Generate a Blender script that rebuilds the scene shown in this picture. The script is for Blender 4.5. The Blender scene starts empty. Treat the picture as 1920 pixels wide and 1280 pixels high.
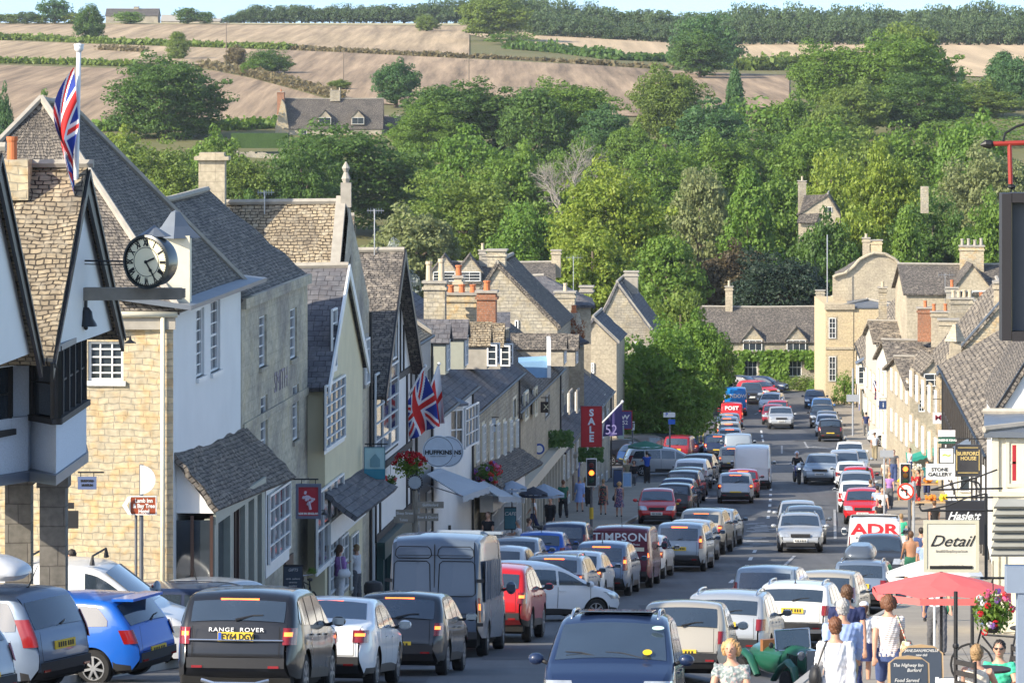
import bpy, bmesh, math, random
import numpy as np
from mathutils import Vector, Matrix, Euler
R=math.radians
random.seed(7)
C=bpy.context.scene.collection
TS=bpy.data.scenes.new('workshop')
def evald(o,keep=False):
    TS.collection.objects.link(o)
    with bpy.context.temp_override(scene=TS,view_layer=TS.view_layers[0]):
        dg=bpy.context.evaluated_depsgraph_get(); me=bpy.data.meshes.new_from_object(o.evaluated_get(dg))
    bpy.data.objects.remove(o); return me
FPX=8000.0; HY=100.0
def P(px,py,Y): return Vector(((px-960)/FPX*Y, Y, -(py-HY)/FPX*Y))
def lerp(a,b,t): return a+(b-a)*t
def interp(tab,x):
    if x<=tab[0][0]: 
        a,b=tab[0],tab[1]; return a[1]+(b[1]-a[1])*(x-a[0])/(b[0]-a[0])
    for a,b in zip(tab,tab[1:]):
        if x<=b[0]: return a[1]+(b[1]-a[1])*(x-a[0])/(b[0]-a[0])
    return tab[-1][1]
def sstep(t):
    t=max(0,min(1,t)); return t*t*(3-2*t)
# ---------------------------------------------------------------- materials
MATS={}
def newmat(name):
    m=bpy.data.materials.new(name); m.use_nodes=True
    nt=m.node_tree; b=nt.nodes['Principled BSDF']; return m,nt,b
def N(nt,t,**k):
    n=nt.nodes.new(t)
    for a,v in k.items():
        if a in n.inputs: n.inputs[a].default_value=v
        else: setattr(n,a,v)
    return n
def c4(c): return (c[0],c[1],c[2],1)
def mat(name,col,rough=.6,metal=0,var=.12,scale=6,bump=0,spec=.5,coat=0,emit=None,es=0,alpha=1,trans=0):
    """plain surface with a little procedural variation in tone"""
    if name in MATS: return MATS[name]
    m,nt,b=newmat(name); L=nt.links
    tc=N(nt,'ShaderNodeTexCoord'); no=N(nt,'ShaderNodeTexNoise'); no.inputs['Scale'].default_value=scale; no.inputs['Detail'].default_value=4
    L.new(tc.outputs['Object'],no.inputs['Vector'])
    mx=N(nt,'ShaderNodeMix',data_type='RGBA'); 
    mx.inputs[6].default_value=c4([c*(1-var) for c in col]); mx.inputs[7].default_value=c4([min(1,c*(1+var)) for c in col])
    L.new(no.outputs['Fac'],mx.inputs[0]); L.new(mx.outputs[2],b.inputs['Base Color'])
    b.inputs['Roughness'].default_value=rough; b.inputs['Metallic'].default_value=metal
    b.inputs['Specular IOR Level'].default_value=spec; b.inputs['Coat Weight'].default_value=coat; b.inputs['Coat Roughness'].default_value=.06
    b.inputs['Transmission Weight'].default_value=trans
    if emit: b.inputs['Emission Color'].default_value=c4(emit); b.inputs['Emission Strength'].default_value=es
    if bump:
        bu=N(nt,'ShaderNodeBump'); bu.inputs['Strength'].default_value=bump; bu.inputs['Distance'].default_value=.02
        L.new(no.outputs['Fac'],bu.inputs['Height']); L.new(bu.outputs[0],b.inputs['Normal'])
    MATS[name]=m; return m
def brickmat(name,c1,c2,cm,bw,bh,mortar=.012,stain=(.1,.09,.08),stainamt=.5,bump=.6,rough=.9,distort=.05,freq=.35,bias=0,mot=7,c3=None,c3amt=.3):
    if name in MATS: return MATS[name]
    m,nt,b=newmat(name); L=nt.links
    tc=N(nt,'ShaderNodeTexCoord')
    nd=N(nt,'ShaderNodeTexNoise'); nd.inputs['Scale'].default_value=2.3; nd.inputs['Detail'].default_value=3
    L.new(tc.outputs['UV'],nd.inputs['Vector'])
    sub=N(nt,'ShaderNodeVectorMath',operation='SUBTRACT'); sub.inputs[1].default_value=(.5,.5,.5); L.new(nd.outputs['Color'],sub.inputs[0])
    sc=N(nt,'ShaderNodeVectorMath',operation='SCALE'); sc.inputs['Scale'].default_value=distort*2; L.new(sub.outputs[0],sc.inputs[0])
    ad=N(nt,'ShaderNodeVectorMath',operation='ADD'); L.new(tc.outputs['UV'],ad.inputs[0]); L.new(sc.outputs[0],ad.inputs[1])
    br=N(nt,'ShaderNodeTexBrick'); br.offset=.43; br.squash=.72; br.squash_frequency=3; br.inputs['Scale'].default_value=1; br.inputs['Brick Width'].default_value=bw; br.inputs['Row Height'].default_value=bh
    br.inputs['Mortar Size'].default_value=mortar; br.inputs['Mortar Smooth'].default_value=.4; br.inputs['Bias'].default_value=bias
    br.inputs['Color1'].default_value=c4(c1); br.inputs['Color2'].default_value=c4(c2); br.inputs['Mortar'].default_value=c4(cm)
    L.new(ad.outputs[0],br.inputs['Vector'])
    out=br.outputs['Color']
    n0=N(nt,'ShaderNodeTexNoise'); n0.inputs['Scale'].default_value=1/bw*.9; n0.inputs['Detail'].default_value=2; L.new(ad.outputs[0],n0.inputs['Vector'])
    if c3:
        r0=N(nt,'ShaderNodeValToRGB'); r0.color_ramp.elements[0].position=.5; r0.color_ramp.elements[1].position=.62; L.new(n0.outputs['Fac'],r0.inputs[0])
        mu=N(nt,'ShaderNodeMath',operation='MULTIPLY'); mu.inputs[1].default_value=c3amt; L.new(r0.outputs[0],mu.inputs[0])
        mx=N(nt,'ShaderNodeMix',data_type='RGBA'); mx.inputs[7].default_value=c4(c3); L.new(mu.outputs[0],mx.inputs[0]); L.new(out,mx.inputs[6]); out=mx.outputs[2]
    n1=N(nt,'ShaderNodeTexNoise'); n1.inputs['Scale'].default_value=freq; n1.inputs['Detail'].default_value=8; n1.inputs['Roughness'].default_value=.65
    L.new(tc.outputs['UV'],n1.inputs['Vector'])
    r1=N(nt,'ShaderNodeValToRGB'); r1.color_ramp.elements[0].position=.42; r1.color_ramp.elements[1].position=.66; L.new(n1.outputs['Fac'],r1.inputs[0])
    mu1=N(nt,'ShaderNodeMath',operation='MULTIPLY'); mu1.inputs[1].default_value=stainamt; L.new(r1.outputs[0],mu1.inputs[0])
    m2=N(nt,'ShaderNodeMix',data_type='RGBA'); m2.inputs[7].default_value=c4(stain); L.new(mu1.outputs[0],m2.inputs[0]); L.new(out,m2.inputs[6])
    n2=N(nt,'ShaderNodeTexNoise'); n2.inputs['Scale'].default_value=mot; n2.inputs['Detail'].default_value=6; L.new(tc.outputs['UV'],n2.inputs['Vector'])
    hs=N(nt,'ShaderNodeHueSaturation'); mr=N(nt,'ShaderNodeMapRange'); mr.inputs[3].default_value=.5; mr.inputs[4].default_value=1.5
    L.new(n2.outputs['Fac'],mr.inputs[0]); L.new(mr.outputs[0],hs.inputs['Value']); L.new(m2.outputs[2],hs.inputs['Color']); L.new(hs.outputs[0],b.inputs['Base Color'])
    b.inputs['Roughness'].default_value=rough; b.inputs['Specular IOR Level'].default_value=.25
    if bump:
        s1=N(nt,'ShaderNodeMath',operation='MULTIPLY_ADD'); s1.inputs[1].default_value=-1.0; L.new(br.outputs['Fac'],s1.inputs[0])
        k=N(nt,'ShaderNodeMath',operation='MULTIPLY'); k.inputs[1].default_value=1.3; L.new(n0.outputs['Fac'],k.inputs[0]); L.new(k.outputs[0],s1.inputs[2])
        bu=N(nt,'ShaderNodeBump'); bu.inputs['Strength'].default_value=bump; bu.inputs['Distance'].default_value=.04
        L.new(s1.outputs[0],bu.inputs['Height']); L.new(bu.outputs[0],b.inputs['Normal'])
    MATS[name]=m; return m
def foliage(name,c1,c2,scale=.6,trans=.3):
    if name in MATS: return MATS[name]
    m,nt,b=newmat(name); L=nt.links
    geo=N(nt,'ShaderNodeNewGeometry'); no=N(nt,'ShaderNodeTexNoise'); no.inputs['Scale'].default_value=scale; no.inputs['Detail'].default_value=3
    L.new(geo.outputs['Position'],no.inputs['Vector'])
    wn=N(nt,'ShaderNodeTexNoise'); wn.inputs['Scale'].default_value=3.5; L.new(geo.outputs['Position'],wn.inputs['Vector'])
    av=N(nt,'ShaderNodeMath',operation='ADD'); L.new(no.outputs['Fac'],av.inputs[0]); L.new(wn.outputs['Fac'],av.inputs[1])
    mr=N(nt,'ShaderNodeMapRange'); mr.inputs[1].default_value=.72; mr.inputs[2].default_value=1.28; L.new(av.outputs[0],mr.inputs[0])
    mx=N(nt,'ShaderNodeMix',data_type='RGBA'); mx.inputs[6].default_value=c4(c1); mx.inputs[7].default_value=c4(c2); L.new(mr.outputs[0],mx.inputs[0])
    L.new(mx.outputs[2],b.inputs['Base Color']); b.inputs['Roughness'].default_value=.55; b.inputs['Specular IOR Level'].default_value=.3
    tr=N(nt,'ShaderNodeBsdfTranslucent'); hs=N(nt,'ShaderNodeHueSaturation'); hs.inputs['Value'].default_value=1.6; hs.inputs['Hue'].default_value=.485
    L.new(mx.outputs[2],hs.inputs['Color']); L.new(hs.outputs[0],tr.inputs['Color'])
    ms=N(nt,'ShaderNodeMixShader'); ms.inputs[0].default_value=trans
    L.new(b.outputs[0],ms.inputs[1]); L.new(tr.outputs[0],ms.inputs[2]); L.new(ms.outputs[0],nt.nodes['Material Output'].inputs['Surface'])
    MATS[name]=m; return m
# ---------------------------------------------------------------- mesh builder
class MB:
    def __init__(s): s.v=[]; s.f=[]; s.m=[]; s.uv=[]
    def vs(s,pts):
        i=len(s.v); s.v.extend([tuple(p) for p in pts]); return i
    def poly(s,pts,m=0,uv=None):
        i=s.vs(pts); n=len(pts); s.f.append(tuple(range(i,i+n))); s.m.append(m)
        if uv is None:
            a=Vector(pts[0]); 
            nrm=Vector((0,0,0))
            for k in range(n):
                p=Vector(pts[k]); q=Vector(pts[(k+1)%n]); nrm+=p.cross(q)
            if nrm.length<1e-9: nrm=Vector((0,0,1))
            nrm.normalize()
            if abs(nrm.z)>.95: ax=Vector((1,0,0))
            else: ax=Vector((0,0,1)).cross(nrm).normalized()
            ay=nrm.cross(ax)
            uv=[(Vector(p).dot(ax),Vector(p).dot(ay)) for p in pts]
        s.uv.append(uv)
    def box(s,c,d,rz=0,m=0,M=None,taper=1):
        hx,hy,hz=d[0]/2,d[1]/2,d[2]/2
        q=[Vector((x*hx*(taper if z>0 else 1),y*hy*(taper if z>0 else 1),z*hz)) for z in(-1,1) for x,y in((-1,-1),(1,-1),(1,1),(-1,1))]
        T=M if M is not None else Matrix.Translation(Vector(c))@Matrix.Rotation(rz,4,'Z')
        q=[T@p for p in q]
        for a in((3,2,1,0),(4,5,6,7),(0,1,5,4),(1,2,6,5),(2,3,7,6),(3,0,4,7)): s.poly([q[k] for k in a],m)
    def prism(s,pts,d,m=0,msides=None):
        """polygon pts (3d) extruded along vector d"""
        d=Vector(d); a=[Vector(p) for p in pts]; b=[p+d for p in a]
        nrm=Vector((0,0,0))
        for k in range(len(a)): nrm+=a[k].cross(a[(k+1)%len(a)])
        if nrm.dot(d)>0: a,b=b,a
        s.poly(a,m); s.poly(b[::-1],m)
        for k in range(len(a)):
            j=(k+1)%len(a); s.poly([a[j],a[k],b[k],b[j]],m if msides is None else msides)
    def tube(s,pts,rad,n=8,m=0,cap=True,ry=None,up=None):
        pts=[Vector(p) for p in pts]; K=len(pts)
        if not hasattr(rad,'__len__'): rad=[rad]*K
        if ry is None: ry=rad
        rings=[]; prev=None
        for k in range(K):
            t=(pts[min(k+1,K-1)]-pts[max(k-1,0)])
            if t.length<1e-9: t=Vector((0,0,1))
            t.normalize()
            if prev is None:
                ref=Vector(up) if up else (Vector((1,0,0)) if abs(t.x)<.9 else Vector((0,1,0)))
                a=(ref-t*ref.dot(t)).normalized()
            else:
                a=(prev-t*prev.dot(t)).normalized()
            prev=a; b=t.cross(a)
            rings.append(s.vs([pts[k]+a*math.cos(2*math.pi*j/n)*rad[k]+b*math.sin(2*math.pi*j/n)*ry[k] for j in range(n)]))
        for k in range(K-1):
            for j in range(n):
                j2=(j+1)%n
                s.f.append((rings[k]+j,rings[k]+j2,rings[k+1]+j2,rings[k+1]+j)); s.m.append(m)
                s.uv.append([(j/n,k),((j+1)/n,k),((j+1)/n,k+1),(j/n,k+1)])
        if cap:
            s.f.append(tuple(rings[0]+j for j in range(n-1,-1,-1))); s.m.append(m); s.uv.append([(0,0)]*n)
            s.f.append(tuple(rings[-1]+j for j in range(n))); s.m.append(m); s.uv.append([(0,0)]*n)
    def lathe(s,prof,o=(0,0,0),n=16,m=0,M=None,cap=True):
        """prof (r,z) list around z"""
        T=M if M is not None else Matrix.Translation(Vector(o))
        rs=[s.vs([T@Vector((r*math.cos(2*math.pi*j/n),r*math.sin(2*math.pi*j/n),z)) for j in range(n)]) for r,z in prof]
        for k in range(len(prof)-1):
            for j in range(n):
                j2=(j+1)%n; s.f.append((rs[k]+j,rs[k]+j2,rs[k+1]+j2,rs[k+1]+j)); s.m.append(m)
                s.uv.append([(j/n,k),((j+1)/n,k),((j+1)/n,k+1),(j/n,k+1)])
        if not cap: return
        s.f.append(tuple(rs[0]+j for j in range(n-1,-1,-1))); s.m.append(m); s.uv.append([(0,0)]*n)
        s.f.append(tuple(rs[-1]+j for j in range(n))); s.m.append(m); s.uv.append([(0,0)]*n)
    def grid(s,fn,nu,nv,m=0,close=False):
        i=s.vs([fn(u/nu,v/nv) for v in range(nv+1) for u in range(nu+1)])
        for v in range(nv):
            for u in range(nu):
                a=i+v*(nu+1)+u; s.f.append((a,a+1,a+nu+2,a+nu+1)); s.m.append(m(u/nu,v/nv) if callable(m) else m)
                s.uv.append([(u/nu,v/nv),((u+1)/nu,v/nv),((u+1)/nu,(v+1)/nv),(u/nu,(v+1)/nv)])
    def blob(s,c,r,n=10,k=7,m=0):
        c=Vector(c); r=(r,r,r) if not hasattr(r,'__len__') else r
        s.lathe_e=None
        rs=[]
        for a in range(1,k):
            t=math.pi*a/k
            rs.append(s.vs([c+Vector((r[0]*math.sin(t)*math.cos(2*math.pi*j/n),r[1]*math.sin(t)*math.sin(2*math.pi*j/n),-r[2]*math.cos(t))) for j in range(n)]))
        b=s.vs([c-Vector((0,0,r[2]))]); tp=s.vs([c+Vector((0,0,r[2]))])
        for a in range(len(rs)-1):
            for j in range(n):
                j2=(j+1)%n; s.f.append((rs[a]+j,rs[a]+j2,rs[a+1]+j2,rs[a+1]+j)); s.m.append(m); s.uv.append([(0,0)]*4)
        for j in range(n):
            j2=(j+1)%n
            s.f.append((b,rs[0]+j2,rs[0]+j)); s.m.append(m); s.uv.append([(0,0)]*3)
            s.f.append((tp,rs[-1]+j,rs[-1]+j2)); s.m.append(m); s.uv.append([(0,0)]*3)
    def mesh(s,name,mats,smooth=False,weld=False):
        me=bpy.data.meshes.new(name); me.from_pydata(s.v,[],s.f)
        for x in mats: me.materials.append(x)
        me.polygons.foreach_set('material_index',s.m)
        ul=me.uv_layers.new(name='UVMap'); flat=[c for f in s.uv for p in f for c in p]
        if len(flat)==len(ul.data)*2: ul.data.foreach_set('uv',flat)
        if weld:
            bm=bmesh.new(); bm.from_mesh(me); bmesh.ops.remove_doubles(bm,verts=bm.verts,dist=.0008); bm.to_mesh(me); bm.free()
        if smooth:
            me.polygons.foreach_set('use_smooth',[True]*len(me.polygons))
            if smooth!=1:
                try: me.set_sharp_from_angle(angle=R(smooth))
                except Exception: pass
        me.update(); return me
    def build(s,name,mats,parent=None,smooth=False,weld=False,local=False):
        if not isinstance(mats,(list,tuple)): mats=[mats]
        me=s.mesh(name,mats,smooth,weld)
        return link(name,me,parent,local)
def link(name,me,parent=None,local=False):
    o=bpy.data.objects.new(name,me); C.objects.link(o)
    if parent:
        o.parent=parent
        if not local: o.matrix_parent_inverse=root_inv(parent)
    return o
def root_inv(p):
    M=Matrix.Identity(4); q=p; ch=[]
    while q: ch.append(q); q=q.parent
    for q in reversed(ch): M=M@q.matrix_parent_inverse@Matrix.LocRotScale(q.location,q.rotation_euler,q.scale)
    return M.inverted()
def tag(o,label=None,cat=None,group=None,kind=None):
    if label: o['label']=label
    if cat: o['category']=cat
    if group: o['group']=group
    if kind: o['kind']=kind
    return o
def thing(name,label,cat,loc=(0,0,0),rz=0,group=None):
    o=bpy.data.objects.new(name,None); C.objects.link(o); o.location=loc; o.rotation_euler=(0,0,rz); o.empty_display_size=.2
    return tag(o,label,cat,group)
def solo(mb,name,mats,label,cat,base,group=None,smooth=False):
    """one-mesh thing whose origin is its base"""
    b=Vector(base); mb.v=[tuple(Vector(p)-b) for p in mb.v]
    o=mb.build(name,mats,None,smooth); o.location=b; return tag(o,label,cat,group)
def text_mb(body,size,M,shear=0,extr=.004,sx=1,align='CENTER',bold=0,space=1):
    cu=bpy.data.curves.new('t','FONT'); cu.body=body; cu.size=size; cu.shear=shear; cu.extrude=extr; cu.align_x=align; cu.align_y='CENTER'; cu.offset=bold; cu.space_character=space; cu.space_line=.8; cu.resolution_u=3
    o=bpy.data.objects.new('t',cu); me=evald(o)
    mb=MB(); T=M@Matrix.Diagonal((sx,1,1,1))
    vs=[T@v.co for v in me.vertices]
    for p in me.polygons: 
        mb.f.append(tuple(p.vertices)); mb.m.append(0); mb.uv.append([(0,0)]*len(p.vertices))
    mb.v=[tuple(v) for v in vs]
    bpy.data.curves.remove(cu); bpy.data.meshes.remove(me)
    return mb
def frame_M(o,xdir,updir=(0,0,1)):
    """matrix whose x axis is xdir, y axis is up, z = normal"""
    x=Vector(xdir).normalized(); u=Vector(updir); z=x.cross(u).normalized(); y=z.cross(x)
    M=Matrix((x,y,z)).transposed().to_4x4(); M.translation=Vector(o); return M
# shared materials
glass=mat('window_glass',(.035,.045,.055),.06,spec=.9,var=.5,scale=1.5)
white=mat('white_paint',(.78,.78,.76),.5)
black=mat('black_paint',(.015,.015,.017),.45)
iron=mat('wrought_iron',(.012,.012,.013),.5)
lead=mat('lead_sheet',(.13,.15,.18),.45,var=.25,scale=2)
wood_dark=mat('dark_timber',(.03,.026,.024),.7,var=.4,scale=3,bump=.4)
cream=mat('cream_paint',(.72,.66,.5),.5)
render_white=mat('white_render',(.76,.76,.74),.85,var=.1,scale=.9)
pebble=mat('roughcast_render',(.62,.66,.72),.95,var=.16,scale=30,bump=.6)
render_cream=mat('cream_render',(.7,.61,.4),.85,var=.14,scale=1.5,bump=.1)
stone_gold=brickmat('golden_rubble_stone',(.58,.48,.31),(.48,.41,.29),(.37,.33,.25),.33,.14,.011,(.33,.3,.25),.55,.7,distort=.07,c3=(.6,.38,.15),c3amt=.55)
stone_grey=brickmat('grey_rubble_stone',(.52,.46,.35),(.4,.36,.28),(.27,.25,.21),.42,.17,.014,(.16,.14,.12),.6,.6,distort=.05,c3=(.46,.38,.24),c3amt=.5)
ashlar=brickmat('stained_ashlar_stone',(.54,.48,.36),(.47,.42,.32),(.38,.34,.27),.75,.3,.006,(.17,.155,.16),.75,.3,distort=.02,freq=.45,c3=(.5,.42,.27),c3amt=.45)
ashlar_pale=brickmat('pale_ashlar_stone',(.5,.43,.31),(.44,.38,.28),(.36,.31,.23),.6,.28,.01,(.27,.23,.18),.55,.35,distort=.01,freq=.5)
ashlar_yellow=brickmat('yellow_ashlar_stone',(.58,.47,.29),(.52,.42,.27),(.5,.4,.25),.7,.3,.006,(.5,.42,.3),.3,.2,distort=.01,freq=.5)
slate_stone=brickmat('stone_slate_roof',(.235,.205,.175),(.13,.118,.108),(.03,.028,.027),.17,.1,.013,(.07,.065,.062),.5,1.0,distort=.06,freq=.5,c3=(.36,.31,.25),c3amt=.6)
slate_warm=brickmat('warm_stone_slate_roof',(.4,.32,.21),(.28,.225,.155),(.05,.04,.03),.19,.105,.014,(.1,.085,.07),.6,1.0,distort=.09,freq=.9,c3=(.46,.4,.3),c3amt=.5)
slate_far=brickmat('lichened_stone_slate_roof',(.34,.29,.23),(.15,.13,.11),(.04,.036,.03),.34,.2,.03,(.1,.085,.07),.6,1.0,distort=.12,freq=.7,c3=(.44,.37,.28),c3amt=.7,mot=2.6)
slate_grey=brickmat('grey_slate_roof',(.16,.16,.17),(.105,.108,.12),(.04,.04,.045),.32,.22,.012,(.1,.085,.09),.5,.5,distort=.015,freq=.6,c3=(.24,.22,.21),c3amt=.35)
red_brick=brickmat('red_brick',(.4,.15,.07),(.3,.12,.06),(.3,.25,.2),.225,.075,.01,(.14,.09,.07),.4,.4,distort=.01)
terracotta=mat('terracotta',(.5,.16,.06),.8)
buff=mat('buff_clay',(.5,.42,.3),.85,var=.25)
mortar=mat('lime_mortar',(.36,.33,.28),.9,var=.3,scale=5,bump=.3)
# ---------------------------------------------------------------- ground
GR=[(-40,-1.5),(0,-3.6),(30,-6.2),(50,-8.2),(63,-9.6),(88,-12.4),(100,-13.55),(115,-15.05),(129,-16.4),(150,-18.1),(170,-19.6),(190,-20.95),(222,-22.9),(245,-24.1),(275,-25.7),(300,-27.0),(320,-28.0),(345,-28.8),(364,-29.3),(420,-30),(500,-30.2),(600,-29),(700,-24.5),(800,-19),(900,-13.5)]
FL=GR+[(1000,-9),(1200,-3),(1400,3),(1600,9),(1720,12),(1900,12.5),(9000,12)]
FR=GR+[(1000,-10.2),(1200,-6),(1400,-.9),(1500,2.6),(1700,4.6),(1900,5),(9000,5)]
KL=[(20,-13),(60,-9),(85,-5.6),(100,-4.2),(115,-3.1),(130,-1.9),(150,.1),(170,2.8),(190,5.2),(210,7.6),(240,10.3),(270,11.7),(300,12.9),(345,15.2),(372,16.5)]
ROW=[(60,2.4),(92,4.6),(105,6.9),(125,10.2),(150,12.7),(190,15.5),(222,17.9),(245,19.5),(292,21.8),(345,24.5),(372,25.8)]
KR=[(20,1.0),(50,2.9),(60,3.6),(84,6.25),(92,6.9),(105,8.7),(125,11.6),(150,13.9),(190,16.7),(222,19.0),(245,20.6),(292,22.9),(345,25.6),(372,26.8)]
FRT=[(20,5.2),(50,6.9),(60,7.5),(80,9.3),(95,11.2),(110,13.2),(125,14.8),(150,17.0),(190,19.5),(222,21.3),(245,22.6),(292,25.1),(345,28.0),(372,29.6)]
DROP=[(40,.3),(60,.5),(92,.8),(105,.7),(125,.5),(150,.15),(170,0),(400,0)]
def g0(Z): return interp(GR,Z)
def FLX(Z): return -15.4+.088*Z
def groad(X,Z):
    kr=interp(KR,Z); xc=kr-5.0
    return g0(Z)-interp(DROP,Z)*sstep((X-xc)/(kr-xc)) if X>xc else g0(Z)
def gH(X,Z):
    """height one stands on"""
    if Z<374:
        if interp(KL,Z)<=X<=interp(KR,Z): return groad(X,Z)
        return g0(Z)+.12
    return terr(X,Z)
def terr(X,Z):
    if Z<420: return lerp(g0(Z)-1.4, g0(Z), sstep((Z-376)/40))
    r=sstep((960+FPX*X/Z-900)/500)
    return lerp(interp(FL,Z),interp(FR,Z),r)
def GP(px,py,fn=None,lo=40,hi=372):
    fn=fn or gH
    for _ in range(50):
        z=(lo+hi)/2; X=(px-960)/FPX*z; row=HY-fn(X,z)*FPX/z
        if row>py: lo=z
        else: hi=z
    z=(lo+hi)/2; X=(px-960)/FPX*z; return Vector((X,z,fn(X,z)))
def TP(px,py): return GP(px,py,terr,520,1719)
def groundmat(name,cols,scales,rough=.95,bump=.3,stripe=None):
    m,nt,b=newmat(name); L=nt.links; geo=N(nt,'ShaderNodeNewGeometry'); out=None
    for i,(a,c,s) in enumerate(cols):
        no=N(nt,'ShaderNodeTexNoise'); no.inputs['Scale'].default_value=s; no.inputs['Detail'].default_value=6; no.inputs['Roughness'].default_value=.65; L.new(geo.outputs['Position'],no.inputs['Vector'])
        mx=N(nt,'ShaderNodeMix',data_type='RGBA'); mr=N(nt,'ShaderNodeMapRange'); mr.inputs[1].default_value=.38; mr.inputs[2].default_value=.62; L.new(no.outputs['Fac'],mr.inputs[0]); L.new(mr.outputs[0],mx.inputs[0])
        if out is None: mx.inputs[6].default_value=c4(a)
        else: L.new(out,mx.inputs[6])
        mx.inputs[7].default_value=c4(c); out=mx.outputs[2]
        if out is not None and i+1<len(cols):
            # later layers only half strength
            mu=N(nt,'ShaderNodeMath',operation='MULTIPLY'); mu.inputs[1].default_value=1
    if stripe:
        ang,sc,amt,sc2=stripe
        mp=N(nt,'ShaderNodeMapping'); mp.inputs['Rotation'].default_value=(0,0,ang); L.new(geo.outputs['Position'],mp.inputs['Vector'])
        mp.inputs['Scale'].default_value=(sc,sc*.03,0)
        w=N(nt,'ShaderNodeTexNoise'); w.inputs['Scale'].default_value=1; w.inputs['Detail'].default_value=5; w.inputs['Roughness'].default_value=.7; L.new(mp.outputs[0],w.inputs['Vector'])
        mr=N(nt,'ShaderNodeMapRange'); mr.inputs[1].default_value=.3; mr.inputs[2].default_value=.7; mr.inputs[3].default_value=1-amt; mr.inputs[4].default_value=1+amt; L.new(w.outputs['Fac'],mr.inputs[0])
        hs=N(nt,'ShaderNodeHueSaturation'); L.new(out,hs.inputs['Color']); L.new(mr.outputs[0],hs.inputs['Value']); out=hs.outputs[0]
    L.new(out,b.inputs['Base Color']); b.inputs['Roughness'].default_value=rough; b.inputs['Specular IOR Level'].default_value=.2
    if bump:
        no=N(nt,'ShaderNodeTexNoise'); no.inputs['Scale'].default_value=12; no.inputs['Detail'].default_value=4; L.new(geo.outputs['Position'],no.inputs['Vector'])
        bu=N(nt,'ShaderNodeBump'); bu.inputs['Strength'].default_value=bump; bu.inputs['Distance'].default_value=.01; L.new(no.outputs['Fac'],bu.inputs['Height']); L.new(bu.outputs[0],b.inputs['Normal'])
    return m
m_grass=groundmat('dry_grass_ground',[((.12,.13,.045),(.2,.17,.08),.03),((0,0,0),(.16,.15,.06),.4)],0)
m_asph=groundmat('worn_asphalt',[((.105,.108,.115),(.14,.142,.147),.35),((0,0,0),(.12,.122,.127),1.1)],0,rough=.8,bump=.35,stripe=(R(-5),1.2,.16,0))
m_pave=groundmat('pavement_slabs',[((.3,.27,.22),(.38,.34,.27),.5),((0,0,0),(.32,.28,.235),3)],0,rough=.85,bump=.25)
m_stub=groundmat('stubble_brown',[((.34,.245,.155),(.27,.19,.12),.012),((0,0,0),(.32,.23,.145),.15)],0,stripe=(R(70),.22,.6,0))
m_stub2=groundmat('stubble_tan',[((.42,.315,.19),(.34,.25,.155),.012),((0,0,0),(.39,.29,.18),.15)],0,stripe=(R(75),.2,.5,0))
m_gold=groundmat('harvested_gold',[((.54,.4,.24),(.48,.36,.22),.01),((0,0,0),(.52,.39,.24),.1)],0,stripe=(R(80),.12,.3,0))
m_pale=groundmat('pale_headland',[((.46,.38,.22),(.36,.33,.17),.05),((0,0,0),(.42,.36,.2),.4)],0)
def sheet(name,mat_,Zs,xl,xr,hf,nx=6,kind='structure'):
    mb=MB(); n=len(Zs)
    i=mb.vs([(lerp(xl(z),xr(z),k/nx),z,hf(lerp(xl(z),xr(z),k/nx),z)) for z in Zs for k in range(nx+1)])
    for a in range(n-1):
        for k in range(nx):
            p=i+a*(nx+1)+k; mb.f.append((p,p+1,p+nx+2,p+nx+1)); mb.m.append(0); mb.uv.append([(0,0)]*4)
    return tag(mb.build(name,mat_,smooth=True),kind=kind)
Zt=[-60,-20,0,30,60,90,120,150,180,210,240,270,300,330,360,376,385,395,405,420,440,470]+[500+20*i for i in range(66)]+[1850,1950,2300,3000,4500,9000]
sheet('ground',m_grass,Zt,lambda z:-max(60,abs(z)*.35),lambda z:max(60,abs(z)*.35),terr,nx=60)
Zr=[20+4*i for i in range(89)]
sheet('road',m_asph,Zr,lambda z:interp(KL,z),lambda z:interp(KR,z),groad,nx=14)
sheet('pavement',m_pave,Zr[:54],lambda z:FLX(z)-3,lambda z:interp(KL,z)-.14,lambda x,z:g0(z)+.12,nx=3)
sheet('pavement',m_pave,Zr,lambda z:interp(KR,z)+.14,lambda z:interp(FRT,z)+3,lambda x,z:g0(z)+.12,nx=3)
sheet('side_street',m_asph,[232+4*i for i in range(36)],lambda z:-9,lambda z:interp(KL,z)-.02,lambda x,z:g0(z)-.004,nx=5)
kerbm=mat('kerb_stone',(.4,.38,.34),.85,var=.2,scale=3)
for fn,s,zs in((KL,-1,Zr[:54]),(KR,1,Zr)):
    mb=MB()
    for a,b in zip(zs,zs[1:]):
        xa,xb=interp(fn,a),interp(fn,b)
        za,zb=g0(a)+.135,g0(b)+.135
        la,lb=groad(xa,a)-.1,groad(xb,b)-.1
        o=.15*s
        mb.poly([(xa,a,za),(xb,b,zb),(xb+o,b,zb),(xa+o,a,za)][::s]); mb.poly([(xa,a,la),(xb,b,lb),(xb,b,zb),(xa,a,za)][::s]); mb.poly([(xa+o,a,za),(xb+o,b,zb),(xb+o,b,lb),(xa+o,a,la)][::s])
    tag(mb.build('kerb',kerbm),kind='structure')
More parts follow.
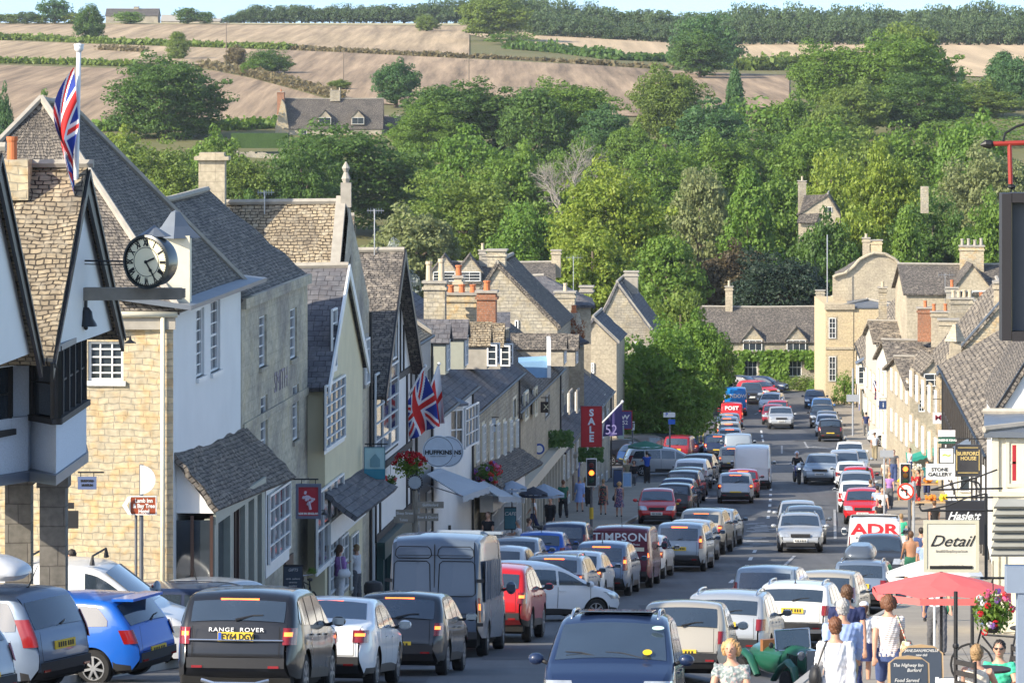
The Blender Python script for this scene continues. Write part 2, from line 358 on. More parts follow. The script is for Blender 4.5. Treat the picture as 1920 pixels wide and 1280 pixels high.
# markings
mb=MB(); r_=random.Random(4)
for i in range(26):
    z=r_.uniform(70,340); x=lerp(interp(KL,z),interp(KR,z),r_.uniform(.2,.85)); w_=r_.uniform(.5,1.6); l_=r_.uniform(1.5,7); mb.poly([(x+a*w_/2,z+b*l_/2,groad(x+a*w_/2,z+b*l_/2)+.006) for a,b in((-1,-1),(1,-1),(1,1),(-1,1))])
tag(mb.build('road_patch',mat('asphalt_patch',(.062,.065,.072),.85,var=.2,scale=2)),kind='structure')
mb=MB()
for px,py in ((1408,1100),(1447,900),(1340,1130),(1480,1075),(1440,840),(1555,985)):
    q=GP(px,py); mb.poly([(q.x+.32*math.cos(R(30*k)),q.y+.32*math.sin(R(30*k)),groad(q.x+.32*math.cos(R(30*k)),q.y+.32*math.sin(R(30*k)))+.016) for k in range(12)])
tag(mb.build('manhole_cover',mat('cast_iron_cover',(.05,.045,.04),.6,var=.3,scale=20)),kind='structure')
m_line=mat('road_paint_white',(.62,.62,.6),.7,var=.3,scale=9); m_worn=mat('worn_road_paint',(.34,.345,.35),.75,var=.4,scale=12); m_yel=mat('road_paint_yellow',(.55,.42,.1),.7,var=.3)
def ribbon(mb,pts,w):
    for a,b in zip(pts,pts[1:]):
        a,b=Vector(a),Vector(b); d=(b-a); n=Vector((d.y,-d.x,0)).normalized()*w/2; e=Vector((0,0,.012))
        mb.poly([a-n+e,a+n+e,b+n+e,b-n+e])
mb=MB()
for z in [138,144,150,156.5,163,195,201,207,213,219,225,276,284,292,300,308]:
    zz=z+2.6 if z<230 else z+5
    cx=lambda q: interp([(60,1.2),(130,6.3),(150,8.2),(175,10.2),(195,11.7),(210,12.7),(240,14.6),(300,17.6),(350,20.2)],q)
    mm=[(cx(q),q,groad(cx(q),q)) for q in (z,(z+zz)/2,zz)]; ribbon(mb,mm,.14)
tag(mb.build('centre_line_marking',m_line),kind='structure')
mb=MB()
for z0 in (168,182):
    for i in range(11):
        z=z0+i*.85+random.uniform(-.2,.2); x0=cx(z)-1.0+random.uniform(0,.8); x1=x0+random.uniform(.5,1.1)
        ribbon(mb,[(x0,z,groad(x0,z)),(x1,z+random.uniform(-.4,.4),groad(x1,z))],.2)
for pts in ([(1462,1068),(1490,1042)],[(1570,905),(1572,960)],[(1508,828),(1515,840)],[(1515,835),(1565,842)],[(1415,777),(1432,768)],[(1300,948),(1330,930)],[(1466,835),(1466,850)],[(1565,955),(1566,1010)]):
    q=[GP(*p) for p in pts]; ribbon(mb,q,.12)
for i in range(8): 
    q=GP(1512+7*i,838+i*.6); ribbon(mb,[(q.x,q.y,q.z),(q.x+.15,q.y+.8,groad(q.x,q.y+.8))],.3)
tag(mb.build('worn_marking',m_worn),kind='structure')
mb=MB()
for dx in (.25,.5):
    ribbon(mb,[(interp(KL,z)+dx+(.6*sstep((262-z)/20)),z,g0(z)) for z in range(246,346,5)],.09)
tag(mb.build('double_yellow_line',m_yel),kind='structure')
# ---------------------------------------------------------------- far fields
def field(name,mat_,x0,x1,top,bot,nx=50,ny=8,lift=.25):
    def fn(u,v):
        px=lerp(x0,x1,u); q=TP(px,lerp(interp(bot,px),interp(top,px),v)); return (q.x,q.y,q.z+lift)
    mb=MB(); mb.grid(fn,nx,ny); return tag(mb.build(name,mat_,smooth=True),kind='structure')
hedge1=[(-60,72),(170,81),(330,86),(550,93),(640,97),(860,108),(1100,120),(1260,131),(1480,140)]
hedge2=[(-60,116),(180,123),(250,124),(400,128),(470,142),(560,166),(640,190),(760,215)]
field('stubble_field',m_stub2,-60,880,[(-60,45),(600,45),(880,47.5)],[(x,y-4) for x,y in hedge1])
field('stubble_field',m_stub2,-60,470,[(x,y+3) for x,y in hedge1],[(-60,112),(180,118),(300,120),(470,126)])
field('stubble_field',m_stub,470,1480,[(x,y+3) for x,y in hedge1],[(470,135),(560,160),(640,190),(900,212),(1200,220),(1480,200)])
field('stubble_field',m_stub,-60,640,[(x,y+6) for x,y in hedge2],[(-60,232),(300,238),(640,235)],ny=12)
field('golden_field',m_gold,880,1960,[(880,52),(1000,56),(1340,80),(1960,79)],[(880,66),(960,84),(1060,96),(1260,112),(1330,122),(1490,128),(1700,140),(1960,150)])
field('pale_grass_strip',m_pale,-60,880,[(-60,44.5),(880,46)],[(-60,47.5),(300,47),(880,50)],ny=2,lift=.4)
# ---------------------------------------------------------------- trees
rng=np.random.default_rng(11)
def leaf_mesh(name,nc,nl,leaf,shape,cr=.13,seed=1,flat=.5):
    """crown in the unit box (diameter 1, height 1, base z=0) made of leaf-sized faces gathered in clumps"""
    r=np.random.default_rng(seed); cs=[]; rad=[]
    while len(cs)<nc:
        d=r.normal(size=3); d/=np.linalg.norm(d)
        z=d[2]
        if shape=='round': p=np.array([.5*d[0],.5*d[1],.5+.47*z]); k=r.uniform(.5,.92)
        elif shape=='broad': p=np.array([.5*d[0],.5*d[1],.42+.52*z if z>0 else .42+.4*z]); k=r.uniform(.5,.94)
        elif shape=='tall':
            t=r.uniform(0,1); w=.5*math.sin(math.pi*(.12+.83*t))**.8; a=r.uniform(0,6.28); p=np.array([w*math.cos(a),w*math.sin(a),t]); k=1; p[:2]*=r.uniform(.55,1)
        elif shape=='cone':
            t=r.uniform(0,1); w=.5*(1-t)**.8+.02; a=r.uniform(0,6.28); p=np.array([w*math.cos(a),w*math.sin(a),t]); k=1; p[:2]*=r.uniform(.5,1)
        elif shape=='layer':
            t=math.floor(r.uniform(0,9))/9; w=.5*(1-t**1.6)*r.uniform(.7,1.05)+.05; a=r.uniform(0,6.28); q=r.uniform(.25,1); p=np.array([w*q*math.cos(a),w*q*math.sin(a),.06+t*.9-.07*q]); k=1
        elif shape=='box': p=np.array([r.uniform(-.5,.5),r.uniform(-.5,.5),r.uniform(.05,.95)]); k=1
        if shape in('round','broad'):
            c0=np.array([0,0,.5 if shape=='round' else .4]); p=c0+(p-c0)*k
            if shape=='broad' and z<0: p[:2]*=1.22
            # uneven outline
            p=c0+(p-c0)*(1+.13*math.sin(d[0]*7+seed)+.1*math.sin(d[1]*9+2*seed)+.08*math.sin(d[2]*8))
        cs.append(p); rad.append(cr*r.uniform(.55,1.3))
    cs=np.array(cs); rad=np.array(rad); n=nc*nl
    idx=np.repeat(np.arange(nc),nl)
    d=r.normal(size=(n,3)); d/=np.linalg.norm(d,axis=1)[:,None]; d[:,2]*=np.where(d[:,2]<0,.5,1)
    sq=np.array([1,1,flat])
    pos=cs[idx]+d*sq*(rad[idx]*r.uniform(.55,1.05,n)**.5)[:,None]
    nr=d+r.normal(scale=.55,size=(n,3))+np.array([0,0,.35]); nr/=np.linalg.norm(nr,axis=1)[:,None]
    t=np.cross(nr,r.normal(size=(n,3))); t/=np.linalg.norm(t,axis=1)[:,None]; b=np.cross(nr,t)
    s=(leaf*r.uniform(.6,1.3,n))[:,None]
    v=np.empty((n,4,3)); v[:,0]=pos-t*s*.5; v[:,1]=pos+b*s*.4; v[:,2]=pos+t*s*.6; v[:,3]=pos-b*s*.4
    me=bpy.data.meshes.new(name); me.vertices.add(n*4); me.vertices.foreach_set('co',v.reshape(-1))
    me.loops.add(n*4); me.loops.foreach_set('vertex_index',np.arange(n*4)); me.polygons.add(n)
    me.polygons.foreach_set('loop_start',np.arange(0,n*4,4)); me.polygons.foreach_set('loop_total',np.full(n,4))
    me.materials.append(None); me.update(); me.validate(); return me
LM={}
def crown_mesh(k):
    if k not in LM:
        sp={'A':('round',210,95,.034,.12),'B':('round',220,95,.032,.11),'C':('broad',210,95,.033,.12),'D':('tall',190,70,.038,.13),'E':('cone',200,65,.036,.11),'L':('layer',520,70,.024,.06),
            'big':('round',420,95,.023,.09),'big2':('broad',420,95,.023,.09),'far':('round',70,45,.065,.18),'far2':('broad',75,45,.065,.18),'bush':('broad',45,55,.055,.2),'box':('box',60,60,.035,.2)}[k]
        LM[k]=leaf_mesh('leaves',sp[1],sp[2],sp[3],sp[0],sp[4],seed=len(LM)+3,flat=.28 if k=='L' else .8)
    return LM[k]
bark=mat('bark',(.12,.095,.07),.9,var=.3,scale=4,bump=.5)
_tr={}
def trunk_mesh(v):
    if v in _tr: return _tr[v]
    r=random.Random(v); mb=MB(); mb.tube([(0,0,0),(.02,0,.3),(.0,.02,.6),(.01,0,.85)],[.06,.042,.03,.012],7)
    for i in range(7):
        a=r.uniform(0,6.28); z=r.uniform(.25,.6); l=r.uniform(.2,.36)
        mb.tube([(0,0,z),(math.cos(a)*l*.5,math.sin(a)*l*.5,z+.1),(math.cos(a)*l,math.sin(a)*l,z+.24)],[.022,.014,.004],5)
    _tr[v]=mb.mesh('trunk',[bark],True); return _tr[v]
FOL={
'dark':foliage('leaf_dark_green',(.045,.1,.02),(.115,.2,.035)),
'mid':foliage('leaf_mid_green',(.075,.15,.022),(.18,.28,.04)),
'bright':foliage('leaf_bright_green',(.075,.16,.022),(.17,.28,.04)),
'lime':foliage('leaf_yellow_green',(.11,.18,.02),(.28,.34,.045)),
'olive':foliage('leaf_olive',(.095,.15,.027),(.2,.27,.048)),
'willow':foliage('leaf_grey_green',(.15,.18,.07),(.25,.28,.11)),
'conif':foliage('leaf_blue_green',(.05,.12,.04),(.1,.19,.055)),
'yew':foliage('leaf_blackish_green',(.015,.032,.018),(.03,.052,.026),trans=.1),
'brown':foliage('leaf_bronze',(.075,.055,.03),(.12,.095,.04)),
'wood':foliage('leaf_distant_wood',(.07,.12,.05),(.12,.18,.07)),
'yellow':foliage('leaf_gold',(.35,.28,.03),(.5,.4,.05)),
'tan':foliage('leaf_dry_brown',(.16,.125,.06),(.2,.17,.08)),
'silver':foliage('leaf_silver',(.25,.28,.24),(.4,.42,.36)),
}
def tree(px,Z,top,w,kind,fol,label,cat='tree',group=None,name='broadleaf_tree',low=.0,X=None,base=None,rz=None):
    """px/Z: where it stands; top: row its crown reaches; w: crown width in photo pixels"""
    X=(px-960)/FPX*Z if X is None else X
    zb=(terr(X,Z) if Z>374 else g0(Z)) if base is None else base
    h=-(top-HY)/FPX*Z-zb; wm=w/FPX*Z
    t=thing(name,label,cat,(X,Z,zb-.1),random.uniform(0,6.28) if rz is None else rz,group)
    tr=link('trunk',trunk_mesh(int(px)%3),t,True); tr.scale=(min(wm*.9,9),min(wm*.9,9),h*.9)
    cr=link('crown',crown_mesh(kind),t,True); cr.scale=(wm*1.06,wm*1.06,h*(1-low)*1.02); cr.location=(0,0,h*low)
    cr.material_slots[0].link='OBJECT'; cr.material_slots[0].material=FOL[fol]
    return t
# ---------------------------------------------------------------- building kit
class Pl:
    """vertical wall plane through two ground points, outward normal to the given side"""
    def __init__(s,A,B,flip=1):
        s.O=Vector((A[0],A[1],0)); e=Vector((B[0],B[1],0))-s.O; s.L=e.length; s.d=e.normalized(); s.n=Vector((s.d.y,-s.d.x,0))*flip
    def q(s,u,z,t=0): return s.O+s.d*u+s.n*t+Vector((0,0,z))
    def uv(s,px,py):
        r=Vector(((px-960)/FPX,1,-(py-HY)/FPX)); t=s.O.dot(s.n)/r.dot(s.n); p=r*t; return (p-s.O).dot(s.d),p.z
    def rect(s,px0,px1,py0,py1):
        pm=(py0+py1)/2; u0=s.uv(px0,pm)[0]; u1=s.uv(px1,pm)[0]; m=(px0+px1)/2; z1=s.uv(m,py0)[1]; z0=s.uv(m,py1)[1]
        return (min(u0,u1),max(u0,u1),z0,z1)
def holed(mb,pl,u0,u1,z0,z1,holes,m=0,reveal=.14,mr=0):
    hs=[(max(a,u0+.02),min(b,u1-.02),max(c,z0+.02),min(d,z1-.02)) for a,b,c,d in holes]; hs=[h for h in hs if h[1]-h[0]>.05 and h[3]-h[2]>.05]
    us=sorted({u0,u1,*[h[0] for h in hs],*[h[1] for h in hs]}); zs=sorted({z0,z1,*[h[2] for h in hs],*[h[3] for h in hs]})
    for a,b in zip(us,us[1:]):
        for c,d in zip(zs,zs[1:]):
            mu,mz=(a+b)/2,(c+d)/2
            if any(h[0]<mu<h[1] and h[2]<mz<h[3] for h in hs): continue
            quad(mb,pl,a,b,c,d,0,m)
    for a,b,c,d in hs:
        for p,q_ in (((a,c),(b,c)),((b,c),(b,d)),((b,d),(a,d)),((a,d),(a,c))):
            mb.poly([pl.q(p[0],p[1]),pl.q(q_[0],q_[1]),pl.q(q_[0],q_[1],-reveal),pl.q(p[0],p[1],-reveal)],mr)
    return hs
def quad(mb,pl,a,b,c,d,t=0,m=0):
    P4=[pl.q(a,c,t),pl.q(b,c,t),pl.q(b,d,t),pl.q(a,d,t)]
    nn=(P4[1]-P4[0]).cross(P4[3]-P4[0])
    if nn.dot(pl.n)<0: P4=P4[::-1]
    mb.poly(P4,m)
def pbox(mb,pl,a,b,c,d,t0,t1,m=0):
    """box on a wall plane from offset t0 to t1"""
    mb.prism([pl.q(a,c,t0),pl.q(b,c,t0),pl.q(b,d,t0),pl.q(a,d,t0)],pl.n*(t1-t0),m)
def window(par,pl,r,nx=2,ny=3,fm=white,t=-.12,fw=.055,sill=None,surround=None,name='window',gm=None,bw=.03):
    a,b,c,d=r
    mb=MB(); pbox(mb,pl,a,b,c,d,t-.03,t); w=mb.build(name,gm or glass,par)
    mb=MB()
    for x0,x1,y0,y1 in ((a,a+fw,c,d),(b-fw,b,c,d),(a+fw,b-fw,c,c+fw),(a+fw,b-fw,d-fw,d)): pbox(mb,pl,x0,x1,y0,y1,t+.002,t+.06)
    for i in range(1,nx): x=lerp(a,b,i/nx); pbox(mb,pl,x-bw/2,x+bw/2,c+fw,d-fw,t+.002,t+.045)
    for i in range(1,ny):
        y=lerp(c,d,i/ny); k=1.6 if (ny%2==0 and i==ny//2) else 1; pbox(mb,pl,a+fw,b-fw,y-bw*k/2,y+bw*k/2,t+.002,t+.04)
    mb.build('frame',fm,w)
    if sill: mb=MB(); pbox(mb,pl,a-.06,b+.06,c-.1,c,t,.07); mb.build('sill',sill,w)
    if surround:
        mb=MB()
        for x0,x1,y0,y1 in ((a-.12,a,c-.1,d+.12),(b,b+.12,c-.1,d+.12),(a,b,d,d+.12),(a,b,c-.12,c)): pbox(mb,pl,x0,x1,y0,y1,-.05,.025)
        mb.build('surround',surround,w)
    return w
def slab(mb,pts,th=.12,m=0):
    pts=[Vector(p) for p in pts]; n=(pts[1]-pts[0]).cross(pts[2]-pts[0]).normalized()
    if n.z<0: pts=pts[::-1]; n=-n
    dn=-n*th
    mb.poly(pts,m); mb.poly([p+dn for p in pts[::-1]],m)
    for k in range(len(pts)): j=(k+1)%len(pts); mb.poly([pts[j],pts[k],pts[k]+dn,pts[j]+dn],m)
def wavy(mb,a,b,c,d,nu=10,nv=8,amp=.035,m=0,seed=0):
    """roof slope a-b (eaves) to d-c (ridge) that sags a little, with a thickness"""
    r=random.Random(seed); a,b,c,d=map(Vector,(a,b,c,d)); n=(b-a).cross(d-a).normalized()
    if n.z<0: n=-n
    W=(b-a).length; S=(d-a).length
    off=[[r.uniform(-amp,amp)-(.06*math.sin(math.pi*u/nu)*(v/nv) if 1 else 0) for u in range(nu+1)] for v in range(nv+1)]
    P_=lambda u,v:(a.lerp(b,u/nu)).lerp(d.lerp(c,u/nu),v/nv)+n*off[v][u]
    for v in range(nv):
        for u in range(nu):
            q=[P_(u,v),P_(u+1,v),P_(u+1,v+1),P_(u,v+1)]; uvq=[(W*u/nu,S*v/nv),(W*(u+1)/nu,S*v/nv),(W*(u+1)/nu,S*(v+1)/nv),(W*u/nu,S*(v+1)/nv)]
            if (q[1]-q[0]).cross(q[3]-q[0]).dot(n)<0: q=q[::-1]; uvq=uvq[::-1]
            mb.poly(q,m,uvq)
    e=-n*.13
    for u in range(nu):
        mb.poly([P_(u,0),P_(u+1,0),P_(u+1,0)+e,P_(u,0)+e],m,[(W*u/nu,0),(W*(u+1)/nu,0),(W*(u+1)/nu,.1),(W*u/nu,.1)])
    for v in range(nv):
        for uu in (0,nu): mb.poly([P_(uu,v),P_(uu,v+1),P_(uu,v+1)+e,P_(uu,v)+e],m,[(S*v/nv,0),(S*(v+1)/nv,0),(S*(v+1)/nv,.1),(S*v/nv,.1)])
    mb.poly([a+e,b+e,c+e,d+e],m)
def chimney(par,X,Z,z0,z1,w,d,m,pots=2,pm=terracotta,ph=.45,cap=mortar,rz=-.088,pr=.12):
    mb=MB(); mb.box((X,Z,(z0+z1)/2),(w,d,z1-z0),rz); mb.box((X,Z,z1-.22),(w+.14,d+.14,.12),rz); ch=mb.build('chimney',m,par)
    mb=MB(); mb.box((X,Z,z1+.04),(w+.16,d+.16,.09),rz); mb.build('cap',cap,ch)
    for i in range(pots):
        t=0 if pots==1 else (i/(pots-1)-.5)*(w-.35 if w>d else 0); t2=0 if pots==1 or w>d else (i/(pots-1)-.5)*(d-.35)
        mb=MB(); h=ph*random.uniform(.85,1.15); mb.lathe([(pr,0),(pr*.85,h*.8),(pr*1.1,h*.86),(pr*1.05,h),(pr*.7,h),(pr*.65,h*.9)],(X+t,Z+t2,z1+.08),10); mb.build('chimney_pot',pm,ch,smooth=30)
    return ch
def dormer(par,X,Z,zb,w,h,out,depth,wm,rm,fm=white,nx=2,ny=3,openw=False,rh=None,cheek=None):
    """gabled dormer whose window faces the horizontal direction out"""
    o=Vector(out).normalized(); s=Vector((o.y,-o.x,0)); B=Vector((X,Z,zb)); U=Vector((0,0,1)); rh=rh or w*.5
    A=B-s*w/2; D=B+s*w/2
    mb=MB(); bk=-o*depth
    mb.prism([A,D,D+U*h,B+U*(h+rh),A+U*h],bk,0); dm=mb.build('dormer',cheek or wm,par)
    mb=MB(); e=o*.15
    for sg in (-1,1):
        p=B+s*sg*(w/2+.14)+U*(h-.13)+e; r=B+U*(h+rh+.03)+e; slab(mb,[p,r,r+bk-e*2,p+bk-e*2],.07)
    mb.build('roof',rm,dm)
    pl=Pl(A,D); 
    if pl.n.dot(o)<0: pl.n=-pl.n
    window(dm,pl,(.1,w-.1,zb+.12,zb+h-.06),nx,ny,fm,t=.02)
    if openw:
        for sg,P0 in ((-1,A),(1,D)):
            pl2=Pl(P0,P0+o*(w*.42)+s*sg*.08); window(dm,pl2,(0.02,w*.42,zb+.12,zb+h-.06),1,ny,fm,t=0,name='open_casement')
    return dm
def house(name,label,A,B,side,ze,depth,zr,wm,rm,wins=(),kind='side',apex=.5,rof=.5,oh=.22,z0=None,cat='house',coping=None,barge=None,group=None,sur=None,sill=None,fm=white,gutter=True,sw=(),ohv=None,southm=None,amp=.035):
    """side -1: stands left of the street, +1: right. A near end, B far end of its street wall"""
    pl=Pl(A,B,-side if True else 1); pl.n=Vector((pl.d.y,-pl.d.x,0))*(-side); L=pl.L
    zb=(g0(A[1])-1.8) if z0 is None else z0
    t=thing(name,label,cat,(A[0],A[1],zb),0,group)
    q=pl.q; U=Vector((0,0,1)); ohv=oh if ohv is None else ohv
    rects=[(pl.rect(*w[:4]),w) for w in wins]
    mb=MB(); holed(mb,pl,0,L,zb,ze,[r for r,w in rects])
    sp=Pl(A,tuple(q(0,0,-depth))[:2]); sp.n=-pl.d
    srects=[(sp.rect(*w[:4]),w) for w in sw]
    holed(mb,sp,0,depth,zb,ze,[r for r,w in srects],1 if southm else 0,mr=1 if southm else 0)
    np_=Pl(tuple(q(L,0,0))[:2],tuple(q(L,0,-depth))[:2]); np_.n=pl.d; quad(mb,np_,0,depth,zb,ze)
    bp=Pl(tuple(q(0,0,-depth))[:2],tuple(q(L,0,-depth))[:2]); bp.n=-pl.n; quad(mb,bp,0,L,zb,ze)
    sm=1 if southm else 0
    if kind=='side':
        for u,nn,mi in ((0,-1,sm),(L,1,0)):
            tri=[q(u,ze,0),q(u,ze,-depth),q(u,zr,-depth*rof)]
            if (tri[1]-tri[0]).cross(tri[2]-tri[0]).dot(pl.d)*nn<0: tri=tri[::-1]
            mb.poly(tri,mi)
    elif kind=='front':
        for tt in (0,-depth): 
            tri=[q(0,ze,tt),q(L,ze,tt),q(L*apex,zr,tt)]
            if (tri[1]-tri[0]).cross(tri[2]-tri[0]).dot(pl.n)*(1 if tt==0 else -1)<0: tri=tri[::-1]
            mb.poly(tri)
    mb.build('wall',[wm,southm] if southm else [wm],t)
    for r,w in rects: window(t,pl,r,*(w[4:6] if len(w)>5 else (2,4)),fm=fm,sill=sill,surround=sur)
    for r,w in srects: window(t,sp,r,*(w[4:6] if len(w)>5 else (2,4)),fm=fm,sill=sill,surround=sur)
    mb=MB(); sd=hash(name+str(int(A[1])))%1000
    if kind=='side':
        tr=-depth*rof; k=(zr-ze)/(-tr); k2=(zr-ze)/(depth+tr)
        f=[q(-ohv,ze-k*oh+.1,oh),q(L+ohv,ze-k*oh+.1,oh),q(L+ohv,zr+.12,tr),q(-ohv,zr+.12,tr)]
        g=[q(-ohv,ze-k2*oh+.1,-depth-oh),q(L+ohv,ze-k2*oh+.1,-depth-oh),q(L+ohv,zr+.12,tr),q(-ohv,zr+.12,tr)]
        wavy(mb,*f,nu=max(4,int(L)),amp=amp,seed=sd); wavy(mb,*g,nu=max(4,int(L)),amp=amp,seed=sd+1)
        rt=[q(-ohv,zr+.13,tr),q(L+ohv,zr+.13,tr)]
        edges=[(f[0],f[3]),(f[1],f[2]),(g[0],g[3]),(g[1],g[2])]; gl=(f[0],f[1])
    elif kind=='front':
        ua=L*apex; k=(zr-ze)/ua; k2=(zr-ze)/(L-ua)
        f=[q(-oh,ze-k*oh+.1,-depth),q(-oh,ze-k*oh+.1,ohv),q(ua,zr+.12,ohv),q(ua,zr+.12,-depth)]
        g=[q(L+oh,ze-k2*oh+.1,-depth),q(L+oh,ze-k2*oh+.1,ohv),q(ua,zr+.12,ohv),q(ua,zr+.12,-depth)]
        wavy(mb,*f,nu=8,amp=amp,seed=sd); wavy(mb,*g,nu=8,amp=amp,seed=sd+1)
        rt=[q(ua,zr+.13,ohv),q(ua,zr+.13,-depth)]; edges=[(f[1],f[2]),(g[1],g[2])]; gl=None
    elif kind=='hip':
        hl=min(depth*.5,L*.45); e=[q(-oh,ze,oh),q(L+oh,ze,oh),q(L+oh,ze,-depth-oh),q(-oh,ze,-depth-oh)]; r0=q(hl,zr,-depth/2); r1=q(L-hl,zr,-depth/2)
        for pts in ([e[0],e[1],r1,r0],[e[2],e[3],r0,r1],[e[3],e[0],r0,r0],[e[1],e[2],r1,r1]): wavy(mb,*pts,nu=7,amp=amp*.5,seed=sd)
        rt=[r0,r1]; edges=[(e[0],r0),(e[1],r1),(e[3],r0)]; gl=(e[0],e[1])
        mb2=MB()
        for a,b in edges: mb2.tube([a+U*.06,b+U*.06],.08,6)
        mb2.build('hip_tiles',mortar,t)
    rf=mb.build('roof',rm,t)
    mb=MB(); mb.tube([rt[0],rt[0].lerp(rt[1],.5)-U*.06,rt[1]],.09,6); mb.build('ridge_tiles',mortar,rf)
    cm=coping or barge
    if cm and kind!='hip':
        for a,b in edges[:4]:
            mb=MB(); w=pl.n if kind=='front' else pl.d
            if coping: mb.prism([a+U*.02,b+U*.02,b+U*.16,a+U*.16],-w*.28 if (kind=='front' or a in(f[1],g[1])) else w*.28)
            else:      mb.prism([a-U*.28,b-U*.28,b+U*.04,a+U*.04],w*.05)
            mb.build('coping' if coping else 'barge_board',cm,rf)
    if gutter and gl and kind=='side':
        mb=MB(); mb.tube([gl[0]+pl.n*.05-U*.05,gl[1]+pl.n*.05-U*.05],.055,6); mb.tube([q(L-.3,ze-.2,.08),q(L-.3,zb,.08)],.04,6); mb.build('gutter',iron,t)
    t['_L']=L
    return t,pl
def FL_(z,o=0): return (FLX(z)+o,z)
def FR_(z,o=0): return (interp(FRT,z)+o,z)
# ================================================================ left side of the street
timberm=mat('limewashed_timber',(.5,.5,.5),.8,var=.3,scale=8)
greenp=mat('dark_green_paint',(.02,.06,.055),.5); brownp=mat('brown_paint',(.06,.03,.022),.45); greyp=mat('grey_green_paint',(.34,.35,.29),.6)
# --- corner building with hipped roof, gold stone to the south and white render to the street
A,B=FL_(92),FL_(101.6)
cb,plc=house('corner_building','golden rubble corner building with a hipped stone slate roof and white street wall',A,B,-1,-5.55,7.2,-1.05,render_white,slate_stone,
   wins=[(368,383,578,706,2,6),(395,413,562,696,2,6)],kind='hip',z0=-14.5,sw=[(165,231,640,714,3,5)],southm=stone_gold,cat='building',oh=.15,sill=white)
mb=MB(); sp=Pl(A,(A[0]-2.3,A[1]-.0)); sp.n=Vector((0,-1,0)); 
mb.tube([sp.q(-.1,-5.62,.12),sp.q(2.6,-5.62,.12)],.07,8); mb.tube([sp.q(.22,-5.62,.1),sp.q(.22,-9.6,.1),sp.q(.22,-12.2,.1)],.05,8); mb.build('gutter',cream,cb,smooth=True)
mb=MB(); pbox(mb,sp,-.05,2.45,-5.95,-5.7,.0,.07); mb.build('cornice',mortar,cb)
# lead flat above the white wall
mb=MB(); slab(mb,[plc.q(-.3,-5.42,.45),plc.q(plc.L+1.6,-5.42,.4),plc.q(plc.L+1,-5.2,-1.2),plc.q(-.3,-5.2,-1.2)],.1); mb.build('lead_flat',lead,cb)
# stair turret behind the clock
mb=MB(); mb.box((-7.25,92.6,-4.7),(.55,.55,1.5)); c=mb.build('roof_turret',cream,cb)
mb=MB(); mb.lathe([(.55,-4.0),(.3,-3.75),(.1,-3.45),(.01,-3.4)],(-7.3,92.6,0),4); mb.build('roof',lead,c)
# lean-to shop front
mb=MB(); wavy(mb,plc.q(.35,-9.85,.95),plc.q(12.6,-10.35,.95),plc.q(10.3,-8.95,.02),plc.q(.1,-8.6,.02),nu=12,seed=4); lr=mb.build('lean_to_roof',slate_stone,cb); mb=MB(); a_=plc.q(.42,-9.95,.82); mb.prism([a_,plc.q(.42,-9.95,0),plc.q(.42,-8.75,0)],plc.d*.1); mb.build('cheek',render_white,cb)
pls=Pl(FL_(92.4,.8),FL_(99.9,.8)); pls.n=plc.n
mb=MB(); pbox(mb,pls,0,7.5,-10.2,-9.9,0,.06); pbox(mb,pls,2.4,7.5,-14.6,-12.9,-.2,0); pbox(mb,pls,0,2.4,-14.6,-13.6,-.2,0); 
for u in (0,2.2,4.4,5.8,7.0): pbox(mb,pls,u,u+.5,-13.6,-10.08,-.2,.03)
mb.build('shop_front',greyp,cb)
mb=MB(); pbox(mb,pls,.2,2.2,-13.6,-10.1,-.18,-.12); pbox(mb,pls,2.4,7.4,-13.6,-10.1,-.18,-.12); mb.build('shop_glass',glass,cb)
spb=Pl(FL_(92.4,.8),(FLX(92.4)-.1,92.4)); spb.n=Vector((0,-1,0)); 
mb=MB(); pbox(mb,spb,0.05,.9,-13.5,-10.1,0,.02); mb.build('side_glass',glass,cb)
mb=MB()
for u in (0,.42,.86): pbox(mb,spb,u,u+.07,-14.4,-10,.02,.07)
pbox(mb,spb,0,.9,-11.7,-11.63,.02,.06); pbox(mb,spb,0,.9,-12.9,-12.82,.02,.06)
for u in (2.5,3.0,3.5): pbox(mb,pls,u,u+.05,-13.6,-10.1,-.1,.03)
mb.build('shop_frame',brownp,cb)
# --- stained ashlar house
h2,pl2=house('ashlar_house','tall stained ashlar house with faded painted lettering and narrow recessed windows',FL_(101.7),FL_(113.3),-1,-5.95,5.4,-3.75,ashlar,slate_stone,
   wins=[(486,500,592,688,1,5),(544,557,578,672,1,5),(489,502,742,848,1,5),(549,561,722,825,1,5)],z0=-16.5,oh=.05,gutter=False,sill=ashlar)
mb=MB(); pbox(mb,pl2,0,pl2.L,-6.1,-5.85,0,.12); pbox(mb,pl2,.2,pl2.L,-9.05,-8.85,0,.05); pbox(mb,pl2,.4,pl2.L,-11.4,-11.25,0,.05); mb.build('string_course',ashlar,h2)
fadem=mat('faded_sign_paint',(.33,.28,.31),.95,var=.4,scale=9)
mb=text_mb('SMITH',.75,frame_M(pl2.q(6.6,-8.3,.012),pl2.d),sx=1.15,extr=.003); mb.build('faded_lettering',fadem,h2)
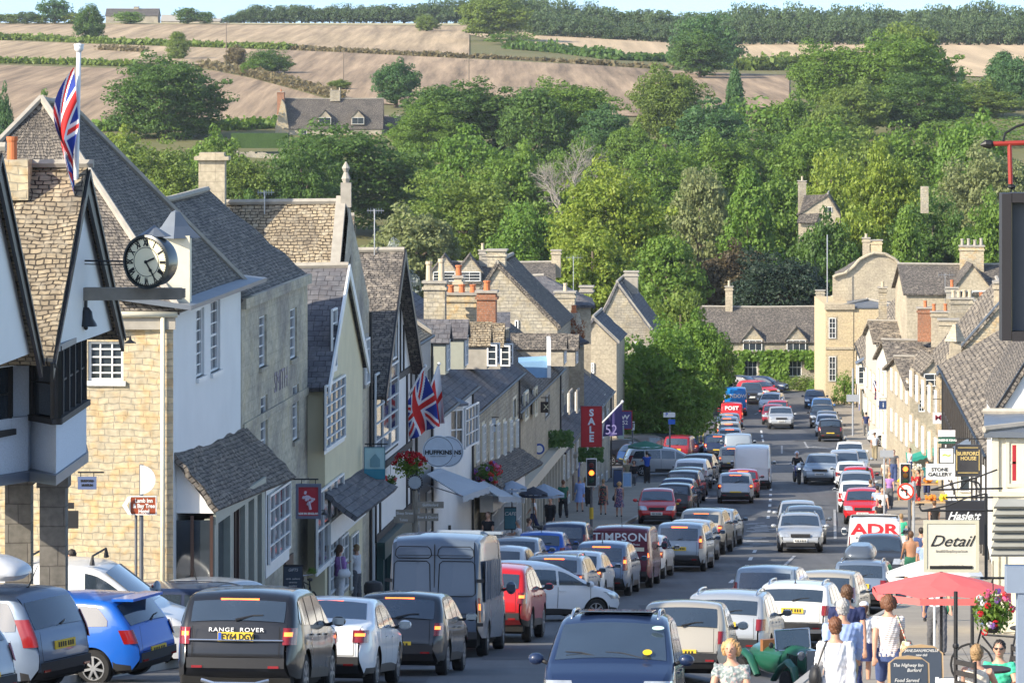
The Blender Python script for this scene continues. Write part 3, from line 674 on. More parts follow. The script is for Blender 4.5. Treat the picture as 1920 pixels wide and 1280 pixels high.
# sash bay of the gift shop
mb=MB(); plb=Pl(FL_(100.6,.75),FL_(104.5,.75)); plb.n=pl2.n
r=plb.rect(492,526,922,1052)
mb.prism([plb.q(0,r[2]-.3,0),plb.q(3.9,r[2]-.3,0),plb.q(3.9,r[3]+.2,0),plb.q(0,r[3]+.2,0)],-plb.n*.8); bay=mb.build('bay_window',white,h2)
window(bay,plb,(.15,3.7,r[2],r[3]),4,4,t=.02,name='pane')
sb=Pl(tuple(plb.q(0,0,0))[:2],tuple(plb.q(0,0,-.6))[:2]); sb.n=-pl2.d; window(bay,sb,(.04,.52,r[2],r[3]),2,4,t=.02,name='pane')
mb=MB(); pbox(mb,pl2,7.2,8.6,-15.9,-12.9,0,.05); mb.build('door',brownp,h2)
# --- cream gabled house
h3,pl3=house('cream_gabled_house','narrow cream rendered house with white bargeboards on its street gable',FL_(113.4,.45),FL_(121.5,.45),-1,-8.75,6,-5.95,render_cream,slate_grey,
   wins=[],kind='front',z0=-17.5,apex=.5,barge=white,oh=.3,ohv=.12)
for (px0,px1,y0,y1,nx,ny) in ((604,641,712,832,4,6),(618,627,578,690,1,4),(590,640,905,1050,4,2)):
    r=pl3.rect(px0,px1,y0,y1); window(h3,pl3,r,nx,ny,t=.06 if ny==6 else .03,sill=white)
mb=MB(); wavy(mb,pl3.q(-.5,-12.25,.95),pl3.q(8.6,-12.4,.95),pl3.q(8.3,-11.8,0),pl3.q(-.3,-11.6,0),nu=6,seed=8); mb.build('pent_roof',slate_grey,h3)
mb=MB(); pbox(mb,pl3,.3,8,-13.1,-12.5,0,.12); mb.build('shop_fascia',white,h3)
# --- tall narrow stone gable with finial
h4,pl4=house('finial_gabled_house','tall grey stone house whose coped street gable ends in a slim finial',FL_(119.8,.02),FL_(126.6,.02),-1,-7.35,9,-4.35,ashlar,slate_warm,
   wins=[(648,656,535,600,1,3),(650,660,690,800,2,3),(652,664,905,1010,2,4)],kind='front',z0=-18,apex=.32,coping=mortar,oh=.1,ohv=-.1)
mb=MB(); p=pl4.q(pl4.L*.32,-4.3,-.1); mb.box((p.x,p.y,p.z+.25),(.3,.3,.7)); mb.lathe([(.08,0),(.13,.12),(.06,.3),(.12,.42),(.02,.6)],(p.x,p.y,p.z+.6),8); mb.build('finial',mortar,h4)
# big rough stone-slate roof behind it, its south slope in the sun
def gable_back(name,label,x0,x1,ax,ye,ya,Z,depth,wm,rm,yb=None,wins=(),dirx=.088,coping=None,cat='house',chim=(),group=None):
    """house whose gable end faces up the street; given by the photo rows and columns of that gable"""
    a=P(x0,ye,Z); b=P(x1,ye,Z); ap=P(ax,ya,Z); zb=terr(a.x,Z)-1.5 if yb is None else P(0,yb,Z).z
    D=Vector((dirx,1,0)).normalized()*depth
    t=thing(name,label,cat,(ax/FPX*Z-.12*Z,Z,zb),0,group)
    t.location=((a.x+b.x)/2,Z,zb)
    bl=Vector((a.x,Z,zb)); br=Vector((b.x,Z,zb))
    mb=MB(); mb.prism([bl,br,b,ap,a],D); mb.build('wall',wm,t)
    mb=MB(); o=-D.normalized()*.12
    sl1=(a-ap).normalized()*.25; sl2=(b-ap).normalized()*.25; U=Vector((0,0,.1))
    wavy(mb,b+sl2+o+U,b+sl2+D+U,ap+D+U,ap+o+U,nu=max(4,int(depth)),seed=int(Z)); wavy(mb,a+sl1+o+U,a+sl1+D+U,ap+D+U,ap+o+U,nu=max(4,int(depth)),seed=int(Z)+1)
    rf=mb.build('roof',rm,t)
    mb=MB(); mb.tube([ap+o+U*1.5,ap+D+U*1.5],.1,6); mb.build('ridge_tiles',mortar,rf)
    if coping:
        for e in (a+sl1,b+sl2): mb=MB(); mb.prism([e+o+U*.3,ap+o+U*.3,ap+o+U*2.2,e+o+U*2.2],-o*2.4); mb.build('coping',coping,rf)
    pl=Pl((a.x,Z),(b.x,Z)); pl.n=Vector((0,-1,0))
    for w in wins: window(t,pl,pl.rect(*w[:4]),*(w[4:6] if len(w)>5 else (2,3)),t=.02)
    for (px,y0,y1,w,d,m,n,pm,dz) in chim:
        q=P(px,y1,Z+dz); q0=P(px,y0,Z+dz); chimney(t,q.x,Z+dz,q0.z,q.z,w,d,m,n,pm)
    return t,pl
def slope_house(name,label,x0,x1,yr,ye,Z,depth,wm,rm,yb=None,wins=(),cat='house',chim=(),hip=0,dorm=(),over=.25,fm=white,group=None):
    """house whose long roof slope faces up the street"""
    zb=terr(P(x0,0,Z).x,Z)-1.5 if yb is None else P(0,yb,Z).z
    a=P(x0,ye,Z); b=P(x1,ye,Z); zr=P(0,yr,Z+depth/2).z; ze=a.z; U=Vector((0,0,1)); D=Vector((0,depth,0))
    t=thing(name,label,cat,((a.x+b.x)/2,Z,zb),0,group)
    ra=Vector((a.x+hip,Z+depth/2,zr)); rb=Vector((b.x-hip,Z+depth/2,zr))
    pl=Pl((a.x,Z),(b.x,Z)); pl.n=Vector((0,-1,0))
    rs=[(pl.rect(*w[:4]),w) for w in wins]
    mb=MB(); holed(mb,pl,0,b.x-a.x,zb,ze,[r for r,w in rs])
    for e,rr in ((a,ra),(b,rb)):
        e0=Vector((e.x,e.y,zb)); 
        if hip: mb.poly([e0,e0+D,e+D,e])
        else: mb.poly([e0,e0+D,e+D,rr,e])
    mb.poly([Vector((a.x,Z+depth,zb)),Vector((b.x,Z+depth,zb)),b+D,a+D]); mb.build('wall',wm,t)
    for r,w in rs: window(t,pl,r,*(w[4:6] if len(w)>5 else (2,3)),fm=fm,t=-.08)
    k=(zr-ze)/(depth/2); o=over; mb=MB(); s=Vector((o if not hip else 0,0,0))
    wavy(mb,a-s+Vector((-o*bool(hip),-o,-k*o+.08)),b+s+Vector((o*bool(hip),-o,-k*o+.08)),rb+s+U*.1,ra-s+U*.1,nu=max(5,int((b.x-a.x))),seed=int(Z))
    wavy(mb,a+D-s+Vector((0,o,-k*o+.08)),b+D+s+Vector((0,o,-k*o+.08)),rb+s+U*.1,ra-s+U*.1,nu=8,seed=int(Z)+1)
    if hip:
        wavy(mb,a+D+Vector((-o,o,-k*o)),a+Vector((-o,-o,-k*o)),ra+U*.1,ra+U*.1,nu=4,seed=1); wavy(mb,b+Vector((o,-o,-k*o)),b+D+Vector((o,o,-k*o)),rb+U*.1,rb+U*.1,nu=4,seed=1)
    rf=mb.build('roof',rm,t)
    mb=MB(); mb.tube([ra-s+U*.14,(ra+rb)/2+U*.08,rb+s+U*.14],.1,6); mb.build('ridge_tiles',mortar,rf)
    for (px,y0,y1,w,d,m,n,pm,dz) in chim:
        q=P(px,y1,Z+dz); q0=P(px,y0,Z+dz); chimney(t,q.x,Z+dz,q0.z,q.z,w,d,m,n,pm)
    for (px,yb_,wd,hh,kw) in dorm:
        q=P(px,yb_,Z-.1); dormer(t,q.x,Z-.1,q.z,wd,hh,(0,-1,0),depth/2,wm,rm,**kw)
    return t,pl
slope_house('rough_roofed_house','broad house behind the finial gable, sunlit rough stone slate roof with a sagging top',462,640,413,508,121.5,6.5,stone_grey,slate_warm,yb=1000,chim=[(563,425,388,.5,.5,stone_gold,0,buff,3.3)])
# chimney of the tall gateway kind behind the ashlar house
q=thing('chimney_house','low stone house behind the ashlar house carrying the tall square capped chimney','house',(-9,121,-16))
mb=MB(); mb.prism([P(372,440,121),P(465,440,121),P(465,1000,121),P(372,1000,121)],(0,3,0)); mb.prism([P(426,395,122.5),P(468,400,122.5),P(468,470,122.5),P(426,470,122.5)],(0,1.2,0)); mb.build('wall',stone_gold,q)
mb=MB(); a=P(397,330,121); mb.box((a.x,121.3,-3.65),(.74,.74,1.5)); mb.box((a.x,121.3,-4.55),(.95,.9,.35)); mb.box((a.x,121.3,-2.98),(.98,.98,.1)); mb.box((a.x,121.3,-2.87),(.7,.7,.1)); mb.box((a.x,121.3,-5.0),(.8,.8,.7)); mb.build('chimney',ashlar_pale,q)
# --- half timbered gable
h5,pl5=house('timber_gabled_house','half timbered house with black bargeboards and a steep dark stone slate roof',FL_(127.2,.1),FL_(137,.1),-1,-10.1,9,-6.2,render_white,slate_stone,
   kind='front',z0=-19,apex=.5,barge=black,oh=.25,ohv=.35)
for (px0,px1,y0,y1,nx,ny) in ((699,742,688,845,3,5),(722,738,610,675,3,1)):
    r=pl5.rect(px0,px1,y0,y1); window(h5,pl5,r,nx,ny,t=.05,sill=wood_dark)
mb=MB()
for u in (.1,1.2,8.4,9.6): pbox(mb,pl5,u,u+.2,-14.6,-10.1,0,.05)
for z in (-10.2,-12.6,-14.6): pbox(mb,pl5,.1,9.8,z,z+.2,.0,.06)
for i in range(1,9): u=.9*i+.3; pbox(mb,pl5,u,u+.14,-10,-10.1+3.9*(1-abs(u-4.9)/4.9)-.3,0,.05)
mb.build('timber_frame',wood_dark,h5)
mb=MB()
for u in (.2,2.4,4.2,6.0,8.8): pbox(mb,pl5,u,u+.25,-17.4,-14.7,.05,.25)
pbox(mb,pl5,.2,9.2,-15.1,-14.6,.05,.3); pbox(mb,pl5,.2,9.2,-17.6,-16.8,.05,.22); mb.build('shop_front',greenp,h5)
mb=MB(); pbox(mb,pl5,.4,9,-16.8,-15.1,.06,.1); mb.build('shop_glass',glass,h5)
# --- small rubble-gabled house, then slate-roofed pair with dormers
h6,pl6=house('small_grey_house','small grey rendered house with one white casement under a rubble verge',FL_(137.2,-.1),FL_(144.8,-.1),-1,-9.6,6,-7.6,mat('grey_render',(.36,.35,.33),.9,var=.15),slate_warm,wins=[(766,778,602,664,2,4),(800,812,690,760,2,3)],z0=-19,coping=mortar,oh=.05)
h7,pl7=house('dormered_shop','white walled shop under a broad blue slate roof with two gabled dormers',FL_(145,0),FL_(158,0),-1,-12.25,9,-8.3,render_white,slate_grey,wins=[(880,888,765,800,1,2),(858,872,770,830,2,3)],z0=-20.5,rof=.6)
sdir=Vector((plc.n.x,plc.n.y,0))
for px,z,yb_ in ((838,150,735),(872,155.5,712)):
    q=P(px,yb_,z); dormer(h7,q.x,z,P(0,700 if px<850 else 690,z).z,1.1,1.25,sdir,3.2,greyp,slate_grey,nx=2,ny=3,rh=.5)
h8,pl8=house('casement_shop','shop with two white open attic casements on its slate roof and a white fascia below',FL_(158.1,0),FL_(178,0),-1,-13.25,9,-9.4,stone_grey,slate_grey,wins=[(961,967,748,790,1,3),(984,990,738,782,1,3),(1003,1007,730,775,1,3)],z0=-22,rof=.6,sur=cream)
for px,z in ((915,163),(940,168)):
    q=P(px,690,z); dormer(h8,q.x,z,P(0,690,z).z,1.0,1.0,sdir,3.2,mortar,slate_warm,nx=2,ny=3,openw=True,rh=.75)
mb=MB(); wavy(mb,pl8.q(.5,-16.1,1.1),pl8.q(19.3,-17,1.1),pl8.q(19.3,-16.3,0),pl8.q(.5,-15.4,0),nu=14,seed=3); mb.build('pent_roof',slate_stone,h8)
mb=MB(); mb.prism([pl8.q(1,-17.1,.7),pl8.q(15,-17.6,.7),pl8.q(15,-16.8,.7),pl8.q(1,-16.2,.7)],-pl8.n*.5); mb.build('shop_fascia',white,h8)
for i in range(5):
    a=2+2.6*i; window(h8,pl8,(a,a+2.1,-19.4,-17.3),4,3,t=.55)
text_mb('London',.55,frame_M(pl8.q(6,-16.85,.71),pl8.d),sx=1.6).build('lettering',black,h8)
# bay of the flag building
mb=MB(); a=P(840,790,150.5); pb=Pl((a.x,a.y),(P(868,790,151).x,151)); pb.n=Vector((pb.d.y,-pb.d.x,0)); za,zc=P(0,845,150.5).z,P(0,768,150.5).z
mb.prism([pb.q(0,za-.2),pb.q(pb.L,za-.2),pb.q(pb.L,zc+.2),pb.q(0,zc+.2)],-pb.n*1.5); bb=mb.build('bay_window',white,h7); window(bb,pb,(.03,pb.L-.03,za,zc),2,2,t=.02,name='pane')
pb2=Pl((P(868,0,151).x,151),(P(894,0,154).x,154)); pb2.n=pl7.n; window(bb,pb2,(.05,pb2.L-.05,za,zc),4,3,t=.04,name='pane')
mb=MB(); slab(mb,[pb.q(-.1,zc+.2,.2),pb.q(pb.L+.1,zc+.2,.2),pb.q(pb.L,zc+.5,-.8),pb.q(0,zc+.5,-.8)],.1); mb.build('canopy',lead,h7)
h9,pl9=house('parapet_shop','shop with a pale curved parapet and a sky blue wall beside its roof',FL_(178.2,-.2),FL_(203,-.2),-1,-14.9,8,-11.6,ashlar_pale,slate_stone,wins=[(1022,1030,742,780,1,2),(1050,1056,738,775,1,3),(1068,1073,735,770,1,3),(1082,1086,733,768,1,3)],z0=-25,sur=mortar)
mb=MB(); mb.prism([P(972,679,186),P(1031,676,186),P(1031,708,186),P(1006,708,186)],(0,3,0)); mb.build('blue_wall',mat('sky_blue_paint',(.22,.4,.62),.7),h9)
mb=MB(); mb.prism([P(1026,640,185.9),P(1033,640,185.9),P(1033,708,185.9),P(1026,708,185.9)],(0,3.4,0)); mb.build('white_verge',white,h9)
for px,z in ((1058,196),(1080,200)): 
    q=P(px,685,z); dormer(h9,q.x,z,q.z,1.1,.9,sdir,3,ashlar,slate_stone,nx=2,ny=2)
mb=MB()
for i in range(14): pbox(mb,pl9,1+i*1.7,1.2+i*1.7,-22.4,-18.6,.02,.3)
pbox(mb,pl9,.6,24.5,-18.7,-18.2,.02,.45); pbox(mb,pl9,.6,24.5,-22.8,-21.6,.02,.25); mb.build('shop_front',mat('pale_shop_paint',(.55,.5,.4),.6),h9)
mb=MB(); pbox(mb,pl9,.6,24.5,-21.6,-18.7,.02,.06); mb.build('shop_glass',glass,h9)
h10,pl10=house('last_left_house','last house on the left, purple slate roof running down beside the big street tree',FL_(203.2,-.2),FL_(240,-.2),-1,-18.9,9,-15.4,ashlar,slate_grey,wins=[(1118,1122,790,812,1,2),(1130,1135,745,790,1,3),(1146,1150,738,780,1,3)],z0=-27,sur=mortar)
# chimneys over the left row
mid=thing('chimney_range','low rear range carrying the crowd of stone and brick stacks behind the dormered shop','building',(-2,176,-22))
mb=MB(); mb.prism([P(785,618,176),P(955,618,176),P(955,900,176),P(785,900,176)],(0,6,0)); mb.build('wall',stone_grey,mid)
mb=MB(); wavy(mb,P(780,640,175.5),P(957,640,175.5),P(957,585,180),P(780,585,180),nu=8,seed=2); wavy(mb,P(780,628,184.5),P(957,628,184.5),P(957,585,180),P(780,585,180),nu=8,seed=2); mb.build('roof',slate_grey,mid)
for (px,y0,y1,w,m,n,pm,z,ph,pr) in ((816,600,530,.85,stone_grey,2,buff,172,.9,.13),(866,640,552,1.25,stone_gold,3,terracotta,174,.3,.13),(913,612,548,.75,red_brick,1,terracotta,171,.35,.14),(860,552,520,.3,buff,1,terracotta,175,.45,.13)):
    a=P(px,y1,z); chimney(mid,a.x,z,P(px,y0,z).z,a.z,w,.7,m,n,pm,ph,pr=pr)
# --- houses behind the left row
gable_back('broad_gabled_house','broad grey steep gabled stone house with a chimney on its tip, behind the brick stack',858,1045,932,612,497,214,9,stone_grey,slate_stone,yb=800,coping=slate_stone,chim=[(932,500,470,.9,.8,stone_grey,0,buff,.6)],wins=[(965,972,600,640,1,2)])
slope_house('hipped_slate_house','house with a pale hipped slate roof and one white sash below its eaves',868,1108,520,572,238,8,ashlar_pale,slate_grey,yb=800,hip=2.6,wins=[(1032,1052,577,604,3,3)],chim=[(984,560,545,.6,.6,mortar,1,buff,-.4),(1060,600,548,1.1,1,stone_grey,1,buff,-1),(1100,550,538,.7,.7,mortar,0,buff,5)])
gable_back('round_marked_house','grey stone gable end with a pale round mark and a white chimney beyond',1112,1224,1157,622,532,288,10,stone_grey,slate_grey,yb=860,coping=mortar,chim=[(1184,550,510,.9,.8,mortar,0,buff,5)])
gable_back('low_gabled_outhouse','low pale stone outhouse with a dark slate slope below the round marked gable',1088,1156,1112,640,598,262,8,ashlar_pale,slate_grey,yb=860,coping=mortar)
slope_house('long_back_range','long low stone slate range with curved dormer gables along the tree edge',840,1036,494,530,326,8,stone_grey,slate_stone,yb=760,chim=[(905,500,470,.5,.5,mortar,1,buff,3.6),(915,500,480,.9,.6,mortar,0,buff,3.6),(1043,520,470,.7,.6,ashlar_pale,0,buff,4)],dorm=[(833,530,1.9,.9,dict(rh=1.2)),(880,530,1.9,.9,dict(rh=1.2))])
ivyh,_=slope_house('creeper_cottages','long stone cottage facing up the street, two gabled dormers above green creeper',1318,1548,577,640,382,9,stone_grey,slate_stone,yb=790,wins=[(1394,1420,672,705,3,2),(1478,1503,672,705,3,2)],
   chim=[(1367,590,538,.65,.6,ashlar_pale,1,buff,4.2),(1538,590,545,.8,.7,stone_grey,0,buff,4.2)],dorm=[(1411,660,1.9,1.15,dict(rh=1.15,nx=3,ny=1)),(1493,660,1.9,1.15,dict(rh=1.15,nx=3,ny=1))],group=None)
bs=thing('ivy_chimney_house','low stone house under the creeper covered round chimney','house',(4,232,-24))
mb=MB(); mb.prism([P(1000,660,222),P(1095,650,222),P(1095,760,222),P(1000,760,222)],(0,5,0)); mb.build('wall',ashlar_pale,bs)
mb=MB(); wavy(mb,P(998,662,221.6),P(1104,640,221.6),P(1060,612,225),P(1010,612,225),nu=6,seed=2); mb.build('roof',slate_grey,bs)
mb=MB(); a=P(1076,640,224); mb.tube([(a.x,224,a.z-.3),(a.x,224,a.z+.9),(a.x,224,a.z+1.5)],[.45,.45,.3],10); ch=mb.build('chimney',stone_grey,bs); mb=MB(); mb.lathe([(.14,0),(.12,.35),(.15,.4)],(a.x,224,a.z+1.5),10); mb.build('chimney_pot',terracotta,ch)
cr=link('creeper',crown_mesh('bush'),bs); cr.location=(a.x,224,a.z-.3); cr.scale=(1.15,1.15,2.0); cr.material_slots[0].link='OBJECT'; cr.material_slots[0].material=foliage('red_creeper',(.2,.06,.02),(.32,.13,.04))
# ================================================================ right side
yh,ply=gable_back('curved_gable_house','tall golden house at the street end with a curved gable crowned by two chimneys',1568,1712,1640,520,478,358,9,ashlar_pale,slate_stone,yb=790)
# curved gable top
mb=MB(); pts=[]
prof=[(1562,520),(1568,516),(1585,512),(1600,500),(1612,486),(1628,478),(1640,474),(1660,476),(1678,486),(1692,500),(1702,512),(1716,520)]
mb.prism([P(x,y,357.6) for x,y in prof]+[P(1716,585,357.6),P(1562,585,357.6)],(0,.5,0)); mb.build('curved_gable',ashlar_pale,yh)
mb=MB(); 
for a,b in zip(prof,prof[1:]): mb.tube([P(*a,357.4),P(*b,357.4)],.13,6)
mb.build('coping',ashlar_pale,yh)
for px,y0,y1,w in ((1624,480,447,.6),(1643,480,451,.95)): 
    a=P(px,y1,359); chimney(yh,a.x,359,P(0,y0,359).z,a.z,w,.8,ashlar_pale if px<1630 else ashlar_yellow,1 if px<1630 else 0,buff,.35)
h,pl=house('golden_corner_house','golden ashlar house front with tall white sashes beside the creeper cottages',(interp(FRT,352)-1.4,352),(interp(FRT,352)-.9,366),1,P(0,575,352).z,5,P(0,565,352).z,ashlar_yellow,lead,wins=[],z0=-31,sw=[],kind='hip',oh=.12)
a=P(1548,0,351.9); b=P(1602,0,351.9)
mb=MB(); mb.prism([P(1548,572,351.9),P(1600,572,351.9),P(1600,790,351.9),P(1548,790,351.9)],(0,13,0)); mb.build('end_wall',ashlar_yellow,h)
plg=Pl((a.x,351.9),(b.x,351.9)); plg.n=Vector((0,-1,0))
for r in ((1554,1567,596,634),(1554,1567,668,714)): window(h,plg,plg.rect(*r),2,4,t=.03,surround=ashlar_pale)
mb=MB(); pbox(mb,plg,-.1,2.4,P(0,580,352).z,P(0,570,352).z,0,.2); pbox(mb,plg,0,2.3,P(0,655,352).z,P(0,650,352).z,0,.08); mb.build('cornice',ashlar_pale,h)
def rh(name,label,z0_,z1_,ze,zr,depth=9,wm=ashlar_pale,rm=slate_far,wins=(),off=0,rof=.5,chim=(),coping=None,sur=None,sw=(),southm=None,fm=white):
    t,pl=house(name,label,FR_(z0_,off),FR_(z1_,off),1,ze,depth,zr,wm,rm,wins,rof=rof,coping=coping,sur=sur,sw=sw,southm=southm,fm=fm)
    for (u,tt,z1,w,d,m,n,pm) in chim:
        q=pl.q(u,0,-tt); chimney(t,q.x,q.y,zr-1.5,z1,w,d,m,n,pm,.5)
    return t,pl
rh('far_right_house','stone house with a long sunlit slate slope below the curved gable',318,347,-23.4,-17.8,10,chim=[(1,5,-16.6,1.0,1.4,ashlar_pale,0,buff),(16,5,-17.1,.8,1,red_brick,1,terracotta)],wins=[(1612,1614,668,690,1,2),(1618,1620,668,690,1,2)])
def street_side(t,x0,Z,depth,rows,sur=ashlar_pale):
    x=P(x0,0,Z).x; pl=Pl((x,Z),(x,Z+depth)); pl.n=Vector((-1,0,0))
    for z in rows:
        u=1
        while u<depth-1.5: window(t,pl,(u,u+.95,z,z+1.3),2,4,t=.03,sill=mortar,surround=sur); u+=3.2
s1,_=slope_house('plaque_house','grey rendered house facing up the street with a dark diamond plaque on its wall',1643,1738,604,642,303,9,mat('putty_render',(.5,.47,.4),.9,var=.15),slate_far,yb=850,chim=[(1655,600,540,.6,.7,stone_grey,1,buff,6),(1700,600,520,.55,.7,mat('white_stack',(.66,.64,.58),.8),0,buff,5),(1722,590,540,1.2,.9,mortar,0,buff,4)])
mb=MB(); c=P(1668,652,302.9); mb.prism([c+Vector(v) for v in((-.35,0,0),(0,0,-.35),(.35,0,0),(0,0,.35))],(0,.06,0)); mb.build('diamond_plaque',black,s1); street_side(s1,1643,303,9,(-24.2,-26.4))
s2,_=slope_house('white_blue_house','white rendered house end with blue door posts below a low slate slope',1676,1800,640,699,272,13,mat('warm_white_render',(.7,.66,.56),.8,var=.1),slate_far,yb=860,wins=[(1690,1697,722,762,1,3)],chim=[(1735,640,578,1.0,.8,red_brick,1,terracotta,5),(1762,650,585,1.1,.9,ashlar_pale,2,terracotta,4)]); street_side(s2,1676,272,13,(-22.3,-24.8))
mb=MB(); a=P(1679,0,271.9); mb.box((a.x,271.9,-22.6),(.14,.1,4)); mb.build('blue_post',mat('door_blue',(.01,.08,.42),.45),s2)
s3,_=slope_house('cream_fronted_house','cream fronted house end above the market stalls, chimneys crowding its slate roof',1706,1870,672,729,240,15,ashlar_pale,slate_far,yb=900,wins=[(1722,1734,748,772,2,3),(1758,1770,750,774,2,3)],chim=[(1778,670,600,1.1,1,ashlar_pale,0,buff,4),(1803,670,560,1.3,1.2,stone_grey,4,buff,7),(1840,660,565,1.0,1,ashlar_pale,1,terracotta,9)],dorm=[(1752,728,1.4,.9,dict(rh=.8,nx=2,ny=2))]); street_side(s3,1706,240,15,(-19.8,-22.2))
s4,_=gable_back('rubble_gabled_house','golden rubble gable with lead edged verges rising beside the black hanging frame',1762,1990,1885,700,560,205,17,stone_gold,slate_far,yb=930,coping=lead,wins=[(1800,1812,720,748,2,3)],chim=[(1885,600,530,1.1,1.1,ashlar_pale,2,buff,2)]); street_side(s4,1762,205,17,(-17.6,-19.9))
q=P(1791,690,198); mb=MB(); mb.box((q.x,198,-17.6),(.42,.42,7)); mb.box((q.x,198,-14.1),(.75,.75,.2)); mb.box((q.x,198,-13.7),(.5,.5,.7)); mb.lathe([(.5,0),(.3,.4),(.1,.8)],(q.x,198,-13.35),4); solo(mb,'stone_pier',[ashlar_pale],'tall pale stone pier capped with lead in front of the golden rubble gable','pier',(q.x,198,-21))
tm,plt=rh('black_white_timber_house','half timbered black and white house beside the stone slate roof on the right',152,196,-14.3,-11.4,10,wm=render_white,chim=[(8,6,-7.8,1,1,ashlar_pale,1,buff)])
mb=MB()
for i in range(24): pbox(mb,plt,.4+i*1.85,.65+i*1.85,-19,-14.4,0,.07)
for z in (-14.6,-16.6): pbox(mb,plt,.4,43,z,z+.22,0,.08)
mb.build('timber_frame',wood_dark,tm)
rh('low_white_house','low white rendered house hidden behind the black hanging board',127,150,-12.6,-10.0,9,wm=render_white,coping=None,rm=slate_stone)
wg,_=gable_back('white_barge_house','white rendered gable with black bargeboards cut by the right edge',1868,2140,2004,776,560,126,12,render_white,slate_stone,yb=1100,coping=black,wins=[(1907,1925,770,800,2,2)])
ct,plct=house('cream_shop','cream painted shop with a lead flat roof at the right edge',(10.8,96),(11.3,100.5),1,-8.5,6,-8.3,cream,lead,kind='hip',z0=-15,oh=.18)
sp=Pl((10.8,96),(14.8,96)); sp.n=Vector((0,-1,0)); window(ct,sp,(.3,1.4,-9.75,-8.65),2,2,fm=cream,t=.02,fw=.08); window(ct,sp,(.2,3.4,-13,-10.2),3,2,fm=cream,t=.02,fw=.1)
mb=MB(); pbox(mb,sp,.45,1.25,-9.6,-8.8,.05,.06); mb.build('red_poster',mat('poster_red',(.4,.02,.03),.6),ct)
mb=MB(); pbox(mb,sp,-.05,3.9,-9.95,-9.85,0,.12); pbox(mb,sp,.0,.14,-14,-8.5,0,.08); mb.build('mouldings',cream,ct)
# a bit of the far row behind the right roofs
slope_house('crenellated_chimney_house','stone slate house behind the right row with the large chimney of many pots',1700,1960,498,550,300,9,ashlar_pale,slate_stone,yb=800,chim=[(1822,520,462,1.7,1.2,stone_gold,4,mortar,4),(1785,560,540,.8,.8,mortar,1,terracotta,-1)],dorm=[(1823,556,2.8,.5,dict(rh=1.8))])
# ---------------------------------------------------------------- street walls get their ordinary windows, doors and pipes
def dress(name,pl_,floors,step=3.1,w_=.95,h_=1.35,u0=1.2,skip=(),fm=white,sur=None,door=None,pipe=True,base=None,doorc=None):
    par=[o for o in C.objects if o.name==name][0]; r=random.Random(name); L=pl_.L
    for fi,z in enumerate(floors):
        u=u0
        while u<L-w_-.4:
            if fi==len(floors)-1 and door and r.random()<door:
                mb=MB(); zb=g0(pl_.q(u,0).y)+.12; pbox(mb,pl_,u,u+.95,zb,zb+2.1,0,.04); mb.build('door',doorc or r.choice([greenp,brownp,black,sb2,white]),par); mb=MB(); pbox(mb,pl_,u-.12,u+1.07,zb+2.1,zb+2.3,0,.22); mb.build('door_hood',mortar,par)
            elif not any(a<u<b for a,b in skip):
                zz=z-(g0(pl_.q(0,0).y)-g0(pl_.q(u,0).y))*(1 if fi==len(floors)-1 else .25); window(par,pl_,(u,u+w_,zz,zz+h_),2,4,fm=fm,t=.03,sill=mortar,surround=sur)
            u+=step*r.uniform(.85,1.15)
    if pipe:
        for u in (L*.33,L-.25): mb=MB(); mb.tube([pl_.q(u,floors[0]+h_+.6,.08),pl_.q(u,g0(pl_.q(u,0).y),.08)],.05,6); mb.build('downpipe',r.choice([iron,mortar]),par)
sb2=mat('door_blue',(.01,.08,.42),.45)
def plr(a,b): 
    p=Pl(FR_(a),FR_(b)); p.n=Vector((-p.d.y,p.d.x,0)); return p
dress('far_right_house',plr(318,347),(-25.6,-28.0+.9),sur=ashlar_pale,door=.4)
dress('black_white_timber_house',plr(152,196),(-16.2,),step=3.7,pipe=False); dress('low_white_house',plr(127,150),(-13.9,-15.6),step=3.6)
# oriel bays and hanging boards that break the long fronts on the right
for u,z,nm,a,b in ((8,-25.6,'far_right_house',318,347),(16,-17.6,'black_white_timber_house',152,196)):
    p=plr(a,b); par=[o for o in C.objects if o.name==nm][0]; mb=MB(); mb.prism([p.q(u,z),p.q(u+2.2,z),p.q(u+2.2,z+1.9),p.q(u,z+1.9)],p.n*.55); bw_=mb.build('oriel',cream,par)
    q_=Pl(tuple(p.q(u,0,.55))[:2],tuple(p.q(u+2.2,0,.55))[:2]); q_.n=p.n; window(bw_,q_,(.1,2.1,z+.35,z+1.7),4,3,t=.02,name='pane'); s_=Pl(tuple(p.q(u,0,0))[:2],tuple(p.q(u,0,.55))[:2]); s_.n=-p.d; window(bw_,s_,(.06,.5,z+.35,z+1.7),1,3,t=.02,name='pane')
    mb=MB(); slab(mb,[p.q(u-.1,z+1.88,.7),p.q(u+2.3,z+1.88,.7),p.q(u+2.3,z+2.3,-.05),p.q(u-.1,z+2.3,-.05)],.06); mb.build('canopy',lead,bw_)
dress('last_left_house',pl10,(-20.6,-22.6),step=3.4,sur=mortar,pipe=False,door=.3); dress('casement_shop',pl8,(-15.2,),step=3.0,sur=cream,pipe=False); dress('small_grey_house',pl6,(-12.2,-15.6),step=3.2,u0=2.5,pipe=True); dress('dormered_shop',pl7,(-18.6,),step=3.4,w_=2.4,h_=1.5,u0=1,pipe=True); dress('finial_gabled_house',pl4,(-9.6,-12.6),step=2.6,u0=.8,pipe=True,sur=mortar)
for nm,x0,x1,y0,y1,Z in (('low_gabled_outhouse',1108,1114,680,700,262),('round_marked_house',1190,1200,640,665,288)):
    par=[o for o in C.objects if o.name==nm][0]; p=Pl((P(x0,0,Z).x,Z),(P(x1,0,Z).x,Z)); p.n=Vector((0,-1,0)); window(par,p,p.rect(x0,x1,y0,y1),2,3,t=.02)
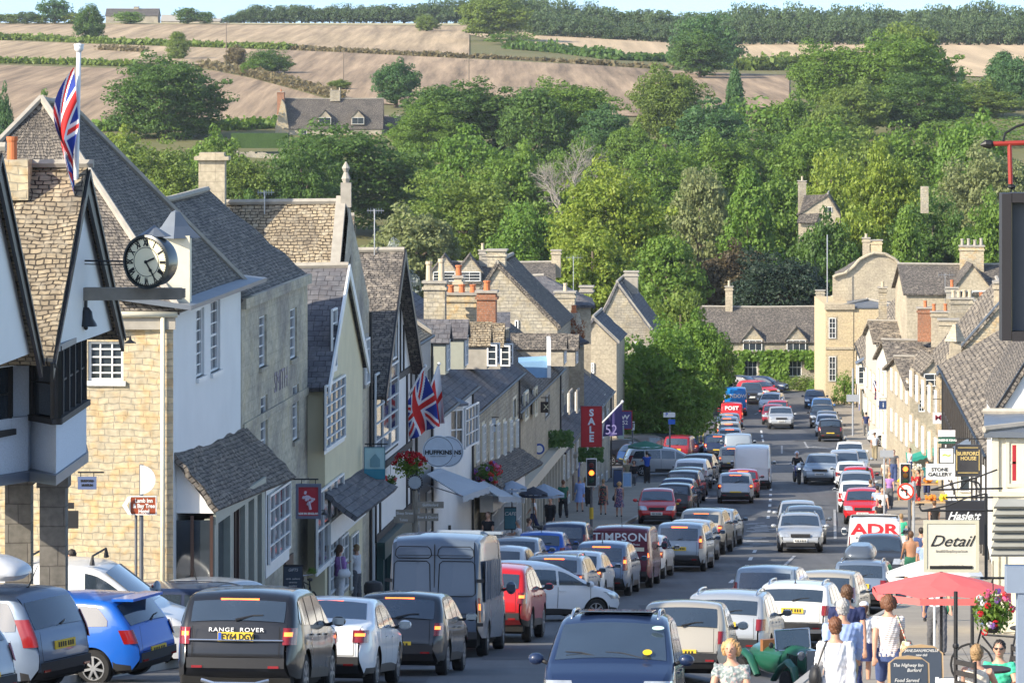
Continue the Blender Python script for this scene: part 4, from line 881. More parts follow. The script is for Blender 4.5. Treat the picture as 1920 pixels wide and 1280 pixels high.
dress('cream_gabled_house',pl3,(-14.4,),step=2.3,w_=1.5,h_=1.5,u0=.5,pipe=False)
# ---------------------------------------------------------------- vehicles
def paint(name,c,metal=.0):
    return mat('car_paint_'+name,c,.42,metal=metal,var=.03,coat=.8,spec=.25)
PAINT={'black':paint('black',(.012,.013,.017)),'white':paint('white',(.72,.73,.74)),'silver':paint('silver',(.42,.44,.46),.35),'grey':paint('grey',(.1,.12,.15),.2),
'dark':paint('dark_grey',(.035,.04,.05),.1),'blue':paint('bright_blue',(.01,.11,.5)),'sky':paint('sky_blue',(.0,.2,.62)),'navy':paint('navy',(.012,.025,.07)),'mblue':paint('mid_blue',(.05,.14,.35)),
'red':paint('red',(.5,.012,.015)),'dred':paint('dark_red',(.25,.01,.02)),'maroon':paint('maroon',(.13,.012,.03)),'steel':paint('steel_blue',(.17,.22,.3),.3),'vangrey':paint('slate_grey',(.1,.13,.175)),
'champ':paint('champagne',(.45,.41,.34),.3),'green':paint('enamel_green',(.015,.1,.06)),'cream':paint('ivory',(.62,.58,.47)),'pgrey':paint('pale_blue_grey',(.3,.35,.4),.25)}
m_blk=mat('black_plastic',(.018,.018,.02),.6); m_cgl=mat('car_glass',(.03,.045,.065),.05,spec=1,var=.3,scale=2,coat=1)  # blue in the glass base colour stands in for reflected sky
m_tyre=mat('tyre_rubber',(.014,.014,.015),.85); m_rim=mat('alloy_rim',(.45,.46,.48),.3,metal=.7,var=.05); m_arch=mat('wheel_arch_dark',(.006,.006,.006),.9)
m_tail=mat('tail_lens',(.24,.008,.008),.2,coat=.8); m_tail2=mat('tail_lens_clear',(.42,.3,.28),.15,coat=1); m_brake=mat('lit_brake_lamp',(.8,.1,.03),.2,emit=(1,.12,.02),es=3.2); m_ind=mat('lit_amber_lamp',(1,.4,.05),.2,emit=(1,.42,.05),es=4)
m_head=mat('headlamp_glass',(.55,.58,.6),.08,metal=.5,coat=1,var=.4,scale=14); m_chr=mat('chrome_trim',(.6,.62,.65),.15,metal=.9)
m_py=mat('rear_plate_yellow',(.72,.5,.04),.5); m_pw=mat('front_plate_white',(.75,.75,.72),.5); m_pt=mat('plate_characters',(.01,.01,.01),.6)
m_int=mat('seat_cloth',(.05,.05,.055),.9)
def prof(kind):
    # (L,W,H,belt at rear,belt at front,profile,rear glass seg,screen seg,windows (y0,y1)...,axles,wheel r)
    T={
 'hatch':(4.0,1.72,1.47,1.0,.9,[(-1.9,.28),(-1.99,.4),(-2.0,.62),(-1.93,.8),(-1.86,.98),(-1.56,1.36),(-1.4,1.43),(-.6,1.47),(.1,1.44),(.42,1.36),(1.12,.97),(1.3,.92),(1.78,.8),(1.95,.66),(2.0,.5),(1.99,.38),(1.9,.22)],4,9,[(-1.5,-.62),(-.55,.1),(.17,.98)],(-1.22,1.24),.31),
 'estate':(4.7,1.79,1.47,.98,.9,[(-2.25,.28),(-2.34,.42),(-2.35,.64),(-2.3,.84),(-2.24,.98),(-2.02,1.36),(-1.86,1.43),(-.8,1.47),(.2,1.45),(.5,1.38),(1.2,.98),(1.4,.93),(2.05,.83),(2.28,.68),(2.35,.5),(2.33,.38),(2.22,.22)],4,9,[(-2.0,-1.3),(-1.22,-.4),(-.33,.4),(.47,1.05)],(-1.38,1.35),.32),
 'saloon':(4.85,1.84,1.46,.98,.9,[(-2.3,.28),(-2.41,.42),(-2.42,.66),(-2.38,.88),(-2.3,1.03),(-1.75,1.08),(-1.0,1.4),(-.8,1.43),(-.3,1.46),(.2,1.44),(.45,1.39),(1.15,.99),(1.35,.94),(2.1,.83),(2.35,.66),(2.42,.5),(2.4,.38),(2.3,.22)],5,10,[(-1.3,-.55),(-.48,.3),(.37,1.0)],(-1.42,1.48),.33),
 'suv':(4.4,1.9,1.63,1.1,1.02,[(-2.02,.36),(-2.17,.48),(-2.2,.74),(-2.14,.98),(-2.08,1.13),(-1.84,1.46),(-1.66,1.56),(-.8,1.62),(.1,1.62),(.4,1.54),(1.05,1.12),(1.3,1.07),(1.9,.98),(2.13,.84),(2.2,.6),(2.18,.42),(2.05,.28)],4,9,[(-1.78,-1.1),(-1.02,-.3),(-.23,.4),(.47,.95)],(-1.33,1.33),.36),
 'mpv':(4.4,1.8,1.64,1.02,.96,[(-2.08,.3),(-2.18,.42),(-2.2,.66),(-2.17,.88),(-2.12,1.02),(-1.9,1.48),(-1.75,1.57),(-.8,1.63),(.2,1.6),(.6,1.5),(1.45,1.02),(1.6,.97),(1.95,.86),(2.12,.7),(2.2,.5),(2.18,.38),(2.08,.24)],4,9,[(-1.88,-1.25),(-1.17,-.35),(-.28,.45),(.53,1.28)],(-1.35,1.35),.32),
 'tiny':(3.5,1.63,1.5,.98,.92,[(-1.62,.28),(-1.73,.4),(-1.75,.62),(-1.71,.82),(-1.66,.97),(-1.44,1.38),(-1.3,1.46),(-.5,1.5),(.15,1.46),(.45,1.38),(1.08,.98),(1.2,.93),(1.55,.82),(1.7,.66),(1.75,.5),(1.73,.38),(1.65,.22)],4,9,[(-1.35,-.55),(-.45,.2),(.28,.95)],(-1.12,1.14),.29),
 'van':(4.8,1.94,1.96,1.12,1.05,[(-2.32,.34),(-2.39,.44),(-2.4,.7),(-2.39,1.0),(-2.38,1.12),(-2.3,1.75),(-2.2,1.9),(-1.2,1.96),(.6,1.94),(1.0,1.84),(1.62,1.2),(1.75,1.12),(2.1,.98),(2.33,.78),(2.4,.55),(2.38,.4),(2.28,.24)],4,9,[(.62,1.42)],(-1.4,1.5),.33),
 'bigvan':(5.9,2.03,2.55,1.2,1.12,[(-2.85,.42),(-2.93,.52),(-2.95,.8),(-2.95,1.1),(-2.94,1.3),(-2.88,2.25),(-2.78,2.44),(-1.5,2.55),(1.2,2.52),(1.5,2.36),(2.15,1.32),(2.25,1.22),(2.6,1.04),(2.86,.82),(2.95,.56),(2.93,.4),(2.8,.26)],4,9,[(1.1,1.95)],(-1.75,1.95),.36),
 'smallvan':(4.2,1.74,1.82,1.08,1.0,[(-2.0,.34),(-2.08,.44),(-2.1,.68),(-2.08,.95),(-2.06,1.1),(-1.95,1.62),(-1.85,1.76),(-1.0,1.82),(.2,1.8),(.55,1.7),(1.3,1.1),(1.42,1.02),(1.8,.9),(2.02,.72),(2.1,.5),(2.08,.38),(1.98,.24)],4,9,[(.25,1.1)],(-1.28,1.32),.31),
 }
    return T[kind]
def chaikin(p,idx):
    out=[p[0]]
    for a,b in zip(p,p[1:]): 
        out.append((lerp(a[0],b[0],.2),lerp(a[1],b[1],.2))); out.append((lerp(a[0],b[0],.8),lerp(a[1],b[1],.8)))
    out.append(p[-1]); return out
VM={}
def veh_meshes(kind,opt=()):
    key=(kind,tuple(opt))
    if key in VM: return VM[key]
    L,W,H,b0,b1,pf,rs,ws,wins,ax,wr=prof(kind); isvan='van' in kind
    tz0=.58 if kind!='suv' else .68
    P2=chaikin(pf,0); P2=chaikin(P2,0); hl=L/2; rr=.075 if not isvan else .09
    belt=lambda y: lerp(b0,b1,(y+hl)/L)
    roofk=.80 if not isvan else .9
    def W0(y,z):
        u=abs(y)/hl; w=W/2*(1-(.17 if not isvan else .07 if y<0 else .2)*max(0,(u-.66)/.34)**2.4)
        bl=belt(y)
        if z<=bl: k=.97+.03*math.sin(math.pi*max(0,min(1,(z-.15)/(bl-.1))))-(.03*max(0,(.45-z)/.3))
        else: k=.97-(.97-roofk)*((z-bl)/(H-bl))**1.08
        return w*k
    up=[p for p in P2]
    ztab=sorted([(p[0],p[1]) for p in P2 if p[1]>pf[3][1]-.25])
    def zt(y):
        best=None
        for a,b in zip(P2,P2[1:]):
            lo,hi=min(a[0],b[0]),max(a[0],b[0])
            if lo<=y<=hi and hi>lo:
                z=a[1]+(b[1]-a[1])*(y-a[0])/(b[0]-a[0])
                if best is None or z>best: best=z
        return best if best is not None else .6
    def zlow(y):
        zl=pf[0][1] if y<0 else pf[-1][1]
        base=lerp(pf[0][1],pf[-1][1],(y+hl)/L)
        if y<pf[0][0]: base=lerp(pf[0][1],pf[1][1]+.05,min(1,(pf[0][0]-y)/(hl+pf[0][0])))
        if y>pf[-1][0]: base=lerp(pf[-1][1],pf[-2][1]+.05,min(1,(y-pf[-1][0])/(hl-pf[-1][0])))
        return base
    ra=wr*1.16
    def zb(y):
        z=zlow(y)
        for a in ax:
            d=abs(y-a)
            if d<ra: z=max(z,wr+math.sqrt(ra*ra-d*d))
        return z
    def dist(y,z):
        m=9
        for a,b in zip(P2[1:-1],P2[2:-1]):
            dx,dz=b[0]-a[0],b[1]-a[1]; t=max(0,min(1,((y-a[0])*dx+(z-a[1])*dz)/(dx*dx+dz*dz+1e-9)))
            m=min(m,math.hypot(y-a[0]-t*dx,z-a[1]-t*dz))
        return m
    def Wx(y,z):
        d=dist(y,z); q=max(0,min(1,(rr-d)/rr)); return W0(y,z)-rr*(1-math.sqrt(max(0,1-q*q)))
    ys=set([-hl+.006,hl-.006]); n=34
    for i in range(n+1): ys.add(lerp(-hl+.006,hl-.006,i/n))
    for a in ax:
        for k in (-1,-.96,-.85,-.65,-.4,0,.4,.65,.85,.96,1): ys.add(a+k*ra)
    ys=sorted(ys); ys=[y for i,y in enumerate(ys) if i==0 or y-ys[i-1]>.012]
    body=MB(); fr=[0,.12,.3,.5,.68,.82,.9,.95,.985,1]
    for sg in (-1,1):
        cols=[]
        for y in ys:
            t,b=zt(y),zb(y); b=min(b,t-.02); bl=belt(y)
            cols.append(body.vs([(sg*Wx(y,lerp(b,t,f)),y,lerp(b,t,f)) for f in fr]))
        for a,(c,d) in enumerate(zip(cols,cols[1:])):
            for k in range(len(fr)-1):
                f=(c+k,d+k,d+k+1,c+k+1); ym=(ys[a]+ys[a+1])/2; zm=lerp(zb(ym),zt(ym),(fr[k]+fr[k+1])/2)
                body.f.append(f if sg>0 else f[::-1]); body.m.append(1 if zm<(.36 if kind!='suv' else .52) and not 'van' in kind else 0); body.uv.append([(0,0)]*4)
    xs=[-1,-.9,-.7,-.35,0,.35,.7,.9,1]
    rows=[]
    for i,(y,z) in enumerate(P2):
        w=W0(y,z)-rr; cr=.045 if z>b0 else .02
        dy,dz=(P2[min(i+1,len(P2)-1)][0]-P2[max(i-1,0)][0]),(P2[min(i+1,len(P2)-1)][1]-P2[max(i-1,0)][1]); l=math.hypot(dy,dz)+1e-9; ny,nz=-dz/l,dy/l
        rows.append(body.vs([(x*w,y+ny*cr*(1-x*x),z+nz*cr*(1-x*x)) for x in xs]))
    for i,(a,b) in enumerate(zip(rows,rows[1:])):
        zm=(P2[i][1]+P2[i+1][1])/2
        for k in range(8):
            body.f.append((a+k,a+k+1,b+k+1,b+k)); body.m.append(1 if zm<.4 else 0); body.uv.append([(0,0)]*4)
    for sg in (-1,1):
        for y in [w[0]+.08 for w in wins[1:]]:
            x=Wx(y,belt(y)-.1); body.box((sg*(x+.012),y,belt(y)-.11),(.03,.16,.025),m=0)
    for x0,x1,z0,z1 in ((-.8,.8,tz0-.02,tz0-.008),(-.8,-.788,tz0-.02,b0),(.788,.8,tz0-.02,b0)):
        if isvan: continue
        pr=[(x0*W/2*.86,z0),(x1*W/2*.86,z0),(x1*W/2*.86,z1),(x0*W/2*.86,z1)]; body.poly([(x,-hl-.012-.035*(1-(x/(W/2))**2)+(.05 if z>.8 else 0),z) for x,z in pr][::-1],2)
    for sg in (-1,1): body.box((sg*W*.3,-hl-.035,.42 if kind!='suv' else .52),(.16,.03,.035),m=3)
    # dark inner boxes added to block light under the body; shut lines
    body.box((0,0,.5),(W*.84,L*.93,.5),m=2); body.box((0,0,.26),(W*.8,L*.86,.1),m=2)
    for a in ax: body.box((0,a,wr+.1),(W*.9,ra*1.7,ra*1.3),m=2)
    dl=[w[0]-.035 for w in wins[1:]]+[wins[-1][1]+.08]
    for y in (dl if not isvan else [wins[0][0]-.1,wins[0][1]+.1]):
        for sg in (-1,1):
            pts=[(sg*(Wx(y,z)+.003),y,z) for z in np.linspace(.4,belt(y)-.02,6)]
            for a,b in zip(pts,pts[1:]): 
                q=[(a[0],a[1]-.006,a[2]),(a[0],a[1]+.006,a[2]),(b[0],b[1]+.006,b[2]),(b[0],b[1]-.006,b[2])]; body.poly(q if sg>0 else q[::-1],2)
    if isvan:
        for z0,z1 in ((zb(0)+.25,1.05),):
            for sg in (-1,1):
                for y in np.linspace(-hl*.75,wins[0][0]-.3,4): pass
    M={'body':body.mesh('body',[None,m_blk,m_arch,m_tail],smooth=38,weld=True)}
    def normal(a,b): dy,dz=b[0]-a[0],b[1]-a[1]; l=math.hypot(dy,dz); return (-dz/l,dy/l)
    def panel(seg,f0,f1,xm0,xm1,off,nu=8,bow=.045,m=0,x0=-1,x1=1):
        a,b=pf[seg],pf[seg+1]; ny,nz=normal(a,b); mb=MB(); nv=5
        def fn(u,v):
            f=lerp(f0,f1,v); y,z=lerp(a[0],b[0],f),lerp(a[1],b[1],f); w=(W0(y,z)-lerp(xm0,xm1,v)); x=lerp(x0,x1,u); c=bow*(1-x*x)+off
            return (x*w,y+ny*c,z+nz*c)
        mb.grid(fn,nu,nv,m); return mb
    if not(isvan): M['rear_window']=panel(rs,.06,.94,.12,.1,.012).mesh('rear_window',[m_cgl],True)
    M['windscreen']=panel(ws,.04,.97,.07,.1,.012).mesh('windscreen',[m_cgl],True)
    sw=[]
    for i,(y0,y1) in enumerate(wins):
        for sg in (-1,1):
            mb=MB(); 
            def fn(u,v,sg=sg,y0=y0,y1=y1):
                y=lerp(y0,y1,u); lo=belt(y)+.03; hi=max(lo+.02,zt(y)-.1)
                if i==0 and not isvan: hi=lo+(hi-lo)*min(1,.35+u*3)
                z=lerp(lo,hi,v); return (sg*(Wx(y,z)+.008),y,z)
            mb.grid(fn,8,3); 
            if sg<0: mb.f=[f[::-1] for f in mb.f]
            sw.append(mb.mesh('side_window',[m_cgl],True))
    M['side']=sw
    def corner(end,z0,z1,xin,sl,mats,skew=0,proud=.012,mfn=0):
        out=[]
        for sg in (-1,1):
            mb=MB(); s=-1 if end=='rear' else 1
            def edge(z):
                c=[p[0] for p in P2]; best=None
                for a,b in zip(P2,P2[1:]):
                    lo,hi=min(a[1],b[1]),max(a[1],b[1])
                    if lo<=z<=hi and hi>lo:
                        y=a[0]+(b[0]-a[0])*(z-a[1])/(b[1]-a[1])
                        if (s<0 and y<0 or s>0 and y>0) and (best is None or y*s>best*s): best=y
                return best if best is not None else s*hl
            def fn(u,v):
                z=lerp(z0,z1,v); ye=edge(z); w=W0(ye,z); k=skew*v
                if u<.5: x=lerp(xin+k*.5,w-rr*.3,u*2); y=ye+s*(proud+.015*(1-(u*2)**6)); 
                else:
                    q=(u-.5)*2; y=ye-s*(.01+(sl+k*.3)*q); x=(Wx(y,z) if q>.0 else w)+proud
                return (sg*x,y,z)
            mb.grid(fn,10,4,mfn); 
            if sg*s>0: mb.f=[f[::-1] for f in mb.f]
            out.append(mb.mesh('lamp',mats,True))
        return out
    big=kind in('mpv','van','bigvan','smallvan')
    tz=(.72,.95) if kind in('hatch','tiny','estate') else (.78,.98) if kind=='saloon' else (.84,1.08) if kind=='suv' else (.8,1.22)
    ti=W*.385 if kind in('hatch','tiny','mpv') else W*.33 if kind!='suv' else W*.365
    if 'van' in kind: ti=W*.455; tz=(.75,1.25)
    def tm(u,v): 
        return 1 if .3<v<.75 and .08<u<.52 else 0
    M['tail']=corner('rear',tz[0],tz[1],ti,.16 if not isvan else .03,[m_tail,m_brake],0,mfn=tm)
    M['tail_off']=corner('rear',tz[0],tz[1],ti,.16 if not isvan else .03,[m_tail,m_tail2],0,mfn=lambda u,v:1 if .3<v<.5 and .05<u<.45 else 0)
    hz=(.62,.8) if kind!='suv' else (.78,.95)
    M['head']=corner('front',hz[0],hz[1],W*.24,.3,[m_head,m_head],.12)
    # plates, grille, lamps
    mb=MB(); mb.box((0,-hl-.022,.0),(.53,.03,.13)); M['plate']=mb.mesh('number_plate',[None])
    mb=MB(); mb.box((0,hl+.0,.68 if kind!='suv' else .82),(W*.42,.07,.12)); mb.box((0,hl+.0,.34),(W*.62,.07,.16)); M['grille']=mb.mesh('grille',[m_blk])
    a,b=pf[rs],pf[rs+1]
    mb=MB(); ny,nz=normal(a,b); yy,zz=lerp(a[0],b[0],1.0),lerp(a[1],b[1],1.0)
    mb.box((0,yy-.015,zz+.015),(W*.3,.05,.035)); M['high']=mb.mesh('high_brake_lamp',[None])
    mb=MB(); ym=lerp(*pf[ws][:1],pf[ws+1][0],.78) if 0 else lerp(pf[ws][0],pf[ws+1][0],.8)
    M['mir']=[]
    for sg in (-1,1):
        mb=MB(); x=W0(ym,belt(ym)); zc=belt(ym)+(.08 if not isvan else .2); k=1 if not isvan else 1.35
        mb.blob((sg*(x+.15),ym,zc),(.11,.075,.08*k*k),10,6,0); mb.tube([(sg*(x-.03),ym+.02,zc-.06),(sg*(x+.08),ym,zc-.02)],.03,6,1)
        mb.poly([(sg*(x+.06),ym-.078,zc-.05*k),(sg*(x+.24),ym-.07,zc-.05*k),(sg*(x+.24),ym-.07,zc+.05*k),(sg*(x+.06),ym-.078,zc+.05*k)],2)
        M['mir'].append(mb.mesh('mirror',[None,m_blk,m_cgl],True))
    mb=MB(); mb.tube([(0,-hl+.62,H-.03),(0,-hl+.42,H+.32)],[.012,.005],6); mb.lathe([(.03,0),(.02,.03)],(0,-hl+.62,H-.03),8); M['aerial']=mb.mesh('aerial',[m_blk])
    mb=MB(); bz=.5 if kind!='suv' else .6
    mb.grid(lambda u,v:(lerp(-1,1,u)*(W0(-hl,bz)-.06),-hl-.028-.02*(1-(2*u-1)**2),lerp(bz-.1,bz+.05,v)),8,2,0); mb.f=[f[::-1] for f in mb.f] if 0 else mb.f; M['bump']=mb.mesh('rear_bumper',[m_blk])
    mb=MB()
    y0,z0=pf[rs]; mb.tube([(-.02,y0-.05,z0+.06),(.22,y0+.02,z0+.12),(.38,y0+.03,z0+.13)],[.02,.012,.008],5); M['wiper']=mb.mesh('rear_wiper',[m_blk])
    mb=MB(); ya,za=pf[ws+1]
    for x in (-.45,.1): mb.tube([(x,ya-.02,za+.05),(x+.3,ya-.1,za+.12),(x+.52,ya-.12,za+.13)],[.014,.01,.008],5)
    M['fwiper']=mb.mesh('windscreen_wiper',[m_blk])
    M['rails']=[]
    for sg in (-1,1):
        mb=MB(); ylist=np.linspace(-hl+.55,.35,7); mb.tube([(sg*(W0(y,H)-.12),y,zt(y)+(.06 if 0<i<6 else .0)) for i,y in enumerate(ylist)],.022,6); M['rails'].append(mb.mesh('roof_rail',[m_chr],True))
    mb=MB(); rw=.2 if not isvan else .22
    mb.lathe([(wr*.62,-rw/2),(wr*.93,-rw/2),(wr,-rw/2+.03),(wr,rw/2-.03),(wr*.93,rw/2),(wr*.62,rw/2)],n=24,M=Matrix.Rotation(R(90),4,'Y'),cap=False); M['tyre']=mb.mesh('tyre',[m_tyre],30)
    mb=MB(); ns=7
    mb.lathe([(wr*.56,.02),(wr*.66,.02),(wr*.66,.105),(wr*.6,.105)],n=24,m=0,M=Matrix.Rotation(R(90),4,'Y'),cap=False)
    mb.lathe([(.0,.0),(wr*.6,.0)],n=16,m=1,M=Matrix.Rotation(R(90),4,'Y')); mb.lathe([(wr*.16,.05),(wr*.14,.1)],n=12,M=Matrix.Rotation(R(90),4,'Y'))
    for k in range(ns):
        a=2*math.pi*k/ns; c,s=math.cos(a),math.sin(a)
        T=Matrix.Rotation(a,4,'X')@Matrix.Translation((.09,0,wr*.36)); mb.box(None,(.03,wr*.13,wr*.56),M=T)
    M['rim']=mb.mesh('rim',[m_rim,m_arch],30)
    M['spec']=(L,W,H,hl,ax,wr,b0,W0,zt,pf,rs,ws,tz)
    VM[key]=M; return M
def slotmat(o,i,m): o.material_slots[i].link='OBJECT'; o.material_slots[i].material=m
VEH=[]
NAMES={'hatch':'hatchback_car','estate':'estate_car','saloon':'saloon_car','suv':'off_road_car','mpv':'people_carrier','tiny':'small_car','van':'panel_van','bigvan':'high_roof_van','smallvan':'small_van'}
CATS={'van':'van','bigvan':'van','smallvan':'van'}
def vehicle(kind,col,px,Z,label,head=5,facing='away',lights=1,near=0,rails=0,group=None,aer=0,plate=True,sx=1,mc=None,X=None,z=None,centre=False):
    """px: photo column of the middle of the end one sees, Z: distance of that end; head: degrees right of straight ahead"""
    M=veh_meshes(kind); L,W,H,hl,ax,wr,b0,W0,zt,pf,rs,ws,tz=M['spec']
    Xe=(px-960)/FPX*Z if X is None else X; a=R(head); fx,fy=math.sin(a),math.cos(a)
    if centre: cx_,cy=Xe,Z
    else: cx_,cy=Xe+fx*hl,Z+fy*hl
    if facing=='toward': rz=math.pi-a
    else: rz=-a
    def gz(X_,Y_): return (groad(X_,Y_) if interp(KL,Y_)-.1<X_ else g0(Y_)) if z is None else z
    zf=gz(cx_+fx*1.3,cy+fy*1.3); zr_=gz(cx_-fx*1.3,cy-fy*1.3); pitch=math.atan2(zf-zr_,2.6); 
    t=thing(NAMES[kind],label,CATS.get(kind,'car'),(cx_,cy,(zf+zr_)/2+.012),0,group)
    rx=pitch if facing=='away' else -pitch
    t.rotation_euler=(Matrix.Rotation(rz,3,'Z')@Matrix.Rotation(rx,3,'X')).to_euler()
    kz=1+.035*math.sin(px*3.7+Z); t.scale=(sx*(1+.015*math.sin(px*1.3)),1+.03*math.sin(Z*2.1),kz)
    pm=PAINT[col]
    def ln(n,me,par=t): return link(n,me,par,True)
    b=ln('body',M['body']); slotmat(b,0,pm)
    ln('windscreen',M['windscreen'])
    if 'rear_window' in M: ln('rear_window',M['rear_window'])
    if near or Z<250:
        for s in M['side']: ln('side_window',s)
    else:
        for s in M['side'][-4:]: ln('side_window',s)
    for y in ax:
        for sg in (-1,1):
            w=link('wheel',M['tyre'],t,True); w.name='wheel'; w.location=(sg*(W/2-.13),y,wr); 
            r=link('rim',M['rim'],w,True); 
            if sg<0: r.rotation_euler=(0,0,math.pi)
    back=(facing=='away'); 
    for me in (M['tail'] if lights and back else M['tail_off']): ln('tail_light',me)
    for me in M['head']: ln('headlight',me)
    if back and lights and 'van' not in kind:
        h=ln('high_brake_lamp',M['high']); slotmat(h,0,m_brake)
    if plate:
        p=ln('number_plate',M['plate']); slotmat(p,0,m_py if back else m_pw)
        pz={'hatch':.55,'estate':.78,'saloon':.8,'suv':.95,'mpv':.78,'tiny':.55,'van':.62,'bigvan':.62,'smallvan':.62}[kind]
        if back: p.location=(0,.0,pz)
        else: p.location=(0,L+.05,.47 if kind!='suv' else .6)
        if Z<130 or near: 
            VEH.append((t,p,kind,back))
    for me in M['mir']: m_=ln('mirror',me); slotmat(m_,0,mc and PAINT[mc] or pm)
    if not back or near: ln('grille',M['grille']); ln('windscreen_wiper',M['fwiper'])
    if back and 'van' not in kind and kind!='saloon': ln('rear_wiper',M['wiper'])
    if back: ln('rear_bumper',M['bump'])
    if aer: ln('aerial',M['aerial'])
    if rails:
        for me in M['rails']: ln('roof_rail',me)
    return t,M
def decal(par,body,size,loc,m,sx=1,name='lettering',shear=0,rotz=0,bold=0,space=1,tilt=0):
    """raised lettering on the rear (or front) of a vehicle, local coordinates"""
    T=Matrix.Translation(loc)@Matrix.Rotation(rotz,4,'Z')@Matrix.Rotation(R(90)+tilt,4,'X')
    return text_mb(body,size,T,shear,sx=sx,bold=bold,space=space).build(name,m,par,local=True)
# ================================================================ the traffic
lw=mat('white_lettering',(.8,.8,.8),.5); lr_=mat('red_lettering',(.6,.02,.03),.5)
Q='cars queuing down the street'; KLg='cars parked along the left kerb'; KRg='cars parked along the right kerb'; ON='cars driving up the street'
# nearest rank, left to right
rr,M=vehicle('suv','black',440,63,'glossy black off road car with lettered tailgate, lit brake lights and yellow number plate',6,near=1,group=Q,aer=0)
decal(rr,'RANGE  ROVER',.085,(0,-2.172,1.045),lw,sx=1.25,name='badge_lettering',space=1.15,tilt=R(-14))
decal(rr,'EY64 DGV',.125,(.03,-2.242,.945),m_pt,sx=.86,bold=.003)
mb=MB(); mb.box((-.235,-2.239,.95),(.045,.005,.115)); mb.build('plate_band',mat('plate_blue',(.02,.1,.5),.5),rr,local=True)
mb=MB(); mb.tube([(-.7,-2.2,.9),(0,-2.25,.9),(.7,-2.2,.9)],.013,6); mb.build('chrome_strip',m_chr,rr,local=True)
mb=MB(); mb.tube([(-.5,-2.2,.33),(-.3,-2.27,.28),(.3,-2.27,.28),(.5,-2.2,.33)],.03,6); mb.build('skid_plate',m_chr,rr,local=True)
vehicle('saloon','white',586,68,'white saloon car with lit brake lights right of the lettered black car',5.4,near=1,group=Q)
vehicle('hatch','dark',742,75,'dark grey hatchback with tall red tail lights just behind the grey high roof van',6,near=1,group=Q,aer=0)
bv,M=vehicle('bigvan','vangrey',812,86,'slate grey high roof van, tallest in the queue, its right brake light lit',5,near=1)
mb=MB(); L_=-2.975
for x0,x1,z0,z1 in ((-.82,-.1,1.32,1.98),(.1,.82,1.32,1.98)):
    mb.prism([(x0,L_+.02,z0),(x1,L_+.02,z0),(x1-.02,L_+.065,z1),(x0+.02,L_+.065,z1)],(0,-.02,0))
mb.build('door_panel',PAINT['vangrey'],bv,local=True)
mb=MB()
for x0,x1,z0,z1 in ((-.84,-.08,1.28,2.0),(.08,.84,1.28,2.0),(-.8,-.06,2.06,2.3),(.06,.8,2.06,2.3)):
    yy=lambda z: L_-.012+.035*max(0,z-1.3); c=[(x0+.06,z0),(x1-.06,z0),(x1,z0+.06),(x1-.02,z1-.06),(x1-.08,z1),(x0+.08,z1),(x0+.02,z1-.06),(x0,z0+.06),(x0+.06,z0)]; mb.tube([(x,yy(z),z) for x,z in c],.009,4,cap=False)
mb.build('panel_groove',m_arch,bv,local=True)
mb=MB()
mb.box((0,L_+.015,1.4),(.02,.03,1.9)); mb.box((0,L_+.0,.92),(1.6,.03,.012)); mb.box((.12,L_,1.05),(.2,.04,.06)); mb.box((0,L_+.02,2.12),(1.5,.02,.01))
for s in (-1,1): mb.box((s*.93,L_+.03,1.6),(.14,.06,.07)); mb.box((s*.93,L_+.02,.7),(.14,.06,.07))
mb.build('door_hinges',m_blk,bv,local=True)
mb=MB(); mb.prism([(1.0,-1.3,2.0),(1.0,.9,2.0),(1.0,.9,1.15),(1.0,-1.3,1.15)],(.012,0,0)); mb.prism([(1.0,-2.6,2.0),(1.0,-1.45,2.0),(1.0,-1.45,1.15),(1.0,-2.6,1.15)],(.012,0,0)); 
for y in (-2.3,-1.95,-1.6,-1,-.5,0,.5): mb.box((1.012,y,1.6),(.03,.05,.8))
mb.build('side_ribs',PAINT['vangrey'],bv,local=True)
mb=MB(); mb.box((.3,-.8,2.58),(.9,.5,.07)); mb.box((.9,-.4,2.56),(.5,.4,.06)); mb.build('roof_vent',PAINT['pgrey'],bv,local=True)
vehicle('suv','red',911,93.5,'red car half hidden in front of the grey high roof van',6,near=1,group=Q)
vehicle('hatch','white',1005,108,'white three door car turned across the kerb nosing into the queue',62,centre=True,near=1,facing='away',lights=0)
vehicle('estate','silver',1036,118,'silver estate car with a long lit brake strip and wide red tail lights',7,near=1,group=Q,rails=1)
vehicle('hatch','white',1075,123.5,'white hatchback partly hidden by the silver estate car',7,group=Q)
vehicle('mpv','steel',1125,128.5,'pale blue grey people carrier behind the maroon van',7,group=Q,aer=1,near=1)
tv,M=vehicle('van','maroon',1162,134,'maroon van with white capitals across its rear door',6.5,near=1,aer=1)
mb=MB(); mb.box((0,-2.42,1.28),(1.7,.012,1.1)); mb.build('rear_door',PAINT['maroon'],tv,local=True)
decal(tv,'TIMPSON',.36,(0,-2.432,1.62),lw,sx=1.05,bold=.006,space=1.1)
decal(tv,'Shoe Repairs  Key Cutting  Photo',.09,(0,-2.432,1.4),lw,sx=1.0)
mb=MB(); mb.box((.4,-2.432,1.25),(.7,.012,.12)); mb.build('sticker_band',cream,tv,local=True)
vehicle('hatch','white',1196,141,'white hatchback squeezed behind the maroon van right corner',8,group=Q)
vehicle('mpv','pgrey',1272,147,'grey people carrier with black lower bumper and yellow plate beside the maroon van',8,group=Q,near=1)
vehicle('hatch','silver',1290,154,'silver hatchback second from the open road behind the grey people carrier',8,group=Q)
vehicle('suv','champ',1312,161,'brownish tall car with dark rear glass and red reflector strips',9,group=Q,sx=.95)
vehicle('hatch','pgrey',1336,168,'pale grey hatchback at the head of the tight queue',9,group=Q)
vehicle('hatch','silver',1379,210,'silver blue hatchback alone in the lane below the white box van',3,group=Q,sx=1.05)
